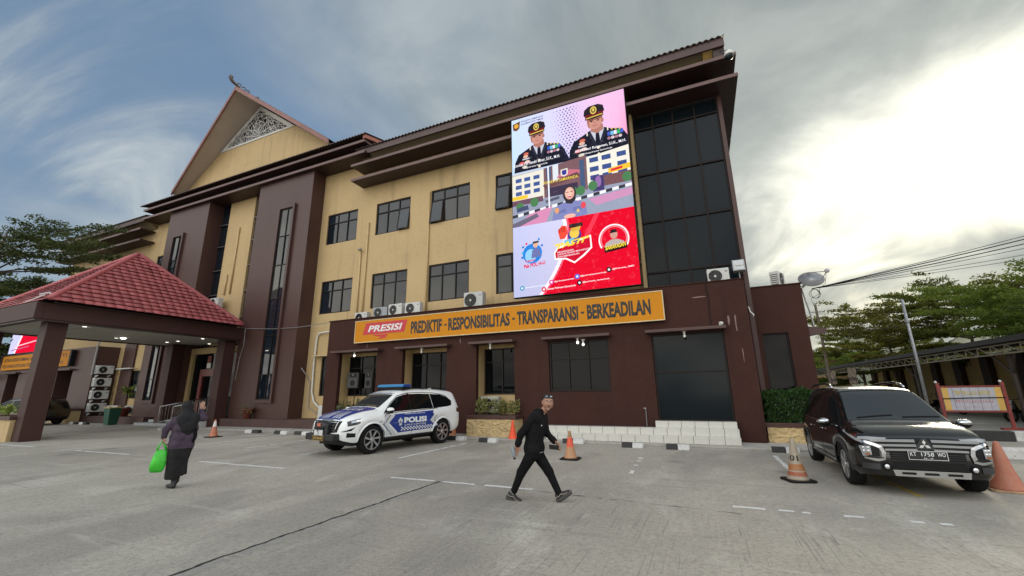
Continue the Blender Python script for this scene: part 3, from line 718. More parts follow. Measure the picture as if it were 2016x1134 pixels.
# ---------------------------------------------------------------- yellow slogan sign
SGN = thing('slogan_sign', 'long yellow sign reading PREDIKTIF - RESPONSIBILITAS - TRANSPARANSI - BERKEADILAN', 'sign', (-8, 15.2, 4.5))
YS = 15.16
YEL = pm('sign_yellow', (.58, .225, .009), .6, .06, .8, streak=.16, fine=.04, spec=.2)
box('sign_box', -14.92, -.95, YS, YA-.003, 4.005, 5.03, YEL, SGN)
m = MB(); a, b, c, d = -14.94, -.93, 3.99, 5.045
m.box(a, b, YS-.014, YS+.1, c, c+.03); m.box(a, b, YS-.014, YS+.1, d-.03, d); m.box(a, a+.03, YS-.0135, YS+.1, c+.03, d-.03); m.box(b-.03, b, YS-.0135, YS+.1, c+.03, d-.03)
m.build('sign_frame', pm('sign_frame_metal', (.62, .52, .30), .4, .1, 4), SGN)
INK = pm('sign_black', (.014, .013, .012), .5, .1, 5)
for body, x0, x1 in (('PREDIKTIF', -11.66, -10.03), ('-', -9.90, -9.78), ('RESPONSIBILITAS', -9.70, -6.80), ('-', -6.69, -6.57), ('TRANSPARANSI', -6.48, -3.98), ('-', -3.87, -3.75), ('BERKEADILAN', -3.64, -1.37)):
    z0, z1 = (4.23, 4.78) if body != '-' else (4.46, 4.54)
    text_xz(body, x0, x1, z0, z1, YS-.004, INK, SGN, bold=.042)
LRED = pm('logo_red', (.52, .022, .035), .5, .05, 3); LWH = pm('logo_white', (.72, .72, .72), .5, .04, 3)
m = MB(); y = YS-.004
m.poly([(-14.44, y, 4.35), (-12.02, y, 4.35), (-11.87, y, 4.90), (-14.27, y, 4.90)])
m.build('logo_plate', LRED, SGN, fix=False)
m = MB(); m.poly([(-13.84, y, 4.31), (-12.93, y, 4.31), (-13.08, y, 4.16), (-13.72, y, 4.27)]); m.poly([(-13.55, y, 4.10), (-13.02, y, 4.15), (-13.35, y, 4.19)])
m.build('logo_tail', LRED, SGN, fix=False)
text('PRESISI', lambda u, v, e: np.stack([-14.13+2.0*u, np.full_like(u, YS-.008), 4.46+.31*v], 1), LWH, SGN, bold=.03, shear=.22)

# ---------------------------------------------------------------- LED video screen
SCR = thing('video_screen', 'tall bright LED video screen with two uniformed officers and a red lower panel', 'billboard', (-4.2, 15.5, 9.6))
SX0, SX1, SZ0, SZ1, SY = -6.72, -1.65, 5.42, 13.78, 15.44
box('screen_cabinet', SX0-.02, SX1+.02, SY+.012, SY+.22, SZ0-.02, SZ1+.02, BLACK, SCR)
class Pic:
    """flat artwork shown on a screen: coloured polygons in unit coordinates, u right, v down"""
    def __init__(s): s.v = []; s.f = []; s.c = []; s.l = 0
    def poly(s, pts, col, cols=None):
        s.l += 1; b = len(s.v); s.v += [(min(1, max(0, u)), min(1, max(0, v)), s.l) for u, v in pts]; s.f.append(tuple(range(b, b+len(pts))))
        s.c += [c for c in (cols or [col]*len(pts))]
    def grad(s, u0, v0, u1, v1, fn, nu=10, nv=10):
        s.l += 1
        for i in range(nu):
            for j in range(nv):
                q = [(u0+(u1-u0)*(i+a)/nu, v0+(v1-v0)*(j+b)/nv) for a, b in ((0, 0), (1, 0), (1, 1), (0, 1))]
                k = len(s.v); s.v += [(u, v, s.l) for u, v in q]; s.f.append((k, k+1, k+2, k+3)); s.c += [fn(*x) for x in q]
    def ell(s, cu, cv, ru, rv, col, n=18, a0=0, a1=360):
        s.poly([(cu+ru*math.cos(R(a0+(a1-a0)*i/n)), cv+rv*math.sin(R(a0+(a1-a0)*i/n))) for i in range(n+(0 if a1-a0 == 360 else 1))], col)
    def rect(s, u0, v0, u1, v1, col): s.poly([(u0, v0), (u1, v0), (u1, v1), (u0, v1)], col)
    def ring(s, cu, cv, ru, rv, t, col, n=28, a0=0, a1=360):
        for i in range(n):
            a, b = R(a0+(a1-a0)*i/n), R(a0+(a1-a0)*(i+1)/n); s.l -= (1 if i else 0)
            s.poly([(cu+ru*math.cos(a), cv+rv*math.sin(a)), (cu+ru*math.cos(b), cv+rv*math.sin(b)), (cu+ru*(1-t)*math.cos(b), cv+rv*(1-t)*math.sin(b)), (cu+ru*(1-t)*math.cos(a), cv+rv*(1-t)*math.sin(a))], col)
def C(r, g, b): return srgb(r, g, b)
P = Pic()
def bg(u, v):
    a, b, c = C(198, 224, 255), C(216, 212, 248), C(238, 190, 228)
    t = min(1, max(0, u*1.15-v*.35+.08)); f = lambda p, q, k: tuple(p[i]+(q[i]-p[i])*k for i in range(3))
    col = f(a, b, t/.5) if t < .5 else f(b, c, (t-.5)/.5)
    return f(col, C(250, 90, 130), max(0, (u-.9)*4)*max(0, min(1, v*4)))
P.grad(0, 0, 1, .36, bg, 14, 10)
for i in range(22):
    for j in range(13):
        u = .40+.030*j+.018*(i % 2)-.004*i+.12*(i/22.)-.06; v = .02+.0145*i; sz = .006*math.exp(-((j-5.5)/4.2)**2)
        if sz > .0014: P.rect(u-sz, v-sz*.62, u+sz, v+sz*.62, C(70, 76, 130)); P.l -= 1
def officer(cu, top, sc, mirror=1):
    s = lambda du, dv: (cu+du*sc*mirror, top+dv*sc)
    JK, JK2 = C(30, 31, 44), C(42, 44, 60)
    P.poly([s(-.235, .275), s(-.225, .215), s(-.19, .172), s(-.10, .146), s(-.05, .130), s(.05, .130), s(.10, .146), s(.185, .160), s(.225, .20), s(.275, .275)], JK)
    P.poly([s(-.05, .13), s(.05, .13), s(.06, .150), s(.0, .215), s(-.06, .150)], C(196, 200, 214))
    P.poly([s(-.012, .148), s(.012, .148), s(.02, .21), s(0, .225), s(-.02, .21)], JK)
    P.poly([s(-.055, .135), s(-.075, .15), s(-.01, .235), s(0, .225)], JK2); P.poly([s(.055, .135), s(.075, .15), s(.01, .235), s(0, .225)], JK2)
    SK = C(206, 150, 134)
    P.poly([s(-.045, .11), s(.045, .11), s(.05, .14), s(0, .155), s(-.05, .14)], C(176, 120, 108))
    P.ell(*s(-.015, .084), .062*sc, .047*sc, SK, 20); P.ell(*s(-.008, .108), .040*sc, .022*sc, C(200, 142, 128), 14)
    P.poly([s(-.075, .072), s(.047, .066), s(.047, .080), s(-.075, .086)], C(150, 100, 90)); P.poly([s(-.077, .07), s(-.060, .07), s(-.056, .125), s(-.070, .11)], C(168, 112, 100)); P.ell(*s(.044, .092), .012*sc, .012*sc, C(176, 120, 108), 8)
    for dx in (-.040, .012): P.rect(*s(dx-.016, .0775), *s(dx+.016, .0805), C(58, 36, 36)); P.ell(*s(dx, .0865), .011*sc, .0035*sc, C(48, 32, 32), 8)
    P.rect(*s(-.034, .110), *s(.006, .113), C(160, 92, 88)); P.poly([s(-.018, .085), s(-.006, .098), s(-.028, .098)], C(188, 130, 116))
    hs = s; s = lambda du, dv: hs(du*.76-.02, dv)
    P.poly([s(-.105, .045), s(-.095, .018), s(-.05, .002), s(.05, 0), (s(.10, .012)), s(.112, .042), s(.09, .056), s(-.085, .060)], C(42, 36, 44))
    P.poly([s(-.09, .048), s(.10, .043), s(.098, .052), s(-.088, .058)], C(120, 30, 40))
    P.poly([s(-.088, .058), s(.098, .051), s(.10, .066), s(0, .074), s(-.09, .073)], C(30, 26, 30))
    P.poly([s(-.08, .062), s(.09, .055), s(.092, .061), s(-.08, .068)], C(226, 190, 90))
    P.ring(*s(0, .028), .026*sc, .021*sc, .35, C(222, 196, 96), 16); P.ell(*s(0, .026), .010*sc, .010*sc, C(222, 196, 96), 8)
    s = hs
    for k, c in enumerate((C(60, 90, 190), C(120, 190, 230), C(230, 230, 240), C(60, 180, 110), C(70, 100, 200))): P.rect(*s(.075+.024*k, .163), *s(.097+.024*k, .183), c)
    for k in range(4): P.ell(*s(.085+.028*k, .196), .014*sc, .008*sc, C(216, 196, 200) if k % 2 else C(170, 120, 140), 8)
    for (dx, dv, c) in ((-.12, .175, C(210, 110, 90)), (-.125, .190, C(222, 180, 160)), (-.16, .225, C(226, 100, 100)), (-.11, .222, C(232, 200, 190)), (-.135, .25, C(214, 208, 190))): P.ell(*s(dx, dv), .024*sc, .009*sc, c, 10)
    P.rect(*s(-.155, .20), *s(-.09, .208), C(200, 200, 210))
    for dv in (.21, .245): P.ell(*s(.0, dv+.02), .012*sc, .008*sc, C(224, 214, 190), 8)
    for k in range(3): P.ell(*s(.11+.03*k, .151+.004*k), .008*sc, .005*sc, C(222, 190, 90), 6)
    P.rect(*s(-.085, .14), *s(-.075, .158), C(230, 220, 210)); P.rect(*s(.075, .136), *s(.085, .154), C(230, 220, 210))
officer(.255, .050, 1.0); officer(.765, .045, 1.06)
# photograph strip: the station itself with a smiling officer in front
Pm = lambda pts, col: P.poly(pts, col)
v0, v1 = .325, .632
P.grad(0, v0, 1, v1, lambda u, v: tuple(x*(1.0) for x in (C(206, 200, 190) if v < .45 else C(150, 156, 178))), 2, 2)
P.rect(0, v0, 1, .335, C(196, 210, 236))
P.poly([(0, .345), (.30, .338), (.30, .50), (0, .50)], C(232, 228, 214)); P.poly([(.66, .33), (1, .31), (1, .48), (.66, .48)], C(238, 234, 220))
P.poly([(.29, .335), (.66, .315), (.66, .50), (.29, .50)], C(124, 92, 98)); P.poly([(.37, .33), (.42, .328), (.42, .42), (.37, .42)], C(220, 226, 232))
for u in (.335, .62): P.rect(u-.02, .335, u+.02, .49, C(74, 92, 124))
for u in (.06, .14, .225): 
    for v in (.362, .40, .437): P.rect(u-.028, v, u+.028, v+.022, C(70, 92, 150))
for u in (.72, .82, .94):
    for v in (.345, .395, .44): P.rect(u-.036, v-.008, u+.036, v+.018, C(64, 84, 140))
P.poly([(.40, .405), (.47, .365), (.60, .385), (.60, .405)], C(200, 112, 132)); P.poly([(.28, .43), (.58, .395), (.60, .42), (.30, .452)], C(108, 74, 78)); P.rect(.32, .45, .58, .50, C(66, 56, 78))
P.poly([(.44, .365), (.50, .362), (.50, .395), (.47, .405), (.44, .395)], C(238, 232, 214)); P.poly([(.45, .37), (.49, .368), (.49, .392), (.47, .398), (.45, .392)], C(60, 60, 150))
P.rect(.0, .462, .14, .482, C(246, 200, 60)); P.poly([(.83, .415), (1, .405), (1, .432), (.83, .44)], C(246, 196, 60)); P.poly([(.85, .42), (.94, .415), (.94, .427), (.85, .432)], C(220, 40, 60))
P.rect(.0, .485, .28, .515, C(110, 80, 96)); P.rect(.70, .44, .79, .52, C(72, 62, 112)); P.ell(.745, .47, .025, .03, C(150, 110, 170), 10); P.rect(.79, .445, 1, .50, C(118, 84, 88))
for u, v in ((.07, .525), (.20, .512), (.70, .487), (.60, .50), (.54, .50), (.97, .475)): P.ell(u, v, .038, .026, C(78, 128, 84), 10)
P.poly([(.04, .53), (.14, .52), (.15, .545), (.04, .552)], C(70, 80, 110)); P.poly([(.30, .515), (.42, .505), (.42, .52), (.30, .53)], C(90, 90, 110))
for k in range(20):
    u = k*.05; P.poly([(u, .565-.055*u), (u+.05, .565-.055*(u+.05)), (u+.05, .581-.055*(u+.05)), (u, .581-.055*u)], C(238, 238, 240) if k % 2 else C(60, 60, 70))
P.poly([(0, .582), (1, .525), (1, v1), (0, v1)], C(152, 160, 182)); P.poly([(.15, .575), (.36, .55), (.30, v1), (.02, v1)], C(214, 140, 180)); P.poly([(.66, .552), (1, .533), (1, .57), (.72, .592)], C(204, 146, 184))
P.poly([(0, .612), (.22, .575), (.24, .595), (.06, v1), (0, v1)], C(110, 104, 124))
P.rect(.325, .33, .338, .56, C(236, 240, 250))
SHR = C(128, 134, 186)
P.poly([(.35, .632), (.365, .585), (.40, .556), (.47, .543), (.54, .543), (.60, .556), (.635, .585), (.645, .625), (.62, .632)], SHR)
P.ell(.505, .503, .056, .043, C(64, 56, 62), 18); P.poly([(.45, .505), (.56, .505), (.555, .54), (.52, .56), (.475, .552)], C(56, 48, 54)); P.ell(.507, .502, .040, .033, C(226, 172, 154), 18); P.ell(.500, .498, .028, .022, C(240, 192, 174), 14)
P.poly([(.488, .513), (.527, .513), (.518, .523), (.497, .523)], C(190, 60, 80)); P.poly([(.491, .5135), (.524, .5135), (.52, .517), (.495, .517)], C(250, 245, 245))
for du in (-.018, .018): P.rect(.506+du-.010, .493, .506+du+.010, .4965, C(70, 40, 40))
for du in (-.065, .065): P.rect(.50+du-.035, .58, .50+du+.035, .60, C(112, 118, 170))
P.ell(.615, .578, .022, .018, C(226, 80, 90), 8); P.ell(.395, .582, .02, .016, C(226, 160, 110), 8); P.ell(.50, .622, .05, .012, C(236, 184, 166), 10); P.ell(.57, .602, .012, .01, C(220, 190, 120), 8)
# red and silver lower panel
def low(u, v):
    t = (v-.632)/.368; return tuple(x*(1-.12*t) for x in C(196+int(34*u), 200+int(20*u), 238))
P.grad(0, .632, .62, 1, low, 8, 8)
edge = lambda v: .47-.20*((v-.632)/.368)**1.5*1.25
for col, off in ((C(240, 236, 248), -.035), (C(250, 96, 120), -.004), (C(228, 14, 44), .012)):
    P.l += 1
    for i in range(16):
        a, b = .632+.368*i/16, .632+.368*(i+1)/16; P.l -= 1
        P.poly([(edge(a)+off+.06*math.sin((a-.632)*7), a), (1, a), (1, b), (edge(b)+off+.06*math.sin((b-.632)*7), b)], col)
for i in range(14):
    a, b = .632+.2*i/14, .632+.2*(i+1)/14; P.poly([(.70-.9*(a-.632), a), (.74-.9*(a-.632), a), (.74-.9*(b-.632), b), (.70-.9*(b-.632), b)], C(240, 60, 84)); P.l -= 1
for i in range(9):
    for j in range(5):
        u = .30+.032*j+.012*i*.0; v = .86+.017*i; P.rect(u+.10-.011*i, v, u+.107-.011*i, v+.0045, C(150, 8, 36)); P.l -= 1
# round badge at the left (generic officer), blue disc with dots
P.ell(.17, .785, .085, .052, C(40, 130, 220), 20); P.ell(.155, .795, .05, .035, C(150, 205, 240), 14)
P.ell(.20, .742, .022, .016, C(226, 180, 150), 10); P.poly([(.172, .735), (.23, .732), (.226, .722), (.178, .724)], C(60, 60, 70)); P.poly([(.16, .81), (.17, .77), (.20, .755), (.235, .77), (.245, .805)], C(110, 116, 170))
for u, v, c in ((.09, .745, C(40, 120, 200)), (.085, .775, C(60, 180, 230)), (.12, .73, C(230, 60, 110)), (.23, .715, C(60, 140, 220)), (.255, .75, C(40, 120, 210)), (.08, .80, C(30, 110, 200))): P.ell(u, v, .010, .0065, c, 8)
# shield with fist and crest in the centre
P.poly([(.355, .80), (.38, .775), (.66, .735), (.665, .80), (.60, .835), (.52, .865), (.45, .84), (.36, .835)], C(250, 250, 250))
P.poly([(.365, .803), (.39, .782), (.65, .745), (.652, .797), (.59, .828), (.52, .856), (.455, .832), (.37, .828)], C(206, 20, 50))
P.poly([(.395, .69), (.43, .665), (.47, .672), (.475, .71), (.45, .735), (.41, .735)], C(240, 80, 60)); 
for k in range(3): P.rect(.40+.02*k, .68-.004*k, .414+.02*k, .70, C(206, 50, 40))
P.ell(.53, .725, .055, .036, C(70, 60, 150), 16); P.ell(.53, .715, .04, .026, C(240, 200, 80), 14); P.rect(.49, .665, .60, .685, C(56, 40, 40)); P.poly([(.50, .688), (.585, .682), (.575, .702), (.51, .706)], C(214, 176, 70))
P.poly([(.44, .745), (.53, .735), (.50, .765), (.45, .765)], C(120, 190, 220))
# ring badge at the right (generic officer)
P.ring(.832, .775, .115, .074, .10, C(250, 240, 245), 30, 150, 390); P.ring(.832, .775, .098, .063, .06, C(250, 150, 160), 30, 150, 390)
P.poly([(.755, .815), (.77, .79), (.81, .776), (.86, .776), (.905, .79), (.92, .81)], C(186, 172, 170)); P.ell(.835, .752, .028, .022, C(206, 156, 140), 12); P.poly([(.806, .745), (.815, .729), (.85, .727), (.864, .742)], C(40, 32, 34))
P.poly([(.755, .81), (.925, .798), (.927, .824), (.758, .836)], C(40, 20, 20))
for (u, v, c) in ((.075, .957, C(30, 150, 190)), (.325, .943, C(220, 60, 150)), (.26, .975, C(226, 40, 60)), (.535, .931, C(60, 110, 220)), (.55, .962, C(24, 20, 28)), (.78, .917, C(24, 20, 28))): P.ell(u, v, .020, .0125, c, 12); P.ell(u, v, .010, .006, C(236, 236, 244), 8)
# regional crest top left
P.poly([(.012, .030), (.085, .018), (.078, .062), (.048, .075), (.018, .066)], C(110, 74, 50)); P.ell(.048, .044, .022, .014, C(230, 170, 60), 8)
def picture(P, name, x0, x1, z0, z1, y, parent, st):
    nl = P.l+1; me = bpy.data.meshes.new(name)
    w = WL.get(parent); me.from_pydata([(x0+(x1-x0)*u-w.x, y-.024*l/nl-w.y, z1-(z1-z0)*v-w.z) for u, v, l in P.v], [], P.f)
    ca = me.color_attributes.new('picture', 'FLOAT_COLOR', 'POINT')
    ca.data.foreach_set('color', np.array([(*c, 1) for c in P.c], dtype=np.float32).ravel())
    m = bpy.data.materials.new('screen_image'); m.use_nodes = True
    N, L, M, MIX, RAMP = nodes_of(m.node_tree)
    at = N('ShaderNodeAttribute'); at.attribute_name = 'picture'
    tc = N('ShaderNodeTexCoord'); g1 = N('ShaderNodeTexNoise'); L(tc.outputs['Object'], g1.inputs['Vector']); g1.inputs['Scale'].default_value = 7; g1.inputs['Detail'].default_value = 6; g1.inputs['Roughness'].default_value = .7
    pix = MIX(M('MULTIPLY', RAMP(g1.outputs['Fac'], .52, .72), .06), at.outputs['Color'], (.10, .08, .14)); pix = MIX(M('MULTIPLY', RAMP(g1.outputs['Fac'], .46, .28), .07), pix, (.95, .90, 1.0))
    e = N('ShaderNodeEmission'); L(pix, e.inputs[0]); e.inputs[1].default_value = st
    out = N('ShaderNodeOutputMaterial'); L(e.outputs[0], out.inputs[0])
    return link(name, me, m, parent)
picture(P, 'screen_picture', SX0, SX1, SZ0, SZ1, SY+.008, SCR, 1.0)
LW_, LB_, LY_ = emit('screen_white', (.95, .95, 1.0), 1.0), emit('screen_black', (.012, .012, .03), 1.0), emit('screen_yellow', (.95, .72, .06), 1.0)
def stext(body, u0, u1, v0, v1, tilt, mat, bold=.006, shear=0, d=.022):
    text(body, lambda u, v, e: np.stack([SX0+(SX1-SX0)*(u0+(u1-u0)*u), np.full_like(u, SY-d), SZ1-(SZ1-SZ0)*(v1-(v1-v0)*v+tilt*u)], 1), mat, SCR, bold=bold, shear=shear)
stext('POLRESTA SAMARINDA', .095, .305, .020, .031, 0, LB_); stext('KALIMANTAN TIMUR', .095, .305, .036, .047, 0, LB_)
stext('Kombes Pol Hendri Umar, S.I.K., M.H.', .02, .44, .275, .295, 0, LW_, .014); stext('Kapolresta Samarinda', .12, .33, .303, .314, 0, LW_, .008)
stext('AKBP Heri Rusyaman, S.I.K., M.H.', .57, .985, .277, .296, 0, LW_, .014); stext('Wakapolresta Samarinda', .63, .875, .303, .314, 0, LW_, .008)
stext('POLRESTA SAMARINDA', .285, .585, .412, .427, -.0, LY_, .008)
stext('"PASTI"', .365, .65, .757, .785, -.02, LY_, .04, .3); stext('PROFESIONAL', .385, .52, .797, .805, -.005, LW_); stext('HADIR DI TENGAH MASYARAKAT', .385, .645, .808, .816, -.01, LW_); stext('DAN BERKEADILAN', .385, .56, .820, .828, -.005, LW_)
stext('BARARASAN', .765, .92, .805, .825, -.01, LY_, .03, .15)
LR_ = emit('screen_red', (.75, .02, .10), 1.0)
stext('Lapor', .11, .20, .815, .830, -.003, LR_, .03); stext('Pak POL H-U', .095, .28, .838, .858, -.008, LR_, .04)
for b, u0, u1, v in (('www.polresta samarinda', .10, .30, .953), ('@polrestasamarinda', .35, .51, .939), ('Humas Polresta Samarinda', .285, .52, .971), ('@polrestasamarinda', .56, .76, .927), ('@polresta_samarinda', .575, .78, .958), ('@Polresta_SMD', .805, .965, .913)): stext(b, u0, u1, v, v+.009, -.004, LW_, .015)
# ---------------------------------------------------------------- entrance porch
PX0, PX1, PY0, PY1 = -31.6, -24.1, 7.28, 16.9
BROWNP = pm('porch_brown_paint', (.050, .021, .0165), .55, .14, .8, .12, 70, streak=.3, fine=.08, spec=.28)
por = thing('entrance_porch', 'drive-through entrance porch with a red tiled hip roof on brown square columns', 'porch', (-27, 12, 0))
fm = MB(); z0, z1 = 4.78, 5.46
fm.box(PX0, PX1, PY0, PY0+.25, z0, z1); fm.box(PX1-.25, PX1, PY0+.25, PY1, z0, z1); fm.box(PX0, PX0+.25, PY0+.25, PY1, z0, z1); fm.box(PX0+.25, PX1-.25, PY1-.25, PY1, z0, z1)
fm.build('fascia', BROWNP, por, bevel=.012)
fe = MB(); fe.box(PX0+.06, PX1-.06, PY0+.06, PY0+.3, z0-.07, z0-.002); fe.box(PX1-.3, PX1-.06, PY0+.3, PY1-.06, z0-.07, z0-.002); fe.build('fascia_lip', BROWND, por)
box('porch_deck', PX0+.1, PX1-.1, PY0+.1, PY1-.1, z1-.12, z1+.02, BROWND, por)
CEIL = pm('porch_ceiling_paint', (.46, .44, .39), .7, .06, .5, dirt=.1)
box('porch_ceiling', PX0+.255, PX1-.255, PY0+.255, PY1-.255, z0+.05, z0+.12, CEIL, por)
MB().box(-28.9, -25.2, 9.6, 13.2, z0+.0, z0+.045).build('ceiling_panel', CEIL, por)
for (x, y, b) in ((-25.2, 7.88, 0), (-31.55, 7.88, 0), (-25.2, 15.12, .0), (-30.15, 15.12, .0)):
    box('porch_column', x, x+.65, y, y+.64, b, z0-.003, BROWNP, por, .012)
# hip roof of pressed metal tiles, row by row
RTILE = pm('red_roof_tile', (.35, .080, .084), .5, .18, 1.2, .10, 120, dirt=.30, fine=.10, each=.55)
ax, ay, az = -27.07, 11.45, 9.08; ez = 5.50
bx0, bx1, by0, by1 = -31.2, -23.62, 7.45, 15.45
und = MB(); cs = [(bx0, by0, ez), (bx1, by0, ez), (bx1, by1, ez), (bx0, by1, ez)]
for i in range(4): und.poly([cs[i], cs[(i+1) % 4], (ax, ay, az)])
und.build('roof_underlay', pm('roof_underlay', (.06, .012, .014), .8), por, fix=False)  # kept dark: its colour stands in for shadow lines under the tile rows
roof = MB().box(bx0+.3, bx1-.3, by0+.3, by1-.3, ez-.06, ez-.01).build('roof', BROWND, por)
def tile_face(e0, e1, rows, indiv, tag_stuff):
    """tiles on the slope whose eave runs e0 -> e1 and whose top is the apex"""
    e0, e1, A = Vector(e0), Vector(e1), Vector((ax, ay, az)); L = (e1-e0).length; d = (e1-e0)/L
    foot = e0+d*((A-e0).dot(d)); up = (A-foot); H = up.length; up /= H; n = d.cross(up).normalized()
    if n.z < 0: n = -n
    rh = H/rows; tw = .36; base = None; rest = MB(); cnt = 0; fa = (foot-e0).dot(d)
    def tilemesh(w):
        m = MB(); vs = []; K = 6
        for r, (h, o) in enumerate(((-.05, .080), (rh, .012))):
            for i in range(K+1):
                x = w*(i/K-.5); b = .028*(1-abs(2*i/K-1)**2); vs.append(d*x+up*(h-(.02*(1-abs(2*i/K-1)) if r == 0 else 0))+n*(o+b))
        for i in range(K+1): vs.append(vs[i]-n*.018)
        fs = [(i, i+1, K+2+i, K+1+i) for i in range(K)]+[(i, 2*K+2+i, 2*K+3+i, i+1) for i in range(K)]
        return [tuple(v) for v in vs], fs
    vs, fs = tilemesh(tw-.004)
    for r in range(rows):
        t0 = r/rows; t1 = (r+1)/rows; a = fa*t0; b = L-(L-fa)*t0; a1 = fa*t1; b1 = L-(L-fa)*t1
        nn = int((L)/tw)+2
        for i in range(nn):
            c = tw*(i+.5)
            if c < a-tw*.1 or c > b+tw*.1: continue
            lo, hi = max(c-tw/2, (a+a1)/2-.06), min(c+tw/2, (b+b1)/2+.06)
            if hi-lo < .1: continue
            pos = e0+d*c+up*(rh*r)+n*random.uniform(-.004, .008)+d*random.uniform(-.006, .006)
            full = hi-lo > tw-.01
            if indiv and full and cnt < indiv:
                if base is None:
                    base = MB().add(vs, fs).build('roof_tile', RTILE, None, fix=False); base.parent = roof; WL[base] = WL[por]
                    base.data.polygons.foreach_set('use_smooth', np.ones(len(base.data.polygons), dtype=bool)); o = base
                else: o = inst(base, (0, 0, 0), roof)
                o.location = pos-WL[por]; cnt += 1
            else:
                k = (hi-lo)/tw; off = (lo+hi)/2-c
                rest.add([tuple(Vector(v)+d*(off-(Vector(v).dot(d))*(1-k))+pos) for v in vs], fs)
    o = rest.build('edge_tiles', RTILE, roof, fix=False); tag(o, kind='stuff')
tile_face(cs[1], cs[2], 17, 240, False); tile_face(cs[0], cs[1], 17, 55, True); tile_face(cs[3], cs[0], 17, 0, True); tile_face(cs[2], cs[3], 17, 0, True)
for c in cs:
    a = Vector(c); b = Vector((ax, ay, az)); pts = [a.lerp(b, i/14)+Vector((0, 0, .07)) for i in range(15)]
    MB().tube(pts, [.105+(.012 if i % 2 else 0) for i in range(15)], 8).build('hip_cap', RTILE, roof, smooth=True)
# recessed lights, one large round lamp
LAMP = emit('lamp_glow', (1.0, .96, .86), 2.0)
for x, y in ((-32.0+2.6, 9.5), (-25.7, 9.46), (-29.3, 12.2), (-25.75, 12.2), (-25.75, 14.6), (-28.1, 14.6), (-29.2, 14.6), (-28.0, 16.3), (-26.0, 16.3)):
    MB().lathe([(.075, z0+.046), (.075, z0+.03), (.055, z0+.028)], (x, y, 0), 'z', 12).build('downlight', LAMP, por, fix=False)
MB().lathe([(.36, z0-.001), (.30, z0-.05), (.15, z0-.075), (.0001, z0-.08)], (-27.9, 11.9, 0), 'z', 24).build('ceiling_light_ring', WHITE, por, fix=False)
MB().lathe([(.13, z0-.076), (.09, z0-.12), (.0001, z0-.13)], (-27.9, 11.9, 0), 'z', 16).build('ceiling_bulb', emit('bulb_glow', (1, .97, .88), 9), por, fix=False)
# steel angle irons on the porch roof corner
MB().tube([(-24.4, 8.0, 5.46), (-24.55, 7.7, 5.95)], .03, 6).tube([(-24.5, 7.55, 5.8), (-27.5, 7.55, 5.52)], .035, 6).tube([(-24.55, 7.7, 5.95), (-25.1, 7.6, 5.9)], .03, 6).build('roof_bracket', WHITEP, por)
# steps, ramp and railing
stp = MB()
for k in range(3): stp.box(-31.6+.35*k, -26.4, 14.85+.55*k, 15.955, .15*k, .15*(k+1)-.001)
tag(stp.build('entrance_steps', pm('step_tile', (.28, .30, .31), .5, .12, 1.5, dirt=.25), None, bevel=.008), 'three grey tiled steps up to the shaded main entrance', 'steps')
rmp = thing('access_ramp', 'short pale concrete ramp with steel railings beside the entrance steps', 'ramp', (-25.3, 15, 0))
m = MB(); m.prism([(13.0, 0), (15.95, 0), (15.95, .44), (15.6, .44)], 'x', -26.35, -25.22); m.build('ramp_slab', CONC, rmp)
m = MB(); m.prism([(12.9, 0), (15.1, 0), (15.1, .50), (12.9, .10)], 'x', -25.21, -25.06); m.build('ramp_curb', pm('pale_curb', (.42, .42, .40), .7, .1, 2), rmp)
for x in (-26.3, -25.14):
    rl = MB(); ys = [13.4+.139*i for i in range(19)]
    zb = lambda y: .1+.5*min(1, max(0, (y-12.9)/2.7))
    rl.tube([(x, y, zb(y)+.95) for y in (13.4, 14.4, 15.0, 15.6, 15.9)], .026, 8); rl.tube([(x, y, zb(y)+.15) for y in (13.4, 14.6, 15.8)], .018, 6)
    rl.build('handrail', STEEL, rmp, smooth=True)
    for y in ys: MB().tube([(x, y, zb(y)+.15), (x, y, zb(y)+.95)], .011 if ys.index(y) % 9 else .026, 6).build('baluster', STEEL, rmp)
MB().tube([(-25.3, 15.85, .45), (-25.3, 15.85, 1.95)], .028, 8).build('post', STEEL, rmp)

# ---------------------------------------------------------------- left annex with its own screen and sign
lax = thing('left_annex', 'brown single storey annex far to the left behind the porch column', 'building', (-45, 16, 0))
mb = MB(); lb = [(-44.2, -41.9), (-48.6, -46.2), (-52.6, -50.6)]
wall_holes(mb, -56, -39.05, 0, 5.2, YA, [(a, b, 1.0, 3.6) for a, b in lb], 1.2)
mb.poly([(-39.05, YA, 0), (-39.05, YW, 0), (-39.05, YW, 5.2), (-39.05, YA, 5.2)]); mb.poly([(-56, YA, 5.2), (-39.05, YA, 5.2), (-39.05, YW, 5.2), (-56, YW, 5.2)]); mb.build('annex_wall', BROWN, lax, fix=False)
for k, (a, b) in enumerate(lb):
    box('annex_panel', a, b, YA+1.0, YA+1.2, .0, 1.5, CREAM, lax); window(lax, a+.3, b, 1.5, 3.6, YA+1.0, 2, .3, .06, CURT, 70+k)
    MB().box(a-.5, b+.4, 15.0, YA-.003, 3.6, 3.7).build('window_hood', HOODM, lax)
box('brown_wall_panel', -38.2, -36.75, YW-.12, YW-.004, .42, 5.4, BROWN, lax)
MB().box(-38.0, -36.2, YW-.5, YW-.13, 3.56, 3.63).build('window_hood', WHITEP, lax)
box('downpipe', -39.0, -38.92, 15.25, 15.33, 3.2, 5.6, GREY, lax)
s2 = thing('service_sign', 'yellow two-line service sign on the left annex, partly behind the porch column', 'sign', (-46, 15, 4.5))
box('sign_box', -53.5, -42.16, 15.1, YA-.003, 3.92, 5.05, YEL, s2); box('sign_side', -42.155, -41.9, 15.05, YA-.003, 3.9, 5.07, BLACK, s2)
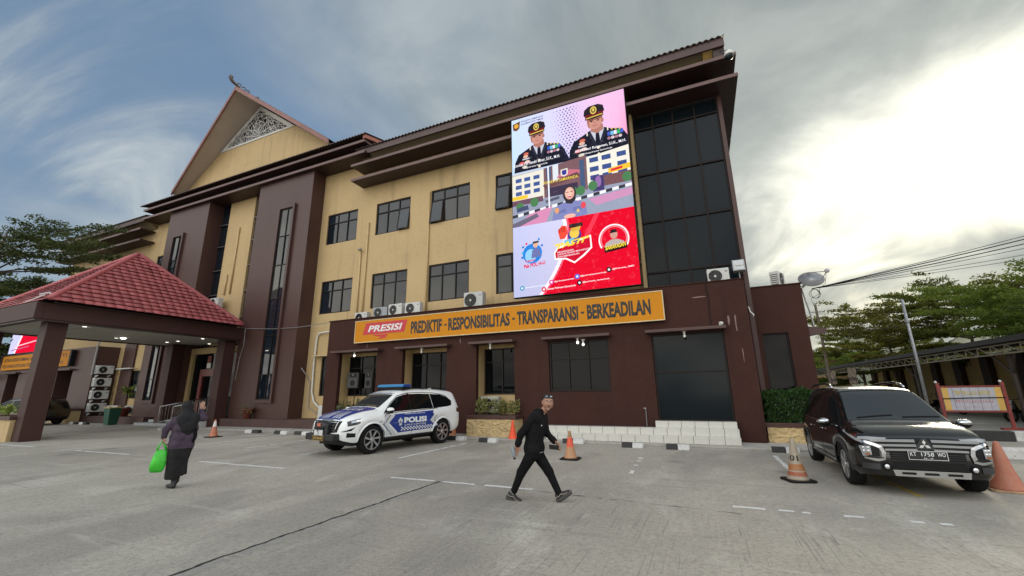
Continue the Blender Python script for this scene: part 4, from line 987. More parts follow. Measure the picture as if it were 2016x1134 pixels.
text_xz('SATUAN RESERSE KRIMINAL DAN SENTRA', -53.2, -46.4, 4.58, 4.86, 15.096, INK, s2, bold=.02); text_xz('PELAYANAN KEPOLISIAN TERPADU', -53.2, -47.2, 4.08, 4.36, 15.096, INK, s2, bold=.02)
text_xz('(SPKT)', -45.2, -42.6, 4.58, 4.86, 15.096, INK, s2, bold=.02); text_xz('(TERPADU)', -45.4, -43.0, 4.08, 4.36, 15.096, INK, s2, bold=.02)
s3 = thing('left_video_screen', 'second video screen far left glimpsed under the porch, white and red', 'billboard', (-51, 15.5, 7))
box('screen_cabinet', -54.4, -49.0, 15.52, 15.7, 5.3, 9.8, BLACK, s3)
P2 = Pic(); P2.rect(0, 0, 1, 1, C(206, 206, 240)); P2.poly([(.55, 0), (1, 0), (1, 1), (.25, 1), (.42, .55)], C(228, 14, 50)); P2.poly([(.50, 0), (.55, 0), (.42, .55), (.25, 1), (.2, 1), (.38, .5)], C(250, 240, 248))
P2.poly([(.15, .86), (.95, .78), (.95, .80), (.15, .885)], C(250, 200, 215)); P2.poly([(.10, .93), (.7, .875), (.7, .89), (.10, .95)], C(190, 110, 160))
picture(P2, 'screen_picture', -54.35, -49.05, 5.35, 9.75, 15.515, s3, 1.0)
# corrugated balcony wing seen through the left tree
fw = thing('far_wing', 'distant yellow wing with a barred balcony seen through the left tree', 'building', (-58, 20, 0))
box('wing_wall', -66, -50.6, 22, 24, 0, 8.2, CREAM, fw); box('wing_roof', -66.3, -50.4, 21.6, 24.2, 8.2, 8.5, ROOFM, fw)
for i in range(22): MB().box(-65+.65*i, -64.9+.65*i, 21.5, 21.56, 6.3, 8.15).build('bar', FRAME, fw)
box('rail', -66, -50.6, 21.48, 21.58, 7.0, 7.08, FRAME, fw)
# ---------------------------------------------------------------- air conditioner outdoor units
ACW = pm('ac_casing', (.56, .56, .53), .45, .05, 2, dirt=.22); ACD = pm('ac_grille_dark', (.018, .018, .020), .5, .15, 6); ACG = pm('ac_grey_casing', (.30, .32, .34), .5, .05, 2, dirt=.2)
def make_ac(label, loc, rz, w=.80, h=.56, d=.29, group='air conditioner outdoor units', casing=None, bracket=False):
    t = thing('air_conditioner', label, 'air conditioner', loc, rz, group, local=True)
    m = MB(); m.box(-w/2, w/2, -d/2, d/2, .04, .04+h); m.build('casing', casing or ACW, t, bevel=.018)
    m = MB(); r = h*.42; cx = -w*.14; cz = .04+h*.5
    m.lathe([(r+.012, -d/2-.016), (r+.012, -d/2-.001), (r-.012, -d/2-.001), (r-.012, -d/2-.016), (r+.012, -d/2-.016)], (cx, 0, cz), 'y', 24, cap=False); m.build('grille_rim', casing or ACW, t, fix=False, smooth=False)
    MB().lathe([(r-.012, -d/2-.003), (.0001, -d/2-.003)], (cx, 0, cz), 'y', 24).build('fan_opening', ACD, t, fix=False)
    m = MB()
    for k in range(1, 4): m.lathe([(r*k/4+.002, -d/2-.012), (r*k/4-.002, -d/2-.012)], (cx, 0, cz), 'y', 24, cap=False)
    for k in range(8):
        a = k*math.pi/4; m.tube([(cx, -d/2-.010, cz), (cx+r*math.cos(a), -d/2-.010, cz+r*math.sin(a))], .002, 4)
    m.build('fan_guard', GREY, t, fix=False); MB().lathe([(r*.16, -d/2-.014), (.0001, -d/2-.016)], (cx, 0, cz), 'y', 14).build('fan_hub', WHITE, t, fix=False)
    m = MB()
    for k in range(6): m.box(-w/2-.004, -w/2-.001, -d*.38, d*.38, .1+h*.13*k, .1+h*.13*k+.03)
    m.build('side_louvre', ACD, t)
    m = MB()
    for x in (-w*.3, w*.3): m.box(x-.03, x+.03, -d/2-.02, d/2+.02, 0, .04)
    m.build('foot', BLACK, t)
    m = MB().box(w*.30, w*.44, -d/2-.003, -d/2-.001, .04+h*.72, .04+h*.84); m.build('badge', GREY, t)
    if bracket:
        m = MB()
        for x in (-w*.36, w*.36): m.prism([(-d/2-.05, -.05), (d/2+.06, -.05), (d/2+.06, -.22)], 'x', x-.02, x+.02)
        m.build('bracket', WHITEP, t)
    return t
ya = 16.02
make_ac('small white outdoor unit at the left end of the annex roof row', (-15.35, ya, 5.05), 0)
make_ac('grey outdoor unit second in the annex roof row', (-14.05, ya-.1, 5.2), R(6), .80, .54, .32, casing=ACG)
make_ac('white outdoor unit third in the annex roof row, below the second window', (-13.12, ya-.1, 5.24), R(-4), .84, .57)
make_ac('white outdoor unit fourth in the annex roof row, right of the drain pipe', (-12.12, ya-.1, 5.22), R(3), .84, .57)
make_ac('large outdoor unit alone on the annex roof left of the video screen', (-8.82, ya-.12, 5.2), R(3), .92, .72, .36, casing=pm('ac_pale', (.47, .48, .46), .5, .05, 2, dirt=.25))
make_ac('outdoor unit with a big dark fan in front of the glass tower', (.92, ya, 5.2), R(2), .70, .55)
make_ac('outdoor unit seen side-on on top of the brown side block', (2.9, 17.3, 5.14), R(65), .62, .56, .30)
make_ac('outdoor unit mounted high on the cream panel above the porch roof', (-27.75, YW-.47, 7.05), R(0), .86, .60, .32, bracket=True)
make_ac('outdoor unit standing in the recess behind the leafy planter', (-8.0, 15.84, .82), R(0), .82, .62, casing=pm('ac_old', (.44, .45, .43), .5, .05, 2, dirt=.3))
make_ac('outdoor unit turned sideways on the platform left of the annex', (-17.2, 15.95, .46), R(-80), .8, .62, .30)
for k, n in enumerate(('topmost', 'second from top', 'third from top', 'lowest')):
    make_ac('outdoor unit on the left annex side wall, %s of the column of four' % n, (-38.80, 15.86, 3.22-.86*k), R(90), .95, .58, .34, bracket=True, group='column of wall mounted outdoor units')
make_ac('outdoor unit on the ground behind the palm pot', (-37.3, 16.2, .45), R(20), .8, .6)
make_ac('outdoor unit low beside the entrance column near the palm', (-35.3, 16.3, .45), R(35), .8, .6)

# ---------------------------------------------------------------- lamps below the hoods
BULB = emit('bulb_light', (1.0, .98, .90), 3.0); CAPM = pm('lamp_holder', (.5, .48, .42), .5)
def bulb(x, y, z, lit, label):
    t = thing('hanging_lamp', label, 'lamp', (x, y, z), group='lamps under the window hoods')
    m = MB(); m.tube([(x, y, z), (x, y, z+.12)], .035, 8); m.tube([(x-.07, y, z+.125), (x+.07, y, z+.125)], .02, 6); m.build('lamp_holder', CAPM, t)
    m = MB(); m.ball((x, y, z-.05), .045, 8, sc=(1, 1, 1.15)); m.build('bulb', BULB if lit else WHITE, t, smooth=True)
bulb(-14.8, 15.1, 3.45, True, 'lit bulb under the hood above the loudspeakers'); bulb(-4.04, 15.1, 3.44, True, 'larger lit bulb under the hood of the annex window')
bulb(-3.84, 15.12, 3.36, True, 'lower lit bulb under the hood of the annex window'); bulb(-10.99, 15.1, 3.43, False, 'unlit lamp under the hood behind the patrol car')
bulb(-7.65, 15.1, 3.43, False, 'unlit lamp under the hood above the leafy planter'); bulb(-.37, 15.1, 3.44, False, 'unlit lamp under the hood of the dark door')
# cameras, floodlight, dish
t = thing('bullet_camera', 'small white camera on the corner of the door hood', 'camera', (.76, 15.1, 3.68))
MB().cbox((.76, 15.1, 3.70), (.10, .10, .06)).build('mount', WHITE, t); MB().tube([(.80, 14.94, 3.72), (.74, 15.12, 3.76)], .04, 10).build('camera_body', WHITE, t, smooth=True)
t = thing('dome_camera', 'white dome camera under the top right roof corner', 'camera', (2.3, 15.6, 13.95))
MB().lathe([(.05, 14.22), (.10, 14.18), (.17, 14.05), (.17, 13.97)], (2.3, 15.58, 0), 'z', 16).build('housing', WHITE, t, smooth=True)
MB().lathe([(.16, 13.97), (.15, 13.9), (.10, 13.83), (.0001, 13.80)], (2.3, 15.58, 0), 'z', 16).build('dome', GLASS, t, smooth=True)
MB().tube([(1.9, 15.9, 14.5), (2.1, 15.75, 14.42), (2.3, 15.6, 14.25)], .012, 5).build('cable', BLACK, t)
t = thing('floodlight', 'grey floodlight on the right end of the annex roof', 'floodlight', (1.62, 16.1, 5.6))
m = MB(); m.prism([(15.98, 5.66), (16.04, 6.06), (16.2, 5.98), (16.14, 5.62)], 'x', 1.42, 1.80); m.build('housing', GALV, t, bevel=.01)
MB().poly([(1.46, 15.972, 5.69), (1.76, 15.972, 5.69), (1.76, 16.026, 6.03), (1.46, 16.026, 6.03)]).build('lens', pm('flood_lens', (.52, .55, .55), .15, .05, 4), t, fix=False)
MB().tube([(1.61, 16.15, 5.2), (1.61, 16.18, 5.75)], .02, 6).build('bracket', GREY, t); MB().cbox((1.61, 15.96, 5.86), (.22, .01, .03)).build('lamp_tube', WHITE, t)
t = thing('satellite_dish', 'grey satellite dish on a pipe mast at the corner of the brown side block', 'satellite dish', (3.6, 17, 5))
m = MB(); ax_ = Vector((-.02, -.80, .60)).normalized(); q = ax_.to_track_quat('Z', 'Y').to_matrix(); cen = Vector((3.83, 16.95, 5.30)); prof = [(.0001, -.09), (.12, -.085), (.22, -.06), (.31, -.025), (.37, .0), (.385, .004)]
b0 = MB().lathe(prof, (0, 0, 0), 'z', 28); b0.v = [tuple(cen+q @ Vector(v)) for v in b0.v]; b0.build('dish', pm('dish_grey', (.40, .41, .43), .5, .06, 3, dirt=.15), t, smooth=True, fix=False)
MB().tube([(3.62, 16.95, 3.55), (3.66, 16.95, 3.75), (3.60, 16.95, 4.3), (3.50, 16.95, 5.0)], .028, 8).tube([(3.50, 16.95, 5.0), (3.8, 17.0, 5.24)], .022, 6).tube([(3.45, 16.9, 5.06), (3.6, 16.93, 5.1)], .02, 6).build('mast', GALV, t, smooth=True)
f = cen+Vector((.40, -.28, .16)); MB().tube([cen+q @ Vector((-.05, .36, .0)), f], .014, 6).tube([cen+q @ Vector((.30, -.05, 0)), f], .012, 6).build('feed_arm', GREY, t)
MB().ball(f+Vector((.02, 0, .02)), .075, 8).build('feed_horn', pm('lnb_grey', (.42, .40, .44), .5), t, smooth=True)
cb = []
for k in range(46):
    a = k*.42; cb.append((3.86+.13*math.cos(a)+.003*k*math.sin(k*.3)*.3, 16.93+.03*math.sin(a*1.3), 4.78+.16*math.sin(a)))
MB().tube([tuple(f), (4.2, 16.95, 5.1), (4.02, 16.95, 4.95)]+cb+[(3.72, 16.95, 4.62), (3.8, 16.95, 4.2)], .007, 5).build('coiled_cable', BLACK, t)
# surface conduits left of the annex
t = thing('white_conduit', 'white bent conduit running down the cream wall left of the annex', 'pipe', (-18, 16.5, 3))
MB().tube([(-16.85, 16.45, 4.92), (-18.3, 16.5, 4.93), (-18.9, 16.55, 4.9), (-19.02, 16.56, 4.6), (-19.05, 16.56, 3.2), (-19.0, 16.56, 1.8), (-18.8, 16.56, 1.3), (-18.4, 16.5, 1.05), (-17.6, 16.3, .95)], .045, 8).build('conduit', WHITE, t, smooth=True)
MB().tube([(-19.55, 16.2, 3.05), (-19.5, 16.5, 2.7), (-19.25, 16.58, 2.3), (-19.2, 16.58, 1.0), (-18.2, 16.5, .6)], .022, 6).build('grey_hose', GREY, t, smooth=True)
t = thing('sagging_cable', 'thin cable sagging from the porch corner to the annex', 'cable', (-21, 15, 5))
MB().tube([(-24.15, 16.5, 5.3), (-23.9, 15.75, 5.42), (-21.5, 15.7, 5.22), (-19.6, 15.72, 5.17), (-18.5, 15.9, 5.25), (-16.8, 15.4, 5.18)], .016, 5).tube([(-23.9, 15.75, 5.42), (-23.85, 15.76, 4.4), (-24.05, 15.77, 3.9), (-24.2, 15.77, 2.5)], .012, 5).build('cable', GREY, t)
box('window_hood', -18.95, -17.0, YW-.35, YW-.003, 3.62, 3.69, pm('cream_hood', (.50, .37, .2), .6, .1, 2), anx)
t = thing('wall_hose', 'short bent white pipe stub on the annex end', 'pipe', (1.7, 15.9, 4))
MB().tube([(1.66, 15.5, 4.28), (1.70, 15.5, 4.1), (1.78, 15.5, 4.0), (1.76, 15.5, 3.95)], .02, 6).build('pipe_stub', WHITE, t, smooth=True)
t = thing('tap_pipe', 'thin pipe with a tap standing on the tiled plinth', 'pipe', (-1.9, 14.9, .3))
MB().tube([(-1.85, 15.3, .48), (-1.85, 15.3, 1.05)], .012, 6).cbox((-1.87, 15.28, 1.06), (.09, .04, .03)).build('tap', GREY, t)
# loudspeakers on stands
def speaker(x, y, z, w, label, rz):
    t = thing('loudspeaker', label, 'loudspeaker', (x, y, z), rz, 'loudspeakers in the first recess', local=True)
    m = MB(); m.prism([(-w/2, -.2), (w/2, -.2), (w*.38, .22), (-w*.38, .22)], 'z', 0, .72); m.build('cabinet', pm('speaker_black', (.022, .021, .021), .6, .1, 4), t, bevel=.015)
    m = MB().box(-w*.42, w*.42, -.215, -.202, .04, .46); m.build('grille', pm('speaker_mesh', (.035, .034, .034), .5, .3, 90), t)
    MB().lathe([(.14, -.222), (.05, -.217), (.0001, -.217)], (0, 0, .24), 'y', 18).build('woofer', BLACK, t, fix=False)
    MB().box(-w*.30, w*.30, -.208, -.2015, .52, .66).build('horn', BLACK, t); MB().box(-.03, .03, -.212, -.209, .60, .63).build('badge', GREY, t)
    m = MB().tube([(0, 0, 0), (0, 0, -.9)], .022, 8)
    for k in range(3):
        a = k*2.1; m.tube([(0, 0, -.7), (.35*math.cos(a), .35*math.sin(a), -1.3)], .014, 6)
    m.build('stand', BLACK, t); return t
speaker(-15.25, 15.75, 1.92, .62, 'black loudspeaker with a perforated grille on the left stand', R(8)); speaker(-14.25, 15.75, 1.90, .48, 'smaller black loudspeaker right of the first one', R(-5))

# ---------------------------------------------------------------- wheel stops: black and white painted blocks
BLK = pm('stop_black', (.022, .022, .023), .6, .2, 6, dirt=.2); WHT = pm('stop_white', (.55, .55, .53), .65, .12, 6, dirt=.45)
def stop(x, y, w, label, order, rz=0):
    t = thing('wheel_stop', label, 'wheel stop', (x, y, 0), rz, 'black and white wheel stops', local=True)
    prof = [(-.10, 0), (.10, 0), (.085, .125), (.06, .14), (-.06, .14), (-.085, .125)]
    a, b = (BLK, WHT) if order else (WHT, BLK)
    MB().prism(prof, 'x', -w/2, -.004).build('black_half' if order else 'white_half', a, t, bevel=.008); MB().prism(prof, 'x', .004, w/2).build('white_half' if order else 'black_half', b, t, bevel=.008)
for i, (x, y, w, lb, od) in enumerate([(-18.85, 13.45, .85, 'wheel stop just right of the entrance, white half first', 0), (-16.95, 13.42, .82, 'wheel stop second from the entrance', 1), (-15.7, 13.45, .85, 'wheel stop just in front of the patrol car nose', 1),
        (-8.25, 13.65, .72, 'wheel stop by the patrol car rear wheel', 1), (-6.86, 13.42, .70, 'wheel stop in front of the stone planter', 1), (-4.05, 14.0, .70, 'wheel stop left of the tiled plinth, behind a cone', 1), (-2.1, 13.52, .62, 'wheel stop in front of the tiled plinth middle', 1),
        (-.84, 13.48, .62, 'wheel stop in front of the dark glazed door', 1), (1.82, 13.7, .62, 'black wheel stop behind the faded cone', 1), (-20.9, 13.6, .0, '', 0)]):
    if w: stop(x, y, w, lb, od, R(random.uniform(-3, 3)))
for i, x in enumerate((-37.2, -36.0)): stop(x, 14.3, .9, ('pale wheel stop left of the green bin', 'pale wheel stop beside the green bin')[i], 0)

# ---------------------------------------------------------------- traffic cones
def cone_mat(name, base, band=None, wear=.0, wearcol=(.45, .36, .27), bands=((.55, .80),), extra=None):
    m = bpy.data.materials.new(name); m.use_nodes = True
    N, L, M, MIX, RAMP = nodes_of(m.node_tree)
    out = N('ShaderNodeOutputMaterial'); b = N('ShaderNodeBsdfPrincipled'); L(b.outputs[0], out.inputs[0]); b.inputs['Roughness'].default_value = .55
    tc = N('ShaderNodeTexCoord'); sep = N('ShaderNodeSeparateXYZ'); L(tc.outputs['Object'], sep.inputs[0]); z = sep.outputs[2]
    n = N('ShaderNodeTexNoise'); L(tc.outputs['Object'], n.inputs['Vector']); n.inputs['Scale'].default_value = 9; n.inputs['Detail'].default_value = 8; n.inputs['Roughness'].default_value = .7
    zn = M('ADD', z, M('MULTIPLY', M('SUBTRACT', n.outputs['Fac'], .5), .02))
    c = base
    def band_f(a, e): return M('MULTIPLY', M('GREATER_THAN', zn, a), M('LESS_THAN', zn, e))
    for (a, e), col in zip(bands, band or ()): c = MIX(band_f(a, e), c, col)
    if wear: c = MIX(M('MULTIPLY', RAMP(n.outputs['Fac'], .42, .62), wear), c, wearcol)
    c = MIX(M('MULTIPLY', RAMP(n.outputs['Fac'], .60, .72), .35), c, (.08, .06, .05))
    if isinstance(c, tuple): b.inputs['Base Color'].default_value = (*c, 1)
    else: L(c, b.inputs['Base Color'])
    return m
def cone(x, y, h, label, mat, base_mat, r=.155, bw=.40, rz=0, tilt=0):
    t = thing('traffic_cone', label, 'traffic cone', (x, y, 0), rz, 'traffic cones round the yard', local=True)
    if tilt: t.rotation_euler = (tilt, 0, rz)
    m = MB(); q = bw/2; k = q*.8
    m.prism([(-q, -k), (-k, -q), (k, -q), (q, -k), (q, k), (k, q), (-k, q), (-q, k)], 'z', 0, .035); m.build('base', base_mat, t, bevel=.008)
    MB().lathe([(r+.02, .036), (r+.012, .06), (r, .075), (r*.62, h*.45), (r*.30, h*.86), (.030, h-.012), (.020, h), (.0001, h)], (0, 0, 0), 'z', 20).build('cone_body', mat, t, smooth=True)
    return t
OR = (.56, .12, .035)
cone(-18.7, 11.62, .70, 'small orange cone with a white collar left of the wheel stops', cone_mat('cone_a', (.42, .13, .06), [(.62, .60, .56)], .2, bands=((.42, .63),)), BLACK, .15, .52)
cone(-9.13, 14.75, .74, 'orange cone with a pale collar right behind the patrol car', cone_mat('cone_b', (.52, .17, .07), [(.50, .50, .48)], .35, bands=((.38, .55),)), pm('cone_base_faded', (.30, .12, .06), .7), .16, .40)
cone(-6.33, 14.25, .68, 'vivid red-orange cone in front of the stone planter', cone_mat('cone_c', (.80, .075, .02), None, .06, (.8, .2, .1)), BLACK, .145, .38)
cone(-3.22, 10.8, .68, 'weathered cone with a bright red middle in the open bay', cone_mat('cone_d', (.42, .21, .10), [(.72, .07, .025), (.30, .16, .06)], .3, (.40, .26, .16), ((.30, .52), (.53, .7))), BLACK, .15, .46)
cone(1.42, 9.72, .74, 'faded grey-brown cone stencilled with letters beside the dark van', cone_mat('cone_e', (.33, .28, .21), [(.30, .075, .03), (.33, .12, .03)], .35, (.24, .19, .14), ((.10, .17), (.19, .30))), BLACK, .165, .46, R(18))
cone(4.33, 9.95, .76, 'big plain salmon-orange cone at the right of the dark van', cone_mat('cone_f', (.40, .135, .080), None, .35, (.44, .22, .15)), pm('cone_base_dusty', (.42, .27, .16), .8, .2, 6), .20, .46, R(-12))
tc = [o for o in bpy.data.objects if o.name.startswith('traffic_cone') and abs(o.location.x-1.42) < .01][0]
rr = .108; lm, la = text_data('01', .03)
ang = (la[:, 0]-.5)*1.6-math.pi/2-.35-R(18)+.0; zz = .355+.10*la[:, 1]; rad = .165*.62+(.165*.30-.165*.62)*((zz-.333)/(.636-.333))+.003
lm.vertices.foreach_set('co', np.stack([rad*np.cos(ang), rad*np.sin(ang), zz], 1).astype(np.float32).ravel()); lm.materials.clear(); lo = link('stencil', lm, INK, None); lo.parent = tc

# ---------------------------------------------------------------- planters, hedge, pots, bin
STONE = pm('split_stone', (.50, .37, .19), .85, .22, 4, .5, 30, dirt=.28, fine=.15)
def rock_wall(mb, x0, x1, y, z0, z1, nx, nz, amp, seed, axis='y'):
    rg = np.random.default_rng(seed); h = rg.uniform(0, amp, (nx+1, nz+1))
    for _ in range(1): h = .5*h+.125*(np.roll(h, 1, 0)+np.roll(h, -1, 0)+np.roll(h, 1, 1)+np.roll(h, -1, 1))
    vs = [(x0+(x1-x0)*i/nx, y-h[i, j], z0+(z1-z0)*j/nz) for i in range(nx+1) for j in range(nz+1)]
    fs = [(i*(nz+1)+j, (i+1)*(nz+1)+j, (i+1)*(nz+1)+j+1, i*(nz+1)+j+1) for i in range(nx) for j in range(nz)]
    mb.add(vs, fs)
def planter(name, label, x0, x1, yf, yb, h, seed):
    t = thing(name, label, 'planter', ((x0+x1)/2, yf, 0)); m = MB()
    rock_wall(m, x0, x1, yf, 0, h-.13, int((x1-x0)/.045), int(h/.045), .075, seed); m.box(x0, x1, yf+.01, yb, 0, h-.135); m.build('stone_face', STONE, t, fix=False)
    MB().box(x0-.05, x1+.05, yf-.06, yb, h-.13, h).build('planter_cap', BROWN, t, bevel=.012); return t
planter('planter', 'low planter of rough yellow split stone with a brown cap, in front of a recess', -8.40, -6.40, 14.62, 15.9, .80, 1)
planter('planter', 'rough stone planter under the hedge beside the dark van', 1.68, 3.55, 15.62, 16.64, .62, 2)
planter('planter', 'stone planter in the first recess behind the patrol car', -16.0, -13.6, 15.0, 16.0, .62, 3)
t = thing('planter', 'cream planter box beside the near porch column', 'planter', (-26, 8, 0)); box('planter_box', -29.0, -25.22, 7.75, 8.6, 0, .82, CREAM, t); box('planter_cap', -29.05, -25.21, 7.70, 8.65, .82, .97, BROWN, t, .01)
t = thing('planter', 'small cream planter against the left annex', 'planter', (-41, 14.7, 0)); box('planter_box', -41.8, -39.3, 14.6, 15.3, 0, .8, CREAM, t); box('planter_cap', -41.85, -39.25, 14.55, 15.32, .8, .92, BROWN, t)
def leafmat(name, a, b, c=None, rough=.5, trans=.25):
    m = bpy.data.materials.new(name); m.use_nodes = True
    N, L, M, MIX, RAMP = nodes_of(m.node_tree)
    out = N('ShaderNodeOutputMaterial'); p = N('ShaderNodeBsdfPrincipled'); p.inputs['Roughness'].default_value = rough; p.inputs['Specular IOR Level'].default_value = .3
    at = N('ShaderNodeAttribute'); at.attribute_name = 'shade'
    col = MIX(at.outputs['Fac'], a, b)
    L(col, p.inputs['Base Color']); tr = N('ShaderNodeBsdfTranslucent'); L(MIX(.5, col, (b[0]*1.2, b[1]*1.2, b[2]*.6)), tr.inputs[0])
    mx = N('ShaderNodeMixShader'); mx.inputs[0].default_value = trans; L(p.outputs[0], mx.inputs[1]); L(tr.outputs[0], mx.inputs[2]); L(mx.outputs[0], out.inputs[0])
    return m
def leaves(name, C_, size, parent, mat, aspect=2.2, tilt=1.0, dirs=None, jit=.35, seed=0, droop=0.0):
    """one quad-pair leaf at each centre"""
    rg = np.random.default_rng(seed); n = len(C_); C_ = np.asarray(C_, dtype=np.float64)
    if dirs is None: d = rg.normal(size=(n, 3)); d[:, 2] *= tilt
    else: d = np.asarray(dirs)+rg.normal(size=(n, 3))*jit
    d[:, 2] -= droop; d /= np.linalg.norm(d, axis=1)[:, None]+1e-9
    r = rg.normal(size=(n, 3)); r[:, 2] *= .35*tilt; s = np.cross(d, r); s = np.cross(d, np.cross(s, d)); s /= np.linalg.norm(s, axis=1)[:, None]+1e-9
    L_ = size*rg.uniform(.65, 1.3, n)[:, None]; W = L_/aspect/2
    V = np.stack([C_-d*L_*.5, C_+s*W, C_+d*L_*.5, C_-s*W], 1).reshape(-1, 3)
    F = np.arange(4*n).reshape(n, 4)
    o = grid_mesh(name, V, F, parent, mat)
    a = o.data.attributes.new('shade', 'FLOAT', 'FACE'); a.data.foreach_set('value', rg.uniform(0, 1, n).astype(np.float32))
    return o
LF_YG = leafmat('yellow_green_leaf', (.085, .11, .030), (.34, .33, .11)); LF_HEDGE = leafmat('hedge_leaf', (.012, .035, .008), (.045, .105, .020), trans=.15)
LF_DK = leafmat('dark_leaf', (.014, .030, .010), (.055, .085, .025)); LF_PALM = leafmat('palm_leaf', (.05, .09, .02), (.22, .27, .07))
def bush(name, label, x0, x1, y, z, h, n, mat, seed, stems=14, size=.11, cat='plant', group=None, spread=.16):
    rg = np.random.default_rng(seed); t = thing(name, label, cat, ((x0+x1)/2, y, z), group=group); pts = []; dr = []; m = MB()
    for i in range(stems):
        b = np.array([x0+(x1-x0)*(i+.5)/stems+rg.uniform(-.05, .05), y+rg.uniform(-spread, spread), z]); tip = b+np.array([rg.uniform(-.14, .14), rg.uniform(-.14, .14), h*rg.uniform(.6, 1.08)])
        m.tube([tuple(b), tuple((b+tip)/2+rg.uniform(-.03, .03, 3)), tuple(tip)], .010, 5)
        for k in range(n//stems):
            tt = rg.uniform(.15, 1.0); p = b+(tip-b)*tt; a = rg.uniform(0, 6.28); d = np.array([math.cos(a), math.sin(a), rg.uniform(.2, 1.0)]); pts.append(p+d*size*.5); dr.append(d)
    m.build('stems', pm('stem_brown', (.09, .07, .04), .8), t); leaves('foliage', pts, size, t, mat, 3.0, 1, dr, .3, seed); return t
bush('bush', 'row of yellow-green croton in the stone planter in front of the recess', -8.35, -6.5, 15.15, .78, .62, 900, LF_YG, 4, 18, .13)
bush('bush', 'dusty green bush behind the patrol car bonnet', -16.0, -14.2, 15.4, .6, .78, 700, leafmat('dusty_leaf', (.06, .075, .035), (.22, .24, .12)), 5, 14, .13)
bush('bush', 'bright green plants in the cream planter by the porch column', -28.6, -25.4, 8.1, .95, .42, 420, leafmat('bright_leaf', (.10, .17, .03), (.42, .50, .14)), 6, 14, .20)
def hedge():
    t = thing('hedge', 'dense clipped dark green hedge growing in the stone planter beside the side block', 'hedge', (2.4, 16.1, .6)); rg = np.random.default_rng(8); n = 9000
    p = rg.uniform((1.70, 15.72, .60), (3.5, 16.55, 1.55), (n, 3)); f = rg.integers(0, 3, n)
    p[f == 0, 1] = 15.72+rg.exponential(.04, (f == 0).sum()); p[f == 1, 2] = 1.55-rg.exponential(.035, (f == 1).sum()); p += rg.normal(0, .028, (n, 3)); p[:, 2] += .10*np.sin(p[:, 0]*5.1)*np.sin(p[:, 0]*2.3+1)*(p[:, 2]-.6); p[:, 1] -= .05*np.sin(p[:, 0]*7+p[:, 2]*5); keep = rg.random(n) > .22*(np.sin(p[:, 0]*9+p[:, 2]*7) > .55); p = p[keep]; n = len(p)
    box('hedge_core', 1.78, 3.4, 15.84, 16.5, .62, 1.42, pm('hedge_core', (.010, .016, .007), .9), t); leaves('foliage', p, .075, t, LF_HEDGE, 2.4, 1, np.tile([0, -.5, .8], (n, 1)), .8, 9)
hedge()
def rosette(name, label, x, y, z, potr, poth, potmat, n, L, mat, seed, up=.8, stem=0.0):
    t = thing(name, label, 'potted plant', (x, y, z), group='potted plants at the entrance'); rg = random.Random(seed)
    MB().lathe([(potr*.7, z), (potr*.95, z+poth*.85), (potr*1.06, z+poth*.86), (potr*1.06, z+poth), (potr*.9, z+poth), (potr*.85, z+poth*.9), (.0001, z+poth*.9)], (x, y, 0), 'z', 18).build('pot', potmat, t, smooth=True)
    m = MB(); top = z+poth*.9+stem
    if stem: m.tube([(x, y, z+poth*.9), (x+.03, y, top)], .03, 6)
    else: m.tube([(x, y, z+poth*.88), (x, y, top+.06)], .03, 6)
    m.build('stem', pm('stem_b', (.08, .065, .04), .8), t)
    lm = MB()
    for k in range(n):
        a = rg.uniform(0, 6.28); e = rg.uniform(.15, up); l = L*rg.uniform(.7, 1.1); pv = None; w0 = L*.055
        for i in range(6):
            q = i/5; r = l*q*math.cos(e*(1-q*.5)); h = l*q*math.sin(e)-l*.55*q*q*(1.1-e*.5); c = Vector((x+r*math.cos(a), y+r*math.sin(a), top+h)); s = Vector((-math.sin(a), math.cos(a), 0))*w0*(1-q)**.6*(1 if i else .5)
            cur = (c+s, c-s)
            if pv: lm.poly([pv[0], pv[1], cur[1], cur[0]])
            pv = cur
    o = lm.build('fronds', mat, t, fix=False); a = o.data.attributes.new('shade', 'FLOAT', 'FACE'); a.data.foreach_set('value', np.random.default_rng(seed).uniform(0, 1, len(o.data.polygons)).astype(np.float32))
TERRA = pm('terracotta', (.17, .045, .030), .65, .12, 3, dirt=.15)
rosette('potted_plant', 'spiky pale plant in a terracotta pot on the platform by the right entrance column', -22.35, 15.5, .46, .27, .50, TERRA, 34, .62, LF_PALM, 1)
rosette('potted_plant', 'tall palm in a dark red pot between the stacked units and the entrance', -35.0, 15.75, .42, .33, .55, TERRA, 44, 1.25, LF_PALM, 2, 1.0, 1.0)
rosette('potted_plant', 'dim leafy plant in a red pot in the shade of the entrance', -30.9, 16.15, .46, .33, .62, pm('red_pot', (.25, .04, .03), .5), 30, .9, LF_DK, 3)
rosette('potted_plant', 'loose plant spilling from the small planter by the left annex', -40.7, 14.9, .8, .2, .2, TERRA, 30, .9, LF_DK, 4)
t = thing('wheelie_bin', 'dark green waste bin with a yellow rim beside the palm pot', 'bin', (-33.3, 14.45, 0))
m = MB(); x, y = -33.3, 14.45
m.add([(x-.26, y-.24, .03), (x+.26, y-.24, .03), (x+.26, y+.24, .03), (x-.26, y+.24, .03), (x-.34, y-.31, 1.0), (x+.34, y-.31, 1.0), (x+.34, y+.31, 1.0), (x-.34, y+.31, 1.0)], [(0, 3, 2, 1), (4, 5, 6, 7), (0, 1, 5, 4), (1, 2, 6, 5), (2, 3, 7, 6), (3, 0, 4, 7)]); m.build('bin_body', pm('bin_green', (.012, .075, .048), .45, .1, 3, dirt=.15), t, bevel=.03)
m = MB(); m.box(x-.36, x+.36, y-.33, y+.33, 1.0, 1.05); m.build('bin_rim', pm('bin_yellow', (.50, .36, .08), .5), t, bevel=.02)
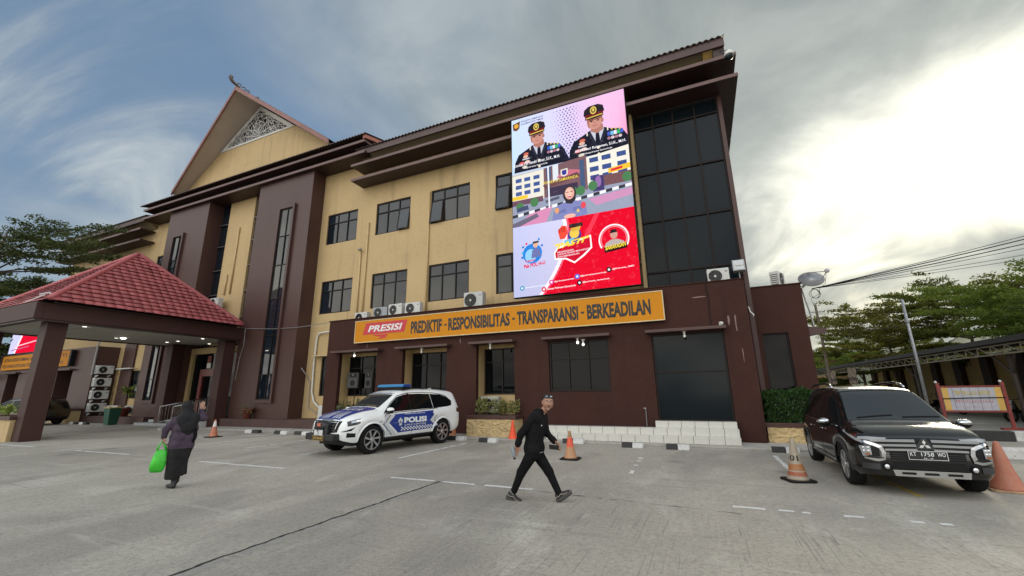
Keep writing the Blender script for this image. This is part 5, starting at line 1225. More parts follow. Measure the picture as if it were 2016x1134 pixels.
# ---------------------------------------------------------------- cars: lofted bodies with draped glass, lamps and lettering
def spline(tab):
    xs = np.array([t[0] for t in tab], float); ys = np.array([t[1] for t in tab], float)
    d = np.diff(ys)/np.diff(xs); m = np.zeros(len(xs)); m[0], m[-1] = d[0], d[-1]
    for i in range(1, len(xs)-1): m[i] = 0 if d[i-1]*d[i] <= 0 else 2*d[i-1]*d[i]/(d[i-1]+d[i])
    def f(x):
        x = min(max(x, xs[0]), xs[-1]); i = min(int(np.searchsorted(xs, x, 'right'))-1, len(xs)-2); i = max(i, 0)
        h = xs[i+1]-xs[i]; t = (x-xs[i])/h; t2, t3 = t*t, t*t*t
        return (2*t3-3*t2+1)*ys[i]+(t3-2*t2+t)*h*m[i]+(-2*t3+3*t2)*ys[i+1]+(t3-t2)*h*m[i+1]
    return f
class Car:
    def __init__(s, S):
        s.S = S
        for k in ('top', 'belt', 'w', 'wr', 'bot'): setattr(s, k, spline(S[k]))
    def zb(s, x, arch=True):
        z = s.bot(x)
        if arch:
            for xw in s.S['axles']:
                q = s.S['ra']**2-(x-xw)**2
                if q > 0: z = max(z, s.S['r']-.01+math.sqrt(q))
        return z
    def sec(s, x, arch=True):
        w, b, t, wr = s.w(x), s.belt(x), s.top(x), s.wr(x); z0 = s.zb(x, arch); b = max(b, z0+.06); t = max(t, b+.02); wr = min(wr, w*.97)
        P = [(w*.90, z0), (w*.965, z0+(b-z0)*.12), (w*.992, z0+(b-z0)*.35), (w*1.0, z0+(b-z0)*.60), (w*.985, z0+(b-z0)*.84), (w*.955, b)]
        h = t-b; e = min(.10, h*.55); c = w*.955
        for q in (.3, .62, .9): P.append((c+(wr-c)*(q**1.15), b+(h-e)*q))
        P += [(wr-.012, t-e*.80), (wr-.055, t-e*.42), (wr*.80, t-e*.20), (wr*.5, t-e*.07), (wr*.22, t-e*.01), (0, t)]
        return P
    NS = 10
    def side_y(s, x, z):
        P = s.sec(x, False)[:s.NS]; return float(np.interp(z, [p[1] for p in P], [p[0] for p in P]))
    def top_z(s, x, y):
        P = s.sec(x, False)[8:]; P = P[::-1]; return float(np.interp(abs(y), [p[0] for p in P], [p[1] for p in P]))
    def front_x(s, y, z):
        lo, hi = s.S['xs'][0]*0, s.S['xs'][1]
        def inside(x):
            if z > s.top_z(x, y): return False
            return abs(y) <= s.side_y(x, z)
        if inside(hi): return hi
        for _ in range(26):
            mid = (lo+hi)/2
            if inside(mid): lo = mid
            else: hi = mid
        return lo
    def shell(s, mats, parent, name='body', fold=None):
        S = s.S; x0, x1 = S['xs']; xs = set(np.linspace(x0, x1, 74).tolist())
        for xw in S['axles']:
            for k in range(17): xs.add(xw+S['ra']*math.cos(math.pi*k/16)*.9999)
        for k in range(8): xs.add(x1-.12*(k/8)**2); xs.add(x0+.12*(k/8)**2)
        xs = sorted(xs); V = []; F = []; n = None
        for x in xs:
            P = s.sec(x); Q = P+[(-y, z) for y, z in P[-2::-1]]; n = len(Q); V += [(x, y, z) for y, z in Q]
        for i in range(len(xs)-1):
            for j in range(n-1): F.append((i*n+j, i*n+j+1, (i+1)*n+j+1, (i+1)*n+j))
        F.append(tuple(range(n))[::-1]); k = (len(xs)-1)*n; F.append(tuple(range(k, k+n)))
        return MB().add(V, F).build(name, mats, parent, auto=38)
    # patches: corner quads (a-b-c-d) subdivided and laid on the skin
    def patch(s, mode, q, off, mat, parent, name, side=1, n=(10, 6), thick=0.0):
        V = []; a, b, c, d = [np.array(p, float) for p in q]; nu, nv = n
        for i in range(nu+1):
            for j in range(nv+1):
                u, v = i/nu, j/nv; p = (a*(1-u)+b*u)*(1-v)+(d*(1-u)+c*u)*v; V.append(s.lay(mode, p[0], p[1], off, side))
        F = [(i*(nv+1)+j, (i+1)*(nv+1)+j, (i+1)*(nv+1)+j+1, i*(nv+1)+j+1) for i in range(nu) for j in range(nv)]
        m = MB().add(V, F)
        if parent is None: return m
        return m.build(name, mat, parent, smooth=True, fix=False)
    def lay(s, mode, p, q, off, side=1):
        if mode == 'side': return (p, side*(s.side_y(p, q)+off), q)
        if mode == 'top': return (p, q, s.top_z(p, q)+off)
        return (s.front_x(p, q)+off, p, q)
    def strip(s, mode, top, bot, off, mat, parent, name, side=1, n=14, m=5):
        """region between two polylines, both sampled n times"""
        T = np.array(top, float); B = np.array(bot, float)
        def samp(A, t):
            L = np.r_[0, np.cumsum(np.hypot(*np.diff(A, axis=0).T))]; L /= L[-1]; return np.array([np.interp(t, L, A[:, k]) for k in (0, 1)])
        V = []
        for i in range(n+1):
            a, b = samp(T, i/n), samp(B, i/n)
            for j in range(m+1):
                p = a+(b-a)*j/m; V.append(s.lay(mode, p[0], p[1], off, side))
        F = [(i*(m+1)+j, (i+1)*(m+1)+j, (i+1)*(m+1)+j+1, i*(m+1)+j+1) for i in range(n) for j in range(m)]
        return MB().add(V, F).build(name, mat, parent, smooth=True, fix=False)
    def line(s, mode, pts, r, mat, parent, name, off=0.0, side=1, sub=6, n=5):
        P = []
        for a, b in zip(pts[:-1], pts[1:]):
            for k in range(sub): t = k/sub; P.append(s.lay(mode, a[0]+(b[0]-a[0])*t, a[1]+(b[1]-a[1])*t, off, side))
        P.append(s.lay(mode, *pts[-1], off, side)); return MB().tube(P, r, n).build(name, mat, parent, smooth=True)
    def side_text(s, body, x0, x1, z0, z1, mat, parent, off=.006, side=1, bold=.03, slant=0.0, name='lettering', rise=0.0):
        def fn(u, v, e):
            x = x0+(x1-x0)*u; z = z0+(z1-z0)*v+rise*u; return np.array([s.lay('side', a+slant*(b-z0), b, off, side) for a, b in zip(x, z)])
        return text(body, fn, mat, parent, name, bold=bold)
def wheel(parent, x, y, r, wdt, spokes, mat, dark, side, twist=.35, two=False):
    m = MB(); s = side; rr = r*.70
    prof = [(rr, -wdt/2), (r*.93, -wdt/2), (r*.985, -wdt*.40), (r, -wdt*.22), (r, wdt*.22), (r*.985, wdt*.40), (r*.94, wdt/2), (rr+.01, wdt/2), (rr, wdt*.42)]
    m.lathe(prof+[prof[0]], (x, y, r), 'y', 34, cap=False); w = m.build('wheel', RUBBER, parent, auto=40, fix=False)
    d = MB(); yo = y+s*wdt*.30
    d.lathe([(rr, yo-y-s*.02), (rr*.95, yo-y-s*.10), (.0001, yo-y-s*.10)], (x, y, r), 'y', 28, cap=False); d.build('rim_well', dark, w, fix=False)
    k = MB(); yf = y+s*wdt*.46
    for i in range(spokes):
        for dd in ((-.13, .13) if two else (0,)):
            a = 2*math.pi*i/spokes+dd; b = a+twist*(.6 if not two else .15); hw = .021 if not two else .018
            p = [Vector((x+rr*.20*math.cos(a), yf, r+rr*.20*math.sin(a))), Vector((x+rr*.985*math.cos(b), yf+s*.004, r+rr*.985*math.sin(b)))]
            t = (p[1]-p[0]).normalized(); n = Vector((-t.z, 0, t.x)); bk = Vector((0, -s*.03, 0))
            vs = [p[0]-n*hw*.8, p[0]+n*hw*.8, p[1]+n*hw*1.5, p[1]-n*hw*1.5]; k.add([tuple(v) for v in vs]+[tuple(v+bk) for v in vs], [(0, 1, 2, 3), (0, 4, 5, 1), (1, 5, 6, 2), (2, 6, 7, 3), (3, 7, 4, 0)])
    k.lathe([(rr*1.0, yf-y-s*.012), (rr*1.0, yf-y+s*.006), (rr*.94, yf-y+s*.006), (rr*.93, yf-y-s*.03)], (x, y, r), 'y', 34, cap=False)
    k.lathe([(rr*.24, yf-y+s*.002), (rr*.20, yf-y+s*.014), (.0001, yf-y+s*.014)], (x, y, r), 'y', 14); k.build('rim', mat, w)
    return w
def under(car, parent, arch_r):
    S = car.S; m = MB(); x0, x1 = S['xs']; wm = car.w(0)
    m.box(x0+.35, x1-.35, -wm*.80, wm*.80, .26, .62); m.build('underbody', BLACK, parent)
    for xw in S['axles']:
        for sd in (-1, 1):
            l = MB(); n = 14; a = arch_r-.004; y0, y1 = sd*wm*.93, sd*(wm-.42)
            vs = []
            for i in range(n+1):
                t = math.pi*i/n; vs += [(xw+a*math.cos(t), y0, S['r']-.01+a*math.sin(t)), (xw+a*math.cos(t), y1, S['r']-.01+a*math.sin(t))]
            fs = [(2*i, 2*i+1, 2*i+3, 2*i+2) for i in range(n)]; fs.append(tuple(2*i+1 for i in range(n+1)))
            l.add(vs, fs).build('arch_liner', BLACK, parent, fix=False)
def arch_trim(car, parent, mat, wdt=.055, out=.012, sides=(-1, 1)):
    S = car.S
    for xw in S['axles']:
        for sd in sides:
            V = []; n = 22; r0, r1 = S['ra']-.004, S['ra']+wdt
            for i in range(n+1):
                t = math.pi*(-.02+1.04*i/n)
                for r in (r0, (r0+r1)/2, r1):
                    x, z = xw+r*math.cos(t), S['r']-.01+r*math.sin(t); z = max(z, car.bot(x)); V.append((x, sd*(car.side_y(x, max(z, car.bot(x)+.02))+out*(1 if r < r1 else .2)), z))
            F = [(3*i+k, 3*i+3+k, 3*i+4+k, 3*i+1+k) for i in range(n) for k in (0, 1)]
            MB().add(V, F).build('arch_trim', mat, parent, smooth=True, fix=False)
def mirror(car, parent, x, z, sd, mat, cap, gl, w=.24, h=.15):
    y = car.side_y(x, z-.04)
    m = MB().ball((x-.02, sd*(y+.17), z), 1, 10, sc=(.085, w/2, h/2)); mm = m.build('mirror', mat, parent, smooth=True)
    MB().tube([(x, sd*(y-.02), z-.06), (x-.01, sd*(y+.08), z-.045)], .028, 6).build('mirror_stalk', BLACK, mm)
    if cap is not None: MB().ball((x-.012, sd*(y+.175), z+.02), 1, 10, sc=(.09, w/2*1.0, h*.36)).build('mirror_cap', cap, mm, smooth=True)
    return mm
GLC = glassy('car_glass', (.005, .006, .007), .02, 1.22); GLW = glassy('windshield_glass', (.026, .032, .036), .03, 1.5)
RIMM = pm('alloy_grey', (.50, .50, .51), .28, .05, 3, metal=.8); RIMD = pm('rim_dark', (.012, .012, .013), .6, .1, 3); CHROME = pm('chrome', (.62, .63, .64), .12, .03, 3, metal=1.0)
LENS = glassy('lamp_lens', (.30, .31, .32), .06, 1.5); LENSD = glassy('lamp_lens_dark', (.03, .032, .036), .05, 1.5)
TRIM = pm('grey_trim', (.030, .031, .033), .6, .1, 6); SILV = pm('silver_paint', (.34, .34, .335), .35, .04, 3, metal=.6)
LAMPW = pm('lamp_reflector', (.72, .74, .76), .15, .05, 6, metal=.7)

# --- police patrol car
SUV = dict(axles=(-1.43, 1.43), r=.39, ra=.455, xs=(-2.46, 2.36),
  top=[(-2.46, 1.14), (-2.42, 1.34), (-2.30, 1.62), (-2.18, 1.715), (-1.9, 1.755), (-1.2, 1.795), (-.4, 1.80), (.10, 1.765), (.38, 1.70), (.75, 1.495), (1.08, 1.30), (1.20, 1.255), (1.6, 1.185), (2.0, 1.085), (2.20, 1.01), (2.30, .935), (2.36, .80)],
  belt=[(-2.46, 1.06), (-2.2, 1.17), (-1.4, 1.15), (0, 1.09), (1.0, 1.055), (1.6, 1.03), (2.0, .97), (2.2, .90), (2.36, .72)],
  w=[(-2.46, .74), (-2.36, .83), (-2.1, .90), (-1.4, .935), (0, .93), (1.4, .935), (1.9, .91), (2.12, .85), (2.27, .74), (2.34, .60), (2.36, .50)],
  wr=[(-2.46, .62), (-2.2, .635), (-1.2, .665), (0, .665), (.38, .66), (1.1, .745), (1.4, .80), (2.0, .78), (2.3, .62), (2.36, .45)],
  bot=[(-2.46, .52), (-2.3, .42), (-1.9, .36), (0, .34), (1.9, .34), (2.2, .40), (2.36, .48)])
PWHITE = pm('police_white', (.80, .82, .81), .28, .025, 1.5, coat=.6); PBLUE = pm('police_blue', (.008, .034, .235), .38, .06, 2, coat=.25); PNAVY = pm('police_navy', (.010, .014, .085), .4, .05, 2)
PGREY = pm('police_silver', (.56, .58, .60), .4, .05, 4)
suv = thing('police_suv', 'white and blue police patrol car lettered POLISI LALU LINTAS with a light bar', 'police car', (-9.42, 11.45, 0), R(-100.3), local=True)
K = Car(SUV); body = K.shell(PWHITE, suv); under(K, suv, SUV['ra'])
for x in SUV['axles']:
    for sd in (1, -1): wheel(suv, x, sd*.80, .39, .265, 7, RIMM, RIMD, sd, .5)
arch_trim(K, suv, PWHITE, .05, .020)
def glass_side(sd):
    K.strip('side', [(.98, 1.12), (.72, 1.33), (.42, 1.55), (.12, 1.625), (-.02, 1.63)], [(.98, 1.10), (.70, 1.115), (.45, 1.125), (.15, 1.135), (-.02, 1.14)], .004, GLC, suv, 'front_side_window', sd)
    K.strip('side', [(-.04, 1.63), (-.5, 1.64), (-.95, 1.625)], [(-.04, 1.14), (-.5, 1.155), (-1.0, 1.165)], .004, GLC, suv, 'rear_side_window', sd)
    K.strip('side', [(-.97, 1.625), (-1.45, 1.60), (-1.78, 1.52), (-1.98, 1.38)], [(-1.02, 1.165), (-1.45, 1.185), (-1.75, 1.20), (-1.93, 1.235)], .004, GLC, suv, 'quarter_window', sd)
    K.line('side', [(.03, 1.64), (-.03, 1.64), (-.03, 1.14)], .012, BLACK, suv, 'door_pillar', .006, sd)
    K.line('side', [(1.03, 1.08), (.70, 1.37), (.40, 1.585), (.05, 1.665), (-.6, 1.68), (-1.2, 1.655), (-1.7, 1.57), (-1.98, 1.36)], .011, BLACK, suv, 'window_seal', .004, sd)
    K.line('side', [(1.0, 1.06), (.5, 1.10), (-.5, 1.13), (-1.2, 1.16)], .010, BLACK, suv, 'belt_trim', .004, sd)
    K.line('side', [(.90, 1.03), (.96, .85), (.93, .45)], .005, BLACK, suv, 'door_gap', -.001, sd); K.line('side', [(-.05, 1.12), (-.05, .45)], .004, BLACK, suv, 'door_gap', .003, sd); K.line('side', [(-1.02, 1.13), (-1.05, .85)], .004, BLACK, suv, 'door_gap', .0, sd)
for sd in (1, -1): glass_side(sd)
K.strip('top', [(.44, .0), (.44, .60), (.70, .63)][0:1]+[(.44, .58)], [(1.12, .0), (1.12, .68)], .004, GLW, suv, 'windshield', n=10, m=10)
K.strip('top', [(.44, .0), (.44, -.58)], [(1.12, .0), (1.12, -.68)], .004, GLW, suv, 'windshield', n=10, m=10)
K.strip('top', [(.42, -.58), (.42, .58)], [(.52, -.59), (.52, .59)], .008, PGREY, suv, 'sun_strip', n=12, m=2)
def toptext(body_, x0, x1, y0, y1, mat, off=.010, bold=.03, par=suv, car=K):
    def fn(u, v, e): return np.array([car.lay('top', x0+(x1-x0)*b, y0+(y1-y0)*a, off) for a, b in zip(u, v)])
    text(body_, fn, mat, par, bold=bold)
toptext('BUNTUR SIAPAGA LALU LINTAS', .51, .43, -.52, .52, PNAVY, .011, .02)
# blue bonnet wrap with white bars
K.patch('top', [(1.17, -.76), (1.17, .76), (2.26, .56), (2.26, -.56)], .004, PBLUE, suv, 'bonnet_wrap', n=(16, 16))
for k in range(-3, 4):
    if k == 0: continue
    a = k*.105; b = k*.135
    K.patch('top', [(2.22, b-.030), (2.22, b+.030), (1.74, a+.022), (1.74, a-.022)], .008, PWHITE, suv, 'bonnet_bar', n=(4, 8))
toptext('POLISI', 1.60, 1.40, .42, -.42, PWHITE, .008, .05); toptext('LALU LINTAS', 1.34, 1.27, .36, -.36, PWHITE, .008, .03)
# side wrap: blue field, silver chevrons, checker strip, crest and lettering
def wrap(sd):
    K.strip('side', [(.66, 1.045), (-1.10, 1.10)], [(.62, .80), (-.98, .80)], .004, PBLUE, suv, 'side_wrap', sd, 16, 5)
    K.strip('side', [(.86, .795), (-.82, .795)], [(.50, .50), (-1.18, .54)], .004, PBLUE, suv, 'side_wrap', sd, 16, 5)
    K.patch('side', [(.66, 1.045), (.62, .80), (.86, .795), (.86, .80)], .0042, PBLUE, suv, 'side_wrap', sd, (4, 4))
    for k, (o, w, mt) in enumerate(((.0, .13, PGREY), (.16, .03, PNAVY), (.21, .12, PGREY), (.36, .025, PNAVY))):
        f = lambda z: (.60+.30*(1-abs(z-.78)/.30)) if z < .78 else (.60+.30*(1-abs(z-.78)/.28))
        for (za, zb_) in ((1.03, .78), (.78, .46)):
            xa = .62+o if za > 1 else .90+o; xb = .90+o if za > 1 else .56+o
            K.patch('side', [(xa, za), (xa+w, za), (xb+w, zb_), (xb, zb_)], .007+.001*(k % 2), mt, suv, 'chevron', sd, (3, 6))
    for k, (o, w, mt) in enumerate(((.0, .13, PGREY), (-.16, .025, PNAVY), )):
        for (za, zb_, xa, xb) in ((1.10, .80, -1.14, -.84), (.80, .55, -.84, -1.16)):
            K.patch('side', [(xa+o, za), (xa+o-w, za), (xb+o-w, zb_), (xb+o, zb_)], .007, mt, suv, 'chevron', sd, (3, 6))
    for r in range(3):
        for c in range(24):
            if (r+c) % 2: continue
            x = .40-.062*c; z = .55+.036*r; K_.add(*patchdata(x, x-.058, z, z+.034, .0075, sd))
    K.side_text('POLISI', .28 if sd > 0 else -.62, -.66 if sd > 0 else .32, .765, .935, PWHITE, suv, .007, sd, .05)
    K.side_text('LALU LINTAS', .26 if sd > 0 else -.62, -.64 if sd > 0 else .30, .685, .735, PGREY, suv, .007, sd, .035)
    K.side_text('MELINDUNGI MENGAYOMI MELAYANI', .25 if sd > 0 else -.62, -.60 if sd > 0 else .28, 1.02, 1.05, PWHITE, suv, .007, sd, .02)
    cx, cz = .43, .80
    for q in ([(-.10, .06), (-.03, .10), (-.03, -.02), (-.07, .0)], [(.10, .06), (.03, .10), (.03, -.02), (.07, .0)], [(-.055, .08), (.055, .08), (.045, -.06), (-.045, -.06)], [(-.06, -.06), (.06, -.06), (.04, -.10), (-.04, -.10)], [(-.04, .08), (.04, .08), (.03, .13), (-.03, .13)]):
        K.patch('side', [(cx+a, cz+b) for a, b in q], .0072, PGREY, suv, 'crest', sd, (2, 2))
    K.patch('side', [(cx-.025, cz+.03), (cx+.025, cz+.03), (cx+.02, cz-.03), (cx-.02, cz-.03)], .0085, PNAVY, suv, 'crest_centre', sd, (2, 2))
def patchdata(x0, x1, z0, z1, off, sd):
    return [K.lay('side', a, b, off, sd) for a, b in ((x0, z0), (x1, z0), (x1, z1), (x0, z1))], [(0, 1, 2, 3)]
for sd in (1, -1):
    K_ = MB(); wrap(sd); K_.build('checker_band', PWHITE, suv, fix=False)
    K.line('side', [(.98, .37), (-.98, .38)], .045, BLACK, suv, 'side_step', .03, sd)
    for x in (.28, -.78): K.line('side', [(x, 1.0), (x-.17, 1.0)], .016, PBLUE if x > 0 or True else PWHITE, suv, 'door_handle', .02, sd)
    mirror(K, suv, .93, 1.17, sd, BLACK, PWHITE, None, .28, .18)
    K.strip('side', [(1.46, 1.025), (1.95, .97), (2.19, .92)], [(1.60, .94), (1.95, .825), (2.19, .79)], .006, LENSD, suv, 'headlight', sd, 10, 4)
    K.strip('side', [(1.62, .995), (2.10, .925)], [(1.68, .945), (2.10, .87)], .010, LAMPW, suv, 'lamp_strip', sd, 8, 2)
    K.strip('side', [(-2.38, 1.10), (-2.18, 1.15)], [(-2.40, .98), (-2.16, 1.0)], .008, pm('tail_lamp', (.10, .008, .008), .25), suv, 'tail_lamp', sd, 5, 3)
    K.line('side', [(2.0, .545), (2.16, .55)], .03, BLACK, suv, 'fog_recess', -.01, sd)
    K.strip('side', [(1.98, .60), (2.20, .62)], [(1.98, .50), (2.20, .50)], .006, BLACK, suv, 'fog_surround', sd, 6, 3)
    K.strip('side', [(1.98, .77), (2.30, .66)], [(2.10, .67), (2.30, .645)], .006, BLACK, suv, 'bumper_intake', sd, 6, 3)
    K.line('side', [(-.9, 1.745), (.0, 1.75)], .014, BLACK, suv, 'roof_seam', .0, sd) if False else None
# front: black grille with silver rim, winch bumper bar, yellow police plate
K.strip('front', [(-.66, .93), (0, .955), (.66, .93)], [(-.58, .64), (0, .60), (.58, .64)], .006, BLACK, suv, 'grille', n=16, m=6)
for z in (.90, .82, .74): K.line('front', [(-.50, z), (.50, z)], .016, CHROME if z > .88 else TRIM, suv, 'grille_bar', .012, sub=12)
K.line('front', [(-.56, .93), (-.50, .68), (.50, .68), (.56, .93)], .016, CHROME, suv, 'grille_rim', .010, sub=8)
K.strip('front', [(-.26, .985), (.26, .985)], [(-.26, .925), (.26, .925)], .016, pm('nose_grey', (.16, .17, .19), .4), suv, 'badge_plate', n=6, m=2)
def ftext(car, par, body_, y0, y1, z0, z1, mat, off=.02, bold=.04):
    def fn(u, v, e): return np.array([car.lay('front', y0+(y1-y0)*a, z0+(z1-z0)*b, off) for a, b in zip(u, v)])
    text(body_, fn, mat, par, bold=bold)
ftext(K, suv, 'ISUZU', -.15, .15, .94, .972, CHROME, .021)
m = MB(); m.box(2.30, 2.52, -.66, .66, .42, .60); m.prism([(2.28, .58), (2.50, .58), (2.46, .86), (2.32, .90)], 'y', -.34, .30); m.build('winch_bumper', pm('winch_black', (.009, .009, .010), .55, .1, 5), suv, bevel=.03)
MB().ball((2.42, -.02, .80), 1, 10, sc=(.13, .30, .15)).build('winch_cover', pm('vinyl_black', (.012, .012, .013), .5, .2, 8), suv, smooth=True)
MB().box(2.545, 2.555, -.06, .10, .80, .88).build('winch_label', pm('label_red', (.55, .14, .09), .5), suv)
MB().box(2.52, 2.545, -.19, .19, .56, .70).build('fairlead', WHITEP, suv); MB().tube([(2.56, 0, .70), (2.60, 0, .62), (2.57, 0, .56), (2.55, .04, .60)], .018, 6).build('tow_hook', CHROME, suv, smooth=True)
MB().box(2.522, 2.538, -.26, .26, .42, .555).build('number_plate', pm('plate_brown', (.055, .035, .012), .5), suv)
text('2710-V', lambda u, v, e: np.stack([np.full_like(u, 2.542), -.21+.42*u, .455+.065*v], 1), pm('plate_gold', (.50, .30, .05), .5), suv, bold=.03)
m = MB()
for a, b, c, d in ((-.26, .26, .42, .428), (-.26, .26, .547, .555), (-.26, -.252, .428, .547), (.252, .26, .428, .547)): m.box(2.538, 2.541, a, b, c, d)
m.build('plate_rim', pm('plate_gold_rim', (.42, .26, .05), .5), suv)
# roof: rails, antenna, blue light bar
for sd in (1, -1): MB().tube([(.15, sd*.60, 1.755), (.0, sd*.60, 1.80), (-1.2, sd*.60, 1.825), (-1.9, sd*.58, 1.78)], .02, 6).build('roof_rail', BLACK, suv, smooth=True)
MB().prism([(-1.75, 1.76), (-1.55, 1.78), (-1.72, 1.86)], 'y', -.03, .03).build('antenna_fin', PWHITE, suv, bevel=.01)
lb = MB().prism([(-.24, 1.868), (-.20, 1.855), (.12, 1.855), (.16, 1.868), (.12, 1.94), (-.20, 1.94)], 'y', -.62, .62).build('light_bar', glassy('beacon_blue', (.03, .20, .42), .15, 1.4), suv, bevel=.02)
MB().box(-.22, .14, -.60, .60, 1.80, 1.8545).build('bar_base', BLACK, lb); MB().box(-.16, .08, -.55, .55, 1.942, 1.947).build('bar_sheen', pm('beacon_pale', (.20, .42, .62), .3), lb)
for y in (-.63, .63): MB().cbox((-.04, y, 1.90), (.30, .03, .075)).build('bar_end', PBLUE, lb)

# --- black people carrier
MPV = dict(axles=(-1.42, 1.355), r=.335, ra=.392, xs=(-2.30, 2.20),
  top=[(-2.30, .98), (-2.26, 1.25), (-2.12, 1.50), (-1.9, 1.585), (-1.3, 1.655), (-.4, 1.685), (.25, 1.655), (.50, 1.60), (.95, 1.34), (1.33, 1.115), (1.45, 1.075), (1.8, 1.01), (2.02, .935), (2.12, .875), (2.17, .80), (2.20, .68)],
  belt=[(-2.30, .93), (-2.0, 1.03), (-1.0, .99), (0, .95), (1.0, .92), (1.6, .90), (1.95, .86), (2.1, .80), (2.20, .62)],
  w=[(-2.30, .72), (-2.2, .80), (-1.9, .865), (-1.3, .90), (0, .895), (1.3, .90), (1.75, .885), (1.98, .84), (2.10, .77), (2.17, .68), (2.20, .58)],
  wr=[(-2.30, .56), (-2.0, .60), (-1.0, .645), (.2, .645), (.50, .64), (.95, .70), (1.33, .77), (1.6, .80), (1.95, .76), (2.14, .66), (2.20, .50)],
  bot=[(-2.30, .42), (-2.1, .34), (-1.8, .27), (0, .235), (1.75, .235), (1.95, .27), (2.2, .30)])
XBLK = pm('black_paint', (.005, .0045, .005), .13, .1, 1.5, coat=.35)
mpv = thing('black_mpv', 'black people carrier with chrome-armed front and plate KT 1758 WO, parked nose out', 'car', (3.05, 11.10, 0), R(-90), local=True)
Q = Car(MPV); Q.shell(XBLK, mpv); under(Q, mpv, MPV['ra'])
for x in MPV['axles']:
    for sd in (1, -1): wheel(mpv, x, sd*.765, .335, .215, 5, RIMM, RIMD, sd, .25, True)
arch_trim(Q, mpv, TRIM, .075, .022)
def mpv_glass(car, par, sd, GL=GLC):
    car.strip('side', [(1.12, .99), (.85, 1.19), (.55, 1.40), (.25, 1.50), (.10, 1.51)], [(1.12, .97), (.85, .97), (.55, .975), (.25, .985), (.10, .99)], .004, GL, par, 'front_side_window', sd)
    car.strip('side', [(.02, 1.515), (-.45, 1.525), (-.88, 1.51)], [(.02, .995), (-.45, 1.005), (-.88, 1.015)], .004, GL, par, 'rear_side_window', sd)
    car.strip('side', [(-.95, 1.505), (-1.5, 1.475), (-2.02, 1.38)], [(-.95, 1.02), (-1.5, 1.035), (-1.98, 1.09)], .004, GL, par, 'quarter_window', sd)
    car.line('side', [(1.15, .965), (.3, .98), (-.9, 1.01), (-2.0, 1.07)], .009, CHROME, par, 'belt_trim', .004, sd)
    for x in (.93, .06, -.93): car.line('side', [(x, .94), (x-.02, .32)], .004, BLACK, par, 'door_gap', .0, sd)
    for x in (.30, -.62): car.line('side', [(x, .86), (x-.17, .865)], .015, CHROME, par, 'door_handle', .022, sd)
for sd in (1, -1):
    mpv_glass(Q, mpv, sd)
    Q.strip('side', [(.95, .30), (-.98, .31)], [(.95, .245), (-.98, .25)], .018, TRIM, mpv, 'side_cladding', sd, 12, 3)
    Q.line('side', [(.88, .335), (-.9, .345)], .012, SILV, mpv, 'side_garnish', .022, sd)
    mirror(Q, mpv, 1.02, 1.02, sd, BLACK, CHROME, None, .23, .16)
    MB().tube([(.12, sd*.585, 1.655), (.0, sd*.585, 1.715), (-.3, sd*.585, 1.745), (-1.3, sd*.58, 1.715), (-1.65, sd*.575, 1.655)], [.016, .022, .022, .022, .016], 8).build('roof_rail', BLACK, mpv, smooth=True)
    MB().tube([(.20, sd*.585, 1.65), (.05, sd*.585, 1.70), (-.10, sd*.585, 1.725)], [.014, .026, .024], 8).build('rail_end', CHROME, mpv, smooth=True)
for s_ in (1, -1): Q.strip('top', [(.54, .0), (.54, s_*.565)], [(1.36, .0), (1.36, s_*.70)], .004, GLW, mpv, 'windshield', n=10, m=12)
Q.line('top', [(.52, -.58), (.52, .58)], .010, BLACK, mpv, 'roof_seal', .004, sub=16)
for y0, y1 in ((-.55, -.02), (.10, .62)): Q.line('top', [(1.30, y0), (1.24, y1)], .010, BLACK, mpv, 'wiper', .014, sub=8)
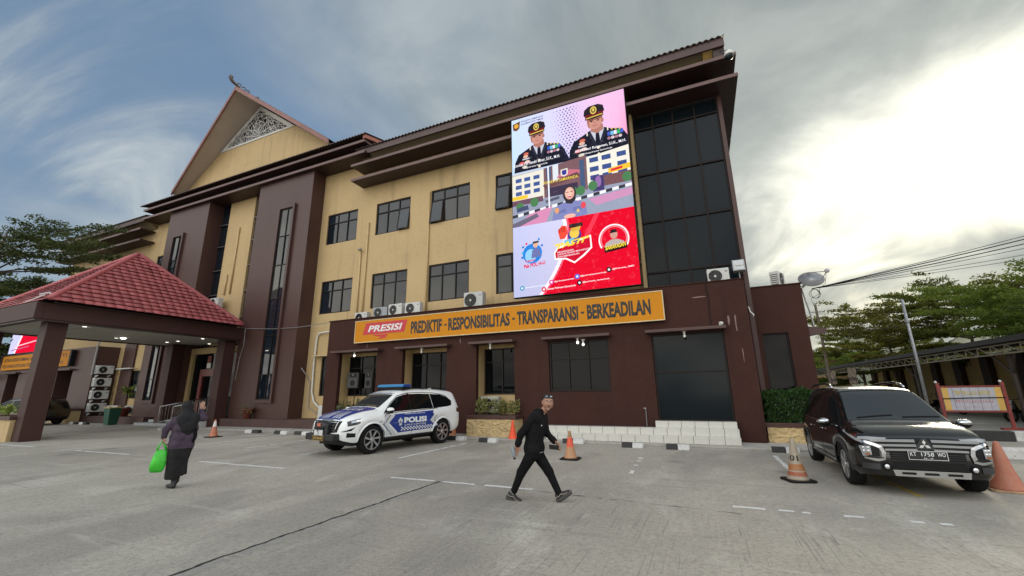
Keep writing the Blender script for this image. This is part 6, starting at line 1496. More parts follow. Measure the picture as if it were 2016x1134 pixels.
# nose details
F = lambda *a, **k: Q.patch('front', *a, **k)
GRL = pm('grille_silver', (.22, .22, .21), .3, .04, 3, metal=.7)
Q.strip('front', [(-.70, .845), (0, .868), (.70, .845)], [(-.52, .655), (0, .635), (.52, .655)], .006, BLACK, mpv, 'grille', n=18, m=6)
for z0, z1, dy in ((.835, .80, .66), (.765, .735, .58), (.700, .672, .50)):
    Q.strip('front', [(-dy, z0), (-.10, z0+.012)], [(-dy, z1), (-.10, z1+.006)], .016, GRL, mpv, 'grille_bar', n=10, m=2); Q.strip('front', [(dy, z0), (.10, z0+.012)], [(dy, z1), (.10, z1+.006)], .016, GRL, mpv, 'grille_bar', n=10, m=2)
for s_ in (1, -1):
    Q.strip('front', [(s_*.44, .862), (s_*.70, .875), (s_*.78, .862)], [(s_*.46, .825), (s_*.70, .822), (s_*.80, .825)], .014, LENS, mpv, 'daylight_lamp', n=10, m=3)
    Q.strip('side', [(1.66, .905), (1.92, .868), (2.09, .81)], [(1.66, .89), (1.93, .82), (2.10, .77)], .007, LENS, mpv, 'daylight_lamp', s_, 10, 3)
    # chrome arm: from the lamp down to the grille corner, then out under the headlamp
    Q.strip('front', [(s_*.735, .815), (s_*.60, .775), (s_*.53, .735)], [(s_*.755, .785), (s_*.63, .735), (s_*.56, .70)], .022, CHROME, mpv, 'chrome_arm', n=8, m=2)
    Q.strip('front', [(s_*.53, .735), (s_*.50, .64), (s_*.52, .56)], [(s_*.575, .71), (s_*.555, .64), (s_*.57, .585)], .024, SILV, mpv, 'chrome_arm', n=8, m=2)
    Q.strip('front', [(s_*.52, .565), (s_*.62, .545), (s_*.765, .565)], [(s_*.52, .535), (s_*.62, .505), (s_*.765, .535)], .024, CHROME, mpv, 'chrome_arm', n=8, m=2)
    hl = Q.strip('front', [(s_*.575, .725), (s_*.80, .74)], [(s_*.575, .58), (s_*.79, .585)], .004, BLACK, mpv, 'headlamp_housing', n=8, m=4)
    Q.strip('front', [(s_*.675, .73), (s_*.80, .725)], [(s_*.675, .60), (s_*.775, .565)], .016, LENS, hl, 'headlight', n=8, m=6)
    for (y, z) in ((.705, .705), (.755, .702), (.708, .655), (.755, .652)):
        x = Q.front_x(y, z)+.022; MB().ball((x, s_*y, z), .019, 8, sc=(.4, 1, 1)).build('lamp_eye', LAMPW, hl, smooth=True)
    x = Q.front_x(.70, .61)+.02; MB().box(x-.004, x, s_*.69, s_*.76, .595, .625).build('indicator', pm('indicator_amber', (.30, .10, .03), .3), hl)
    Q.strip('front', [(s_*.60, .475), (s_*.80, .47)], [(s_*.60, .385), (s_*.79, .38)], .010, TRIM, mpv, 'bumper_insert', n=6, m=3)
    x = Q.front_x(.52, .435); MB().lathe([(.062, x+.006), (.052, x+.022), (.040, x+.012), (.0001, x+.012)], (0, s_*.52, .435), 'x', 18).build('fog_bezel', BLACK, mpv, fix=False)
    MB().ball((x+.018, s_*.52, .435), .036, 8, sc=(.4, 1, 1)).build('fog_lamp', LAMPW, mpv, smooth=True)
Q.strip('front', [(-.45, .655), (.45, .655)], [(-.45, .545), (.45, .545)], .010, BLACK, mpv, 'lower_grille', n=10, m=3)
for z in (.63, .60, .57): Q.line('front', [(-.44, z), (.44, z)], .006, TRIM, mpv, 'grille_slat', .016, sub=12)
Q.strip('front', [(-.42, .515), (.42, .515)], [(-.46, .415), (.46, .415)], .006, BLACK, mpv, 'bumper_opening', n=10, m=3)
Q.strip('front', [(-.46, .395), (.46, .395)], [(-.44, .305), (.44, .305)], .030, SILV, mpv, 'skid_plate', n=14, m=4)
for y in (-.27, 0, .27): Q.strip('front', [(y-.085, .368), (y+.085, .368)], [(y-.085, .335), (y+.085, .335)], .036, BLACK, mpv, 'skid_slot', n=6, m=2)
# emblem of three lozenges
ex = Q.front_x(0, .80)+.034
def loz(cy, cz, a):
    p = []
    for (l, w) in ((0, 0), (.042, .022), (.080, 0), (.042, -.022)): p.append((ex, cy+l*math.cos(a)-w*math.sin(a), cz+l*math.sin(a)+w*math.cos(a)))
    return p
m = MB()
for a in (90, 210, 330): m.poly(loz(0, .768, R(a)))
MB().add([(ex-.004, -.125, .705), (ex-.004, .125, .705), (ex-.004, .03, .865), (ex-.004, -.03, .865)], [(0, 1, 2, 3)]).build('emblem_base', TRIM, mpv, fix=False)
m.build('emblem', pm('emblem_bright', (.72, .72, .72), .25, .02, 3, metal=.4), mpv, fix=False)
px_ = Q.front_x(0, .62)+.035
MB().box(px_-.012, px_, -.235, .235, .555, .685).build('number_plate', pm('plate_black', (.010, .010, .012), .4), mpv, bevel=.004)
PLW = pm('plate_white', (.70, .72, .72), .5)
for b, y0, y1, z0, z1 in (('KT', -.21, -.135, .61, .668), ('1758', -.075, .075, .61, .668), ('WO', .115, .21, .61, .668), ('04 - 29', -.055, .055, .568, .59)):
    text(b, lambda u, v, e, y0=y0, y1=y1, z0=z0, z1=z1: np.stack([np.full_like(u, px_+.003), y0+(y1-y0)*u, z0+(z1-z0)*v], 1), PLW, mpv, bold=.004)
m = MB()
for a, b, c, d in ((-.235, .235, .555, .561), (-.235, .235, .679, .685), (-.235, -.229, .561, .679), (.229, .235, .561, .679)): m.box(px_, px_+.002, a, b, c, d)
m.build('plate_rim', PLW, mpv)
# dark car half hidden behind the porch column
dcar = thing('dark_car', 'black car parked far left, half hidden by the near porch column', 'car', (-39.6, 12.7, 0), R(200), local=True)
D = Car(MPV); D.shell(XBLK, dcar); under(D, dcar, MPV['ra'])
for x in MPV['axles']:
    for sd in (1, -1): wheel(dcar, x, sd*.765, .335, .215, 5, RIMM, RIMD, sd, .25, True)
for sd in (1, -1):
    mpv_glass(D, dcar, sd); D.strip('side', [(-2.28, .90), (-2.10, .98)], [(-2.28, .78), (-2.1, .84)], .008, pm('tail_red', (.14, .01, .01), .3), dcar, 'tail_lamp', sd, 5, 3)
    D.strip('top', [(.54, .0), (.54, sd*.565)], [(1.36, .0), (1.36, sd*.70)], .004, GLW, dcar, 'windshield', n=8, m=8)
# ---------------------------------------------------------------- people: one continuous surface each, grown from tapered limbs
def surface_nets(vol, lo, h):
    s = vol < 0; nx, ny, nz = vol.shape
    c = s[:-1, :-1, :-1].astype(np.int8)
    cnt = np.zeros((nx-1, ny-1, nz-1), np.int8)
    for dx in (0, 1):
        for dy in (0, 1):
            for dz in (0, 1): cnt += s[dx:nx-1+dx, dy:ny-1+dy, dz:nz-1+dz]
    act = (cnt > 0) & (cnt < 8); idx = -np.ones(act.shape, np.int64); ii = np.argwhere(act); idx[act] = np.arange(len(ii))
    acc = np.zeros((len(ii), 3)); n = np.zeros(len(ii)); corners = [(a, b, c) for a in (0, 1) for b in (0, 1) for c in (0, 1)]
    for a in corners:
        for ax in range(3):
            if a[ax]: continue
            b = list(a); b[ax] = 1
            va = vol[ii[:, 0]+a[0], ii[:, 1]+a[1], ii[:, 2]+a[2]]; vb = vol[ii[:, 0]+b[0], ii[:, 1]+b[1], ii[:, 2]+b[2]]
            m = (va < 0) != (vb < 0); t = np.where(m, va/np.where(m, va-vb, 1), 0)
            p = np.zeros((len(ii), 3)); p += a; p[:, ax] += t; acc[m] += p[m]; n[m] += 1
    V = (ii+acc/np.maximum(n, 1)[:, None])*h+lo
    F = []
    for ax in range(3):
        u, v = (ax+1) % 3, (ax+2) % 3
        a = s; b = np.roll(s, -1, ax); e = (a != b); sl = [slice(1, -1)]*3; 
        q = np.argwhere(e); q = q[(q[:, ax] < vol.shape[ax]-1) & (q[:, u] > 0) & (q[:, v] > 0) & (q[:, u] < vol.shape[u]-1) & (q[:, v] < vol.shape[v]-1)]
        def g(du, dv):
            k = q.copy(); k[:, u] -= du; k[:, v] -= dv; return idx[k[:, 0], k[:, 1], k[:, 2]]
        f = np.stack([g(1, 1), g(0, 1), g(0, 0), g(1, 0)], 1); ins = s[q[:, 0], q[:, 1], q[:, 2]]; f[~ins] = f[~ins][:, ::-1]; F.append(f)
    F = np.concatenate(F); return V, F[(F >= 0).all(1)]
def sdf_mesh(prims, h, k=.03):
    """prims: (a, b, ra, rb, mat[, clip]) tapered capsules, blended smoothly"""
    A = np.array([p[0] for p in prims]); B = np.array([p[1] for p in prims]); r = max(max(p[2], p[3]) for p in prims)
    lo = np.minimum(A.min(0), B.min(0))-r-.03; hi = np.maximum(A.max(0), B.max(0))+r+.03
    dims = np.ceil((hi-lo)/h).astype(int)+1
    g = np.stack(np.meshgrid(*[lo[i]+h*np.arange(dims[i]) for i in range(3)], indexing='ij'), -1).astype(np.float32)
    def dist(p, X):
        a = np.asarray(p[0], np.float32); b = np.asarray(p[1], np.float32); sc = np.asarray(p[6] if len(p) > 6 and p[6] is not None else (1, 1, 1), np.float32)
        ab = (b-a)*sc; q = (X-a)*sc; t = np.clip((q@ab)/max(float(ab@ab), 1e-9), 0, 1); d = np.linalg.norm(q-t[..., None]*ab, axis=-1)-(p[2]+(p[3]-p[2])*t)
        if len(p) > 5 and p[5] is not None:
            for (nv, c) in p[5]: d = np.maximum(d, X@np.asarray(nv, np.float32)-c)
        return d
    vol = np.full(g.shape[:3], 9.0, np.float32)
    for p in prims:
        R_ = max(p[2], p[3])*(1/min(p[6]) if len(p) > 6 and p[6] is not None else 1)+k*2+.02; l = np.minimum(p[0], p[1])-R_; u = np.maximum(p[0], p[1])+R_
        i0 = np.maximum(np.floor((l-lo)/h).astype(int), 0); i1 = np.minimum(np.ceil((u-lo)/h).astype(int)+1, dims)
        s = tuple(slice(a, b) for a, b in zip(i0, i1)); d = dist(p, g[s]); v = vol[s]
        m = np.clip(.5+.5*(v-d)/k, 0, 1); vol[s] = v*(1-m)+d*m-k*m*(1-m)
    V, F = surface_nets(vol, lo, h)
    cen = V[F].mean(1).astype(np.float32); best = np.full(len(F), 9.0); mat = np.zeros(len(F), int)
    for p in prims:
        d = dist(p, cen); w = d < best; best[w] = d[w]; mat[w] = p[4]
    return V, F, mat
def join(parts):
    V, F, M_ = [], [], []; o = 0
    for v, f, m in parts: V.append(v); F.append(f+o); M_.append(m); o += len(v)
    return np.concatenate(V), np.concatenate(F), np.concatenate(M_)
def head_prims(c, fwd, up, s=1.0, skin=0, hair=1, hairstyle='short'):
    f = np.array(fwd, float); f /= np.linalg.norm(f); u = np.array(up, float); u -= f*(u@f); u /= np.linalg.norm(u); r = np.cross(f, u); c = np.array(c, float)
    P = lambda x, y, z: c+s*(r*x+f*y+u*z)
    L = []
    L.append((P(0, -.012, .030), P(0, .012, .028), .082*s, .078*s, skin)); L.append((P(0, .030, -.03), P(0, .038, -.075), .060*s, .040*s, skin))
    L.append((P(-.035, .030, -.035), P(.035, .030, -.035), .045*s, .045*s, skin)); L.append((P(0, .064, -.102), P(0, .060, -.098), .020*s, .02*s, skin))
    L.append((P(0, .082, .012), P(0, .104, -.022), .010*s, .015*s, skin)); L.append((P(-.034, .078, .036), P(.034, .078, .036), .012*s, .012*s, skin))
    for q in (-1, 1): L.append((P(q*.082, -.006, .015), P(q*.084, -.012, -.022), .014*s, .010*s, skin)); L.append((P(q*.042, .062, -.018), P(q*.040, .06, -.02), .022*s, .022*s, skin))
    L.append((P(0, -.03, -.06), P(0, -.045, -.17), .056*s, .056*s, skin))
    if hairstyle:
        L.append((P(-.035, .012, .082), P(.035, .012, .082), .046*s, .046*s, hair)); L.append((P(-.062, -.012, .045), P(.062, -.012, .045), .030*s, .030*s, hair))
        L.append((P(0, -.030, .048), P(0, .010, .060), .083*s, .070*s, hair)); L.append((P(0, -.045, .02), P(0, -.05, -.03), .07*s, .055*s, hair))
    return L, P
def face_bits(P, s, parent, skin_dark, white, black, moustache=True):
    def blob(n, a, b, r, m):
        v, f, k = sdf_mesh([(P(*a), P(*b), r*s, r*s, 0)], .0022, .004); grid_mesh(n, v, f, parent, m, True)
    for q in (-1, 1):
        blob('eye', (q*.034, .079, .018), (q*.030, .0795, .018), .0085, white); blob('pupil', (q*.032, .0865, .018), (q*.032, .0868, .018), .0050, black)
        blob('eyebrow', (q*.018, .090, .038), (q*.050, .080, .042), .0050, black)
    blob('mouth', (-.024, .088, -.064), (.024, .088, -.062), .0055, skin_dark)
    if moustache: blob('moustache', (-.018, .0905, -.051), (.018, .0905, -.050), .0040, black); blob('chin_beard', (-.010, .077, -.112), (.010, .077, -.112), .007, black)
def hand(wrist, dirv, palm_n, thumb_side, s=1.0, curl=.9, mat=0, h=.0042):
    """palm, four unequal bent fingers and a thumb from the side of the palm"""
    d = np.array(dirv, float); d /= np.linalg.norm(d); n = np.array(palm_n, float); n -= d*(n@d); n /= np.linalg.norm(n); t = np.cross(d, n)*thumb_side; w = np.array(wrist, float)
    L = [(w-d*.03*s, w+d*.02*s, .026*s, .026*s, mat)]
    for k in range(4):
        o = t*(.030-.020*k)*s; b = w+d*.085*s+o
        L.append((w+d*.02*s+o*.7, b, .014*s, .0125*s, mat))
        ln = (.040, .046, .042, .034)[k]*s; a = curl; p = b; dd = d.copy()
        for j, q in enumerate((1.0, .75, .6)):
            a_ = curl*(.55 if j == 0 else .85); dd = dd*math.cos(a_)+n*math.sin(a_); n2 = n; e = p+dd*ln*q; L.append((p, e, (.0098-.001*j)*s, (.0090-.001*j)*s, mat)); p = e
    b = w+d*.025*s+t*.030*s; m = b+(d*.6+t*.7+n*.3)*.040*s; e = m+(d*.85+n*.55)*.034*s
    L += [(b, m, .014*s, .0115*s, mat), (m, e, .0110*s, .009*s, mat)]
    return sdf_mesh(L, h, .006)
SKIN = pm('skin', (.36, .19, .125), .5, .06, 12); SKINL = pm('skin_lips', (.22, .085, .07), .5); HAIR = pm('black_hair', (.010, .009, .009), .5, .2, 30); EYEW = pm('eye_white', (.55, .53, .50), .3)
KNIT = pm('black_jersey', (.008, .008, .0088), .9, .3, 9, .9, 11, spec=.16); TROU = pm('black_trousers', (.0065, .0065, .0072), .9, .3, 9, .9, 12, spec=.16)
SHOE = pm('black_shoe', (.014, .014, .015), .5, .2, 20); SOLE = pm('shoe_sole', (.06, .058, .055), .7, .1, 8); SOCK = pm('white_sock', (.55, .55, .54), .8)
def man():
    Y = 6.65; g = lambda x, z, y=0.0: np.array([x, Y+y, z])
    t = thing('person', 'man in a black hooded top and trousers striding right, looking at the camera', 'person', (-2.58, Y, 0)); P = []
    # torso, hood, hips
    for yy in (-.075, 0, .075): P += [(g(-2.585, .80, yy*.9), g(-2.56, .98, yy*.85), .128, .122, 0), (g(-2.56, .98, yy*.85), g(-2.50, 1.21, yy*1.15), .122, .112, 0)]
    P += [(g(-2.487, 1.265, -.12), g(-2.478, 1.265, .12), .090, .090, 0)]
    P += [(g(-2.585, .78, -.065), g(-2.57, .78, .065), .140, .140, 0, [((0, 0, -1), -.725)])]
    P += [(g(-2.50, 1.33, -.07), g(-2.50, 1.33, .07), .062, .062, 0), (g(-2.43, 1.34, -.05), g(-2.43, 1.34, .05), .050, .050, 0), (g(-2.56, 1.27, -.06), g(-2.56, 1.27, .06), .055, .05, 0)]
    # arms: right arm (nearer) swings back, left arm forward
    P += [(g(-2.515, 1.265, -.17), g(-2.715, 1.01, -.215), .066, .058, 0), (g(-2.715, 1.01, -.215), g(-2.775, .86, -.20), .056, .044, 0), (g(-2.765, .885, -.20), g(-2.778, .852, -.20), .050, .046, 0)]
    P += [(g(-2.465, 1.265, .17), g(-2.44, 1.00, .20), .066, .058, 0), (g(-2.44, 1.00, .20), g(-2.29, .885, .14), .056, .042, 0), (g(-2.315, .905, .145), g(-2.285, .88, .14), .048, .045, 0)]
    # trousers
    P += [(g(-2.585, .72, -.055), g(-2.575, .72, .055), .122, .122, 1, [((0, 0, 1), .735)])]
    P += [(g(-2.60, .68, -.085), g(-2.775, .42, -.085), .100, .072, 1), (g(-2.775, .42, -.085), g(-2.905, .145, -.075), .068, .052, 1)]
    P += [(g(-2.56, .68, .085), g(-2.375, .43, .085), .100, .072, 1), (g(-2.375, .43, .085), g(-2.225, .145, .07), .068, .052, 1)]
    # ankles
    P += [(g(-2.925, .13, -.075), g(-2.945, .085, -.075), .040, .040, 3), (g(-2.215, .12, .07), g(-2.195, .08, .07), .038, .036, 1)]
    body = sdf_mesh(P, .0088, .028)
    HP, PT = head_prims(g(-2.325, 1.478, -.005), (.52, -.85, -.03), (.10, 0, 1), 1.0, 4, 5); HP = [p for p in HP if not (p[4] == 4 and p[2] > .0559 and p[2] < .0561)]+[(g(-2.345, 1.41, 0), g(-2.43, 1.33, .0), .052, .056, 4)]
    head = sdf_mesh(HP, .0055, .016)
    hr = hand(g(-2.782, .845, -.20), (-.28, 0, -.96), (.2, -.75, -.1), -1, 1.0, .75, 4); hl = hand(g(-2.275, .875, .138), (.85, -.25, -.46), (.1, -.5, -.85), 1, 1.0, .7, 4)
    shoes = []
    for (hx, hz, y, a) in ((-3.005, .055, -.08, -16), (-2.235, .045, .07, 33)):
        ca, sa = math.cos(R(a)), math.sin(R(a)); q = lambda l, u, yy=0: np.array([hx+l*ca-u*sa, Y+y+yy, hz+l*sa+u*ca])
        S = [(q(.03, .015), q(.09, .02), .043, .045, 6), (q(.09, .015), q(.21, -.005), .043, .032, 6), (q(.02, .04), q(.05, .07), .040, .040, 6), (q(-.005, -.018, 0), q(.09, -.022), .038, .040, 7, None), (q(.09, -.022), q(.225, -.026), .040, .032, 7)]
        shoes.append(sdf_mesh(S, .006, .012))
    V, F, M_ = join([body, head, hr, hl]+shoes)
    V = V.copy()
    o = grid_mesh('body', V, F, t, [KNIT, TROU, KNIT, SOCK, SKIN, HAIR, SHOE, SOLE], True, M_)
    face_bits(PT, 1.0, t, SKINL, EYEW, HAIR)
    # sunglasses pushed up on the hair
    sg = MB()
    for q in (-1, 1): sg.add([tuple(PT(q*.008+dx, .074-abs(dx+q*.03)*.25-dz*.5, .108+dz*.8)) for dx, dz in ((q*.010, .008), (q*.046, .008), (q*.044, -.012), (q*.012, -.012))], [(0, 1, 2, 3)])
    sgo = sg.build('sunglasses', glassy('mirror_lens', (.25, .42, .45), .03, 2.6), t, fix=False)
    fr = MB()
    for q in (-1, 1): fr.tube([PT(q*.056, .052, .116), PT(q*.088, .0, .085), PT(q*.088, -.04, .050)], .004, 5)
    fr.tube([PT(-.056, .054, .118), PT(0, .074, .119), PT(.056, .054, .118)], .004, 6); fr.build('sunglass_frame', BLACK, t)
    # pale hem of the undershirt and chest logo, shoe piping
    hm = MB(); ring = [(-2.58+.150*math.cos(a)*.93, Y+.165*math.sin(a), .722) for a in np.linspace(0, 2*math.pi, 25)]; hm.tube(ring, .007, 5, cap=False); hm.build('shirt_hem', pm('pale_hem', (.22, .22, .22), .8), t)
    MB().cbox((-2.405, Y-.115, 1.135), (.03, .008, .014)).build('chest_logo', WHITEP, t)
    for (hx, hz, y, a) in ((-3.005, .055, -.124, -16), (-2.235, .045, .026, 33)):
        ca, sa = math.cos(R(a)), math.sin(R(a)); q = lambda l, u: (hx+l*ca-u*sa, Y+y, hz+l*sa+u*ca)
        MB().tube([q(-.01, .03), q(.05, .02), q(.09, .035), q(.14, .005), q(.20, .0)], .0045, 5).build('shoe_piping', pm('piping', (.35, .27, .22), .5), t)
    ph = thing('phone', 'black smartphone held in the striding man’s forward hand'.replace('’', "'"), 'phone', (-2.24, Y+.12, .83)); MB().prism([(-2.345, .835), (-2.34, .765), (-2.175, .755), (-2.18, .825)], 'y', Y+.045, Y+.056).build('phone_body', pm('phone_black', (.006, .006, .007), .2), ph, bevel=.004)
    bt = thing('water_bottle', "clear plastic bottle with a dark cap in the striding man's rear hand", 'bottle', (-2.83, Y-.22, .74)); a = Vector((-2.845, Y-.262, .80)); b = Vector((-2.815, Y-.262, .665)); dv = (b-a).normalized()
    MB().tube([a-dv*.02, a, a+dv*.10, a+dv*.125, a+dv*.15], [.026, .032, .032, .028, .014], 14).build('bottle_body', glassy('bottle_plastic', (.22, .25, .27), .08, 1.4), bt, smooth=True); MB().tube([a+dv*.15, a+dv*.172], .018, 12).build('bottle_cap', BLACK, bt)
man()
def woman():
    B = np.array([-9.20, 5.11, 0]); d = np.array([-.874, .486, 0]); rt = np.array([.486, .874, 0]); q = lambda r, z, f=0.0: B+rt*r+d*f+np.array([0, 0, z])
    t = thing('person', 'woman in a black headscarf and purple top seen from behind, waving one hand', 'person', tuple(B)); P = []
    MAU, SCF, SKT, SK = 0, 1, 2, 3
    P += [(q(-.045, 1.20), q(.16, 1.21), .095, .095, MAU), (q(-.03, 1.05), q(.14, 1.05), .125, .125, MAU), (q(-.03, .90), q(.12, .90), .138, .138, MAU), (q(-.035, .78), q(.10, .76), .140, .140, MAU, [((0, 0, -1), -.685)])]
    P += [(q(-.11, 1.22), q(-.235, 1.06, -.02), .066, .058, MAU), (q(-.235, 1.06, -.02), q(-.245, .925, .0), .056, .047, MAU)]
    P += [(q(.20, 1.24), q(.325, 1.235, .03), .068, .060, MAU), (q(.325, 1.235, .03), q(.262, 1.375, .05), .058, .046, MAU)]
    P += [(q(-.015, .70), q(.075, .70), .145, .145, SKT, [((0, 0, 1), .705)]), (q(-.01, .60), q(.06, .60), .140, .140, SKT), (q(-.01, .60), q(-.025, .22, .02), .140, .118, SKT, [((0, 0, -1), -.165)]), (q(.06, .55), q(.045, .24, .02), .125, .105, SKT, [((0, 0, -1), -.21)]), (q(.08, .52), q(.145, .26, -.06), .09, .045, SKT, [((0, 0, -1), -.235)])]
    P += [(q(.0, .20), q(.02, .07), .045, .042, 4), (q(.035, .2, .0), q(.045, .12, .03), .045, .045, 4)]
    # headscarf: cap, nape, long point down the back
    c = -d
    P += [(q(.035, 1.455, .02), q(.03, 1.47, .0), .098, .094, SCF), (q(.04, 1.38, 0), q(.06, 1.30, -.01), .10, .12, SCF), (q(-.01, 1.25, -.05), q(.15, 1.25, -.05), .095, .100, SCF)]
    P += [(q(.01, 1.20, -.065), q(.07, 1.06, -.09), .095, .085, SCF), (q(.16, 1.20, -.06), q(.125, 1.06, -.09), .095, .08, SCF), (q(.09, 1.1, -.085), q(.105, .975, -.105), .085, .045, SCF)]
    body = sdf_mesh(P, .0088, .024)
    hl = hand(q(-.245, .915, .0), (0, 0, -1), tuple(rt*.7+d*.3), 1, .92, .95, SK); hr = hand(q(.262, 1.378, .05), tuple(np.array([0, 0, 1.0])+rt*.02), tuple(d), -1, .95, .35, SK)
    sh = sdf_mesh([(q(.02, .045, -.03), q(-.02, .045, .06), .040, .042, 4), (q(-.02, .04, .06), q(-.07, .035, .15), .042, .03, 4), (q(.015, .06, -.02), q(.01, .10, .0), .042, .044, 4)], .006, .014); sh2 = sdf_mesh([(q(.055, .12, .13), q(.03, .10, .22), .04, .038, 4), (q(.05, .14, .1), q(.05, .18, .06), .044, .046, 4)], .007, .014)
    V, F, M_ = join([body, hl, hr, sh, sh2])
    grid_mesh('body', V, F, t, [pm('mauve_cloth', (.066, .048, .070), .9, .25, 9, .9, 11, spec=.2), pm('black_scarf', (.006, .006, .0075), .85, .2, 6, .25, 30), pm('black_skirt', (.008, .0075, .008), .9, .4, 14, .3, 40), SKIN, SHOE], True, M_)
    # shoulder bag strap hint and side bag
    MB().tube([q(.215, 1.06, -.10), q(.225, .95, -.10), q(.20, .80, -.10)], [.02, .032, .02], 8).build('side_pouch', KNIT, t, smooth=True)
    bag = thing('carrier_bag', "bright green carrier bag hanging from the woman's left hand", 'bag', tuple(q(-.28, .5))); BG = pm('green_plastic', (.045, .50, .028), .35, .14, 7, .3, 25)
    n = 9; m = MB(); rings = []; rg = random.Random(4)
    for k, (z, r0, r1, th) in enumerate(((.315, -.355, -.195, .045), (.36, -.385, -.165, .075), (.46, -.375, -.150, .095), (.56, -.355, -.150, .085), (.64, -.335, -.155, .055), (.70, -.315, -.165, .022))):
        ring = []
        for j in range(20):
            a = 2*math.pi*j/20; cx, hw = (r0+r1)/2, (r1-r0)/2; w = 1+.07*rg.uniform(-1, 1); ca, sa = math.cos(a), math.sin(a)
            sx = abs(ca)**.6*(1 if ca > 0 else -1); sy = abs(sa)**.6*(1 if sa > 0 else -1)
            p = q(cx+hw*sx*w, z+.10*(cx+hw*sx+.27)*-.9+rg.uniform(-.006, .006), th*sy*w); ring.append(tuple(p))
        rings.append(ring)
    vs = [p for r in rings for p in r]; fs = [(i*20+j, i*20+(j+1) % 20, (i+1)*20+(j+1) % 20, (i+1)*20+j) for i in range(5) for j in range(20)]; fs.append(tuple(range(20)))
    m.add(vs, fs); m.build('bag_body', BG, bag, smooth=True)
    for f in (-.022, .022): 
        h = MB(); h.tube([q(-.315, .70, f), q(-.29, .78, f), q(-.252, .855, f*.3), q(-.215, .78, f), q(-.175, .69, f)], [.020, .015, .010, .015, .020], 6); h.build('bag_handle', BG, bag, smooth=True)
woman()
# ---------------------------------------------------------------- right side: parking canopy, kerbs, board, posts, motorcycles, wires
can = thing('parking_canopy', 'long low parking canopy with a dark roof edge and pale steel trusses', 'canopy', (13, 35, 0))
DSTEEL = pm('canopy_dark', (.022, .018, .015), .6, .15, 2); TR = pm('truss_paint', (.36, .32, .23), .5, .12, 3, dirt=.2)
cy0, cy1, cx = 12.0, 62.0, 12.0
MB().prism([(cx-.35, 3.50), (cx+7.6, 4.15), (cx+7.6, 4.23), (cx-.35, 3.60)], 'y', cy0, cy1).build('canopy_roof', DSTEEL, can)
box('canopy_gutter', cx-.42, cx-.30, cy0, cy1, 3.40, 3.62, DSTEEL, can)
m = MB(); m.tube([(cx, cy0, 3.36), (cx, cy1, 3.36)], .04, 6); m.tube([(cx, cy0, 2.98), (cx, cy1, 2.98)], .04, 6); m.build('truss_chord', TR, can)
n = 50; br = None
for i in range(n):
    y = cy0+i*(cy1-cy0)/n; p = (cx, y, 2.98); q = (cx, y+1.0, 3.36)
    if br is None:
        br = MB().tube([(0, -.5, -.19), (0, .5, .19)], .026, 5).build('truss_brace', TR, None); br.parent = can; WL[br] = Vector((0, 0, 0)); st = MB().tube([(0, 0, -.19), (0, 0, .19)], .026, 5).build('truss_strut', TR, None); st.parent = can; b1, s1 = br, st
    else: b1 = inst(br, (0, 0, 0), can); s1 = inst(st, (0, 0, 0), can)
    b1.location = Vector((cx, y+.5, 3.17))-WL[can]; s1.location = Vector((cx, y, 3.17))-WL[can]
for i, y in enumerate((15.6, 25.4, 34.5, 44, 54)):
    pm_ = MB(); pm_.tube([(cx+.25, y, 0), (cx+.25, y, 2.95)], .10, 8); pm_.tube([(cx+.25, y, 2.1), (cx+.05, y-.8, 2.98)], .05, 6); pm_.tube([(cx+.25, y, 2.1), (cx+.05, y+.8, 2.98)], .05, 6); pm_.build('canopy_post', pm('post_brown', (.045, .032, .024), .6, .2, 3) if i == 0 else bpy.data.materials['post_brown'], can)
shop = thing('yard_wall', 'dim ochre wall with dark piers and a noticeboard under the canopy', 'wall', (20, 40, 0))
OCH = pm('ochre_wall', (.40, .29, .115), .75, .12, .8, dirt=.2)
box('wall_body', 19.4, 19.8, 14, 66, 0, 3.9, OCH, shop)
for i in range(14): box('pier', 19.05, 19.395, 15.5+3.8*i, 16.5+3.8*i, 0, 3.9, pm('pier_brown', (.035, .020, .015), .7, .15, 2) if i == 0 else bpy.data.materials['pier_brown'], shop)
nb = thing('noticeboard', 'white framed noticeboard of printed sheets under the canopy', 'noticeboard', (18.9, 30, 0))
for y in (27.8, 29.6, 31.4):
    box('board_frame', 18.88, 18.96, y, y+1.35, .7, 3.0, WHITEP, nb)
    for k in range(3): box('printed_sheet', 18.865, 18.878, y+.25, y+1.1, .9+.68*k, 1.42+.68*k, pm('printed_dark', (.08, .085, .09), .6, .4, 14) if (y == 27.8 and k == 0) else bpy.data.materials['printed_dark'], nb)
# hanging banners at the far end of the canopy
def banner(y, label, seed):
    t = thing('hanging_banner', label, 'banner', (11.7, y, 2.4), group='banners on the canopy edge'); V = []; nu, nv = 14, 10; rg = random.Random(seed)
    for i in range(nu+1):
        for j in range(nv+1):
            u, v = i/nu, j/nv; V.append((11.62+.05*math.sin(u*9+seed)+.02*math.sin(v*8), y+1.9*(u-.5), 3.3-1.35*v-.12*math.sin(math.pi*u)*(1-v)))
    F = [(i*(nv+1)+j, (i+1)*(nv+1)+j, (i+1)*(nv+1)+j+1, i*(nv+1)+j+1) for i in range(nu) for j in range(nv)]
    mb = MB(); mb.add(V, F); mb.m = [1 if (f % nv) in (6, 7) or ((f % nv)+(f//nv)) % 5 == 0 else 0 for f in range(len(F))]
    mb.build('banner_cloth', [pm('banner_buff', (.30, .22, .15), .7, .2, 3), pm('banner_print', (.08, .06, .05), .7, .3, 5)], t, smooth=True, fix=False)
banner(44.5, 'right hand rumpled banner hanging from the far canopy edge', 1); banner(50.5, 'left hand faded banner hanging from the far canopy edge', 2)
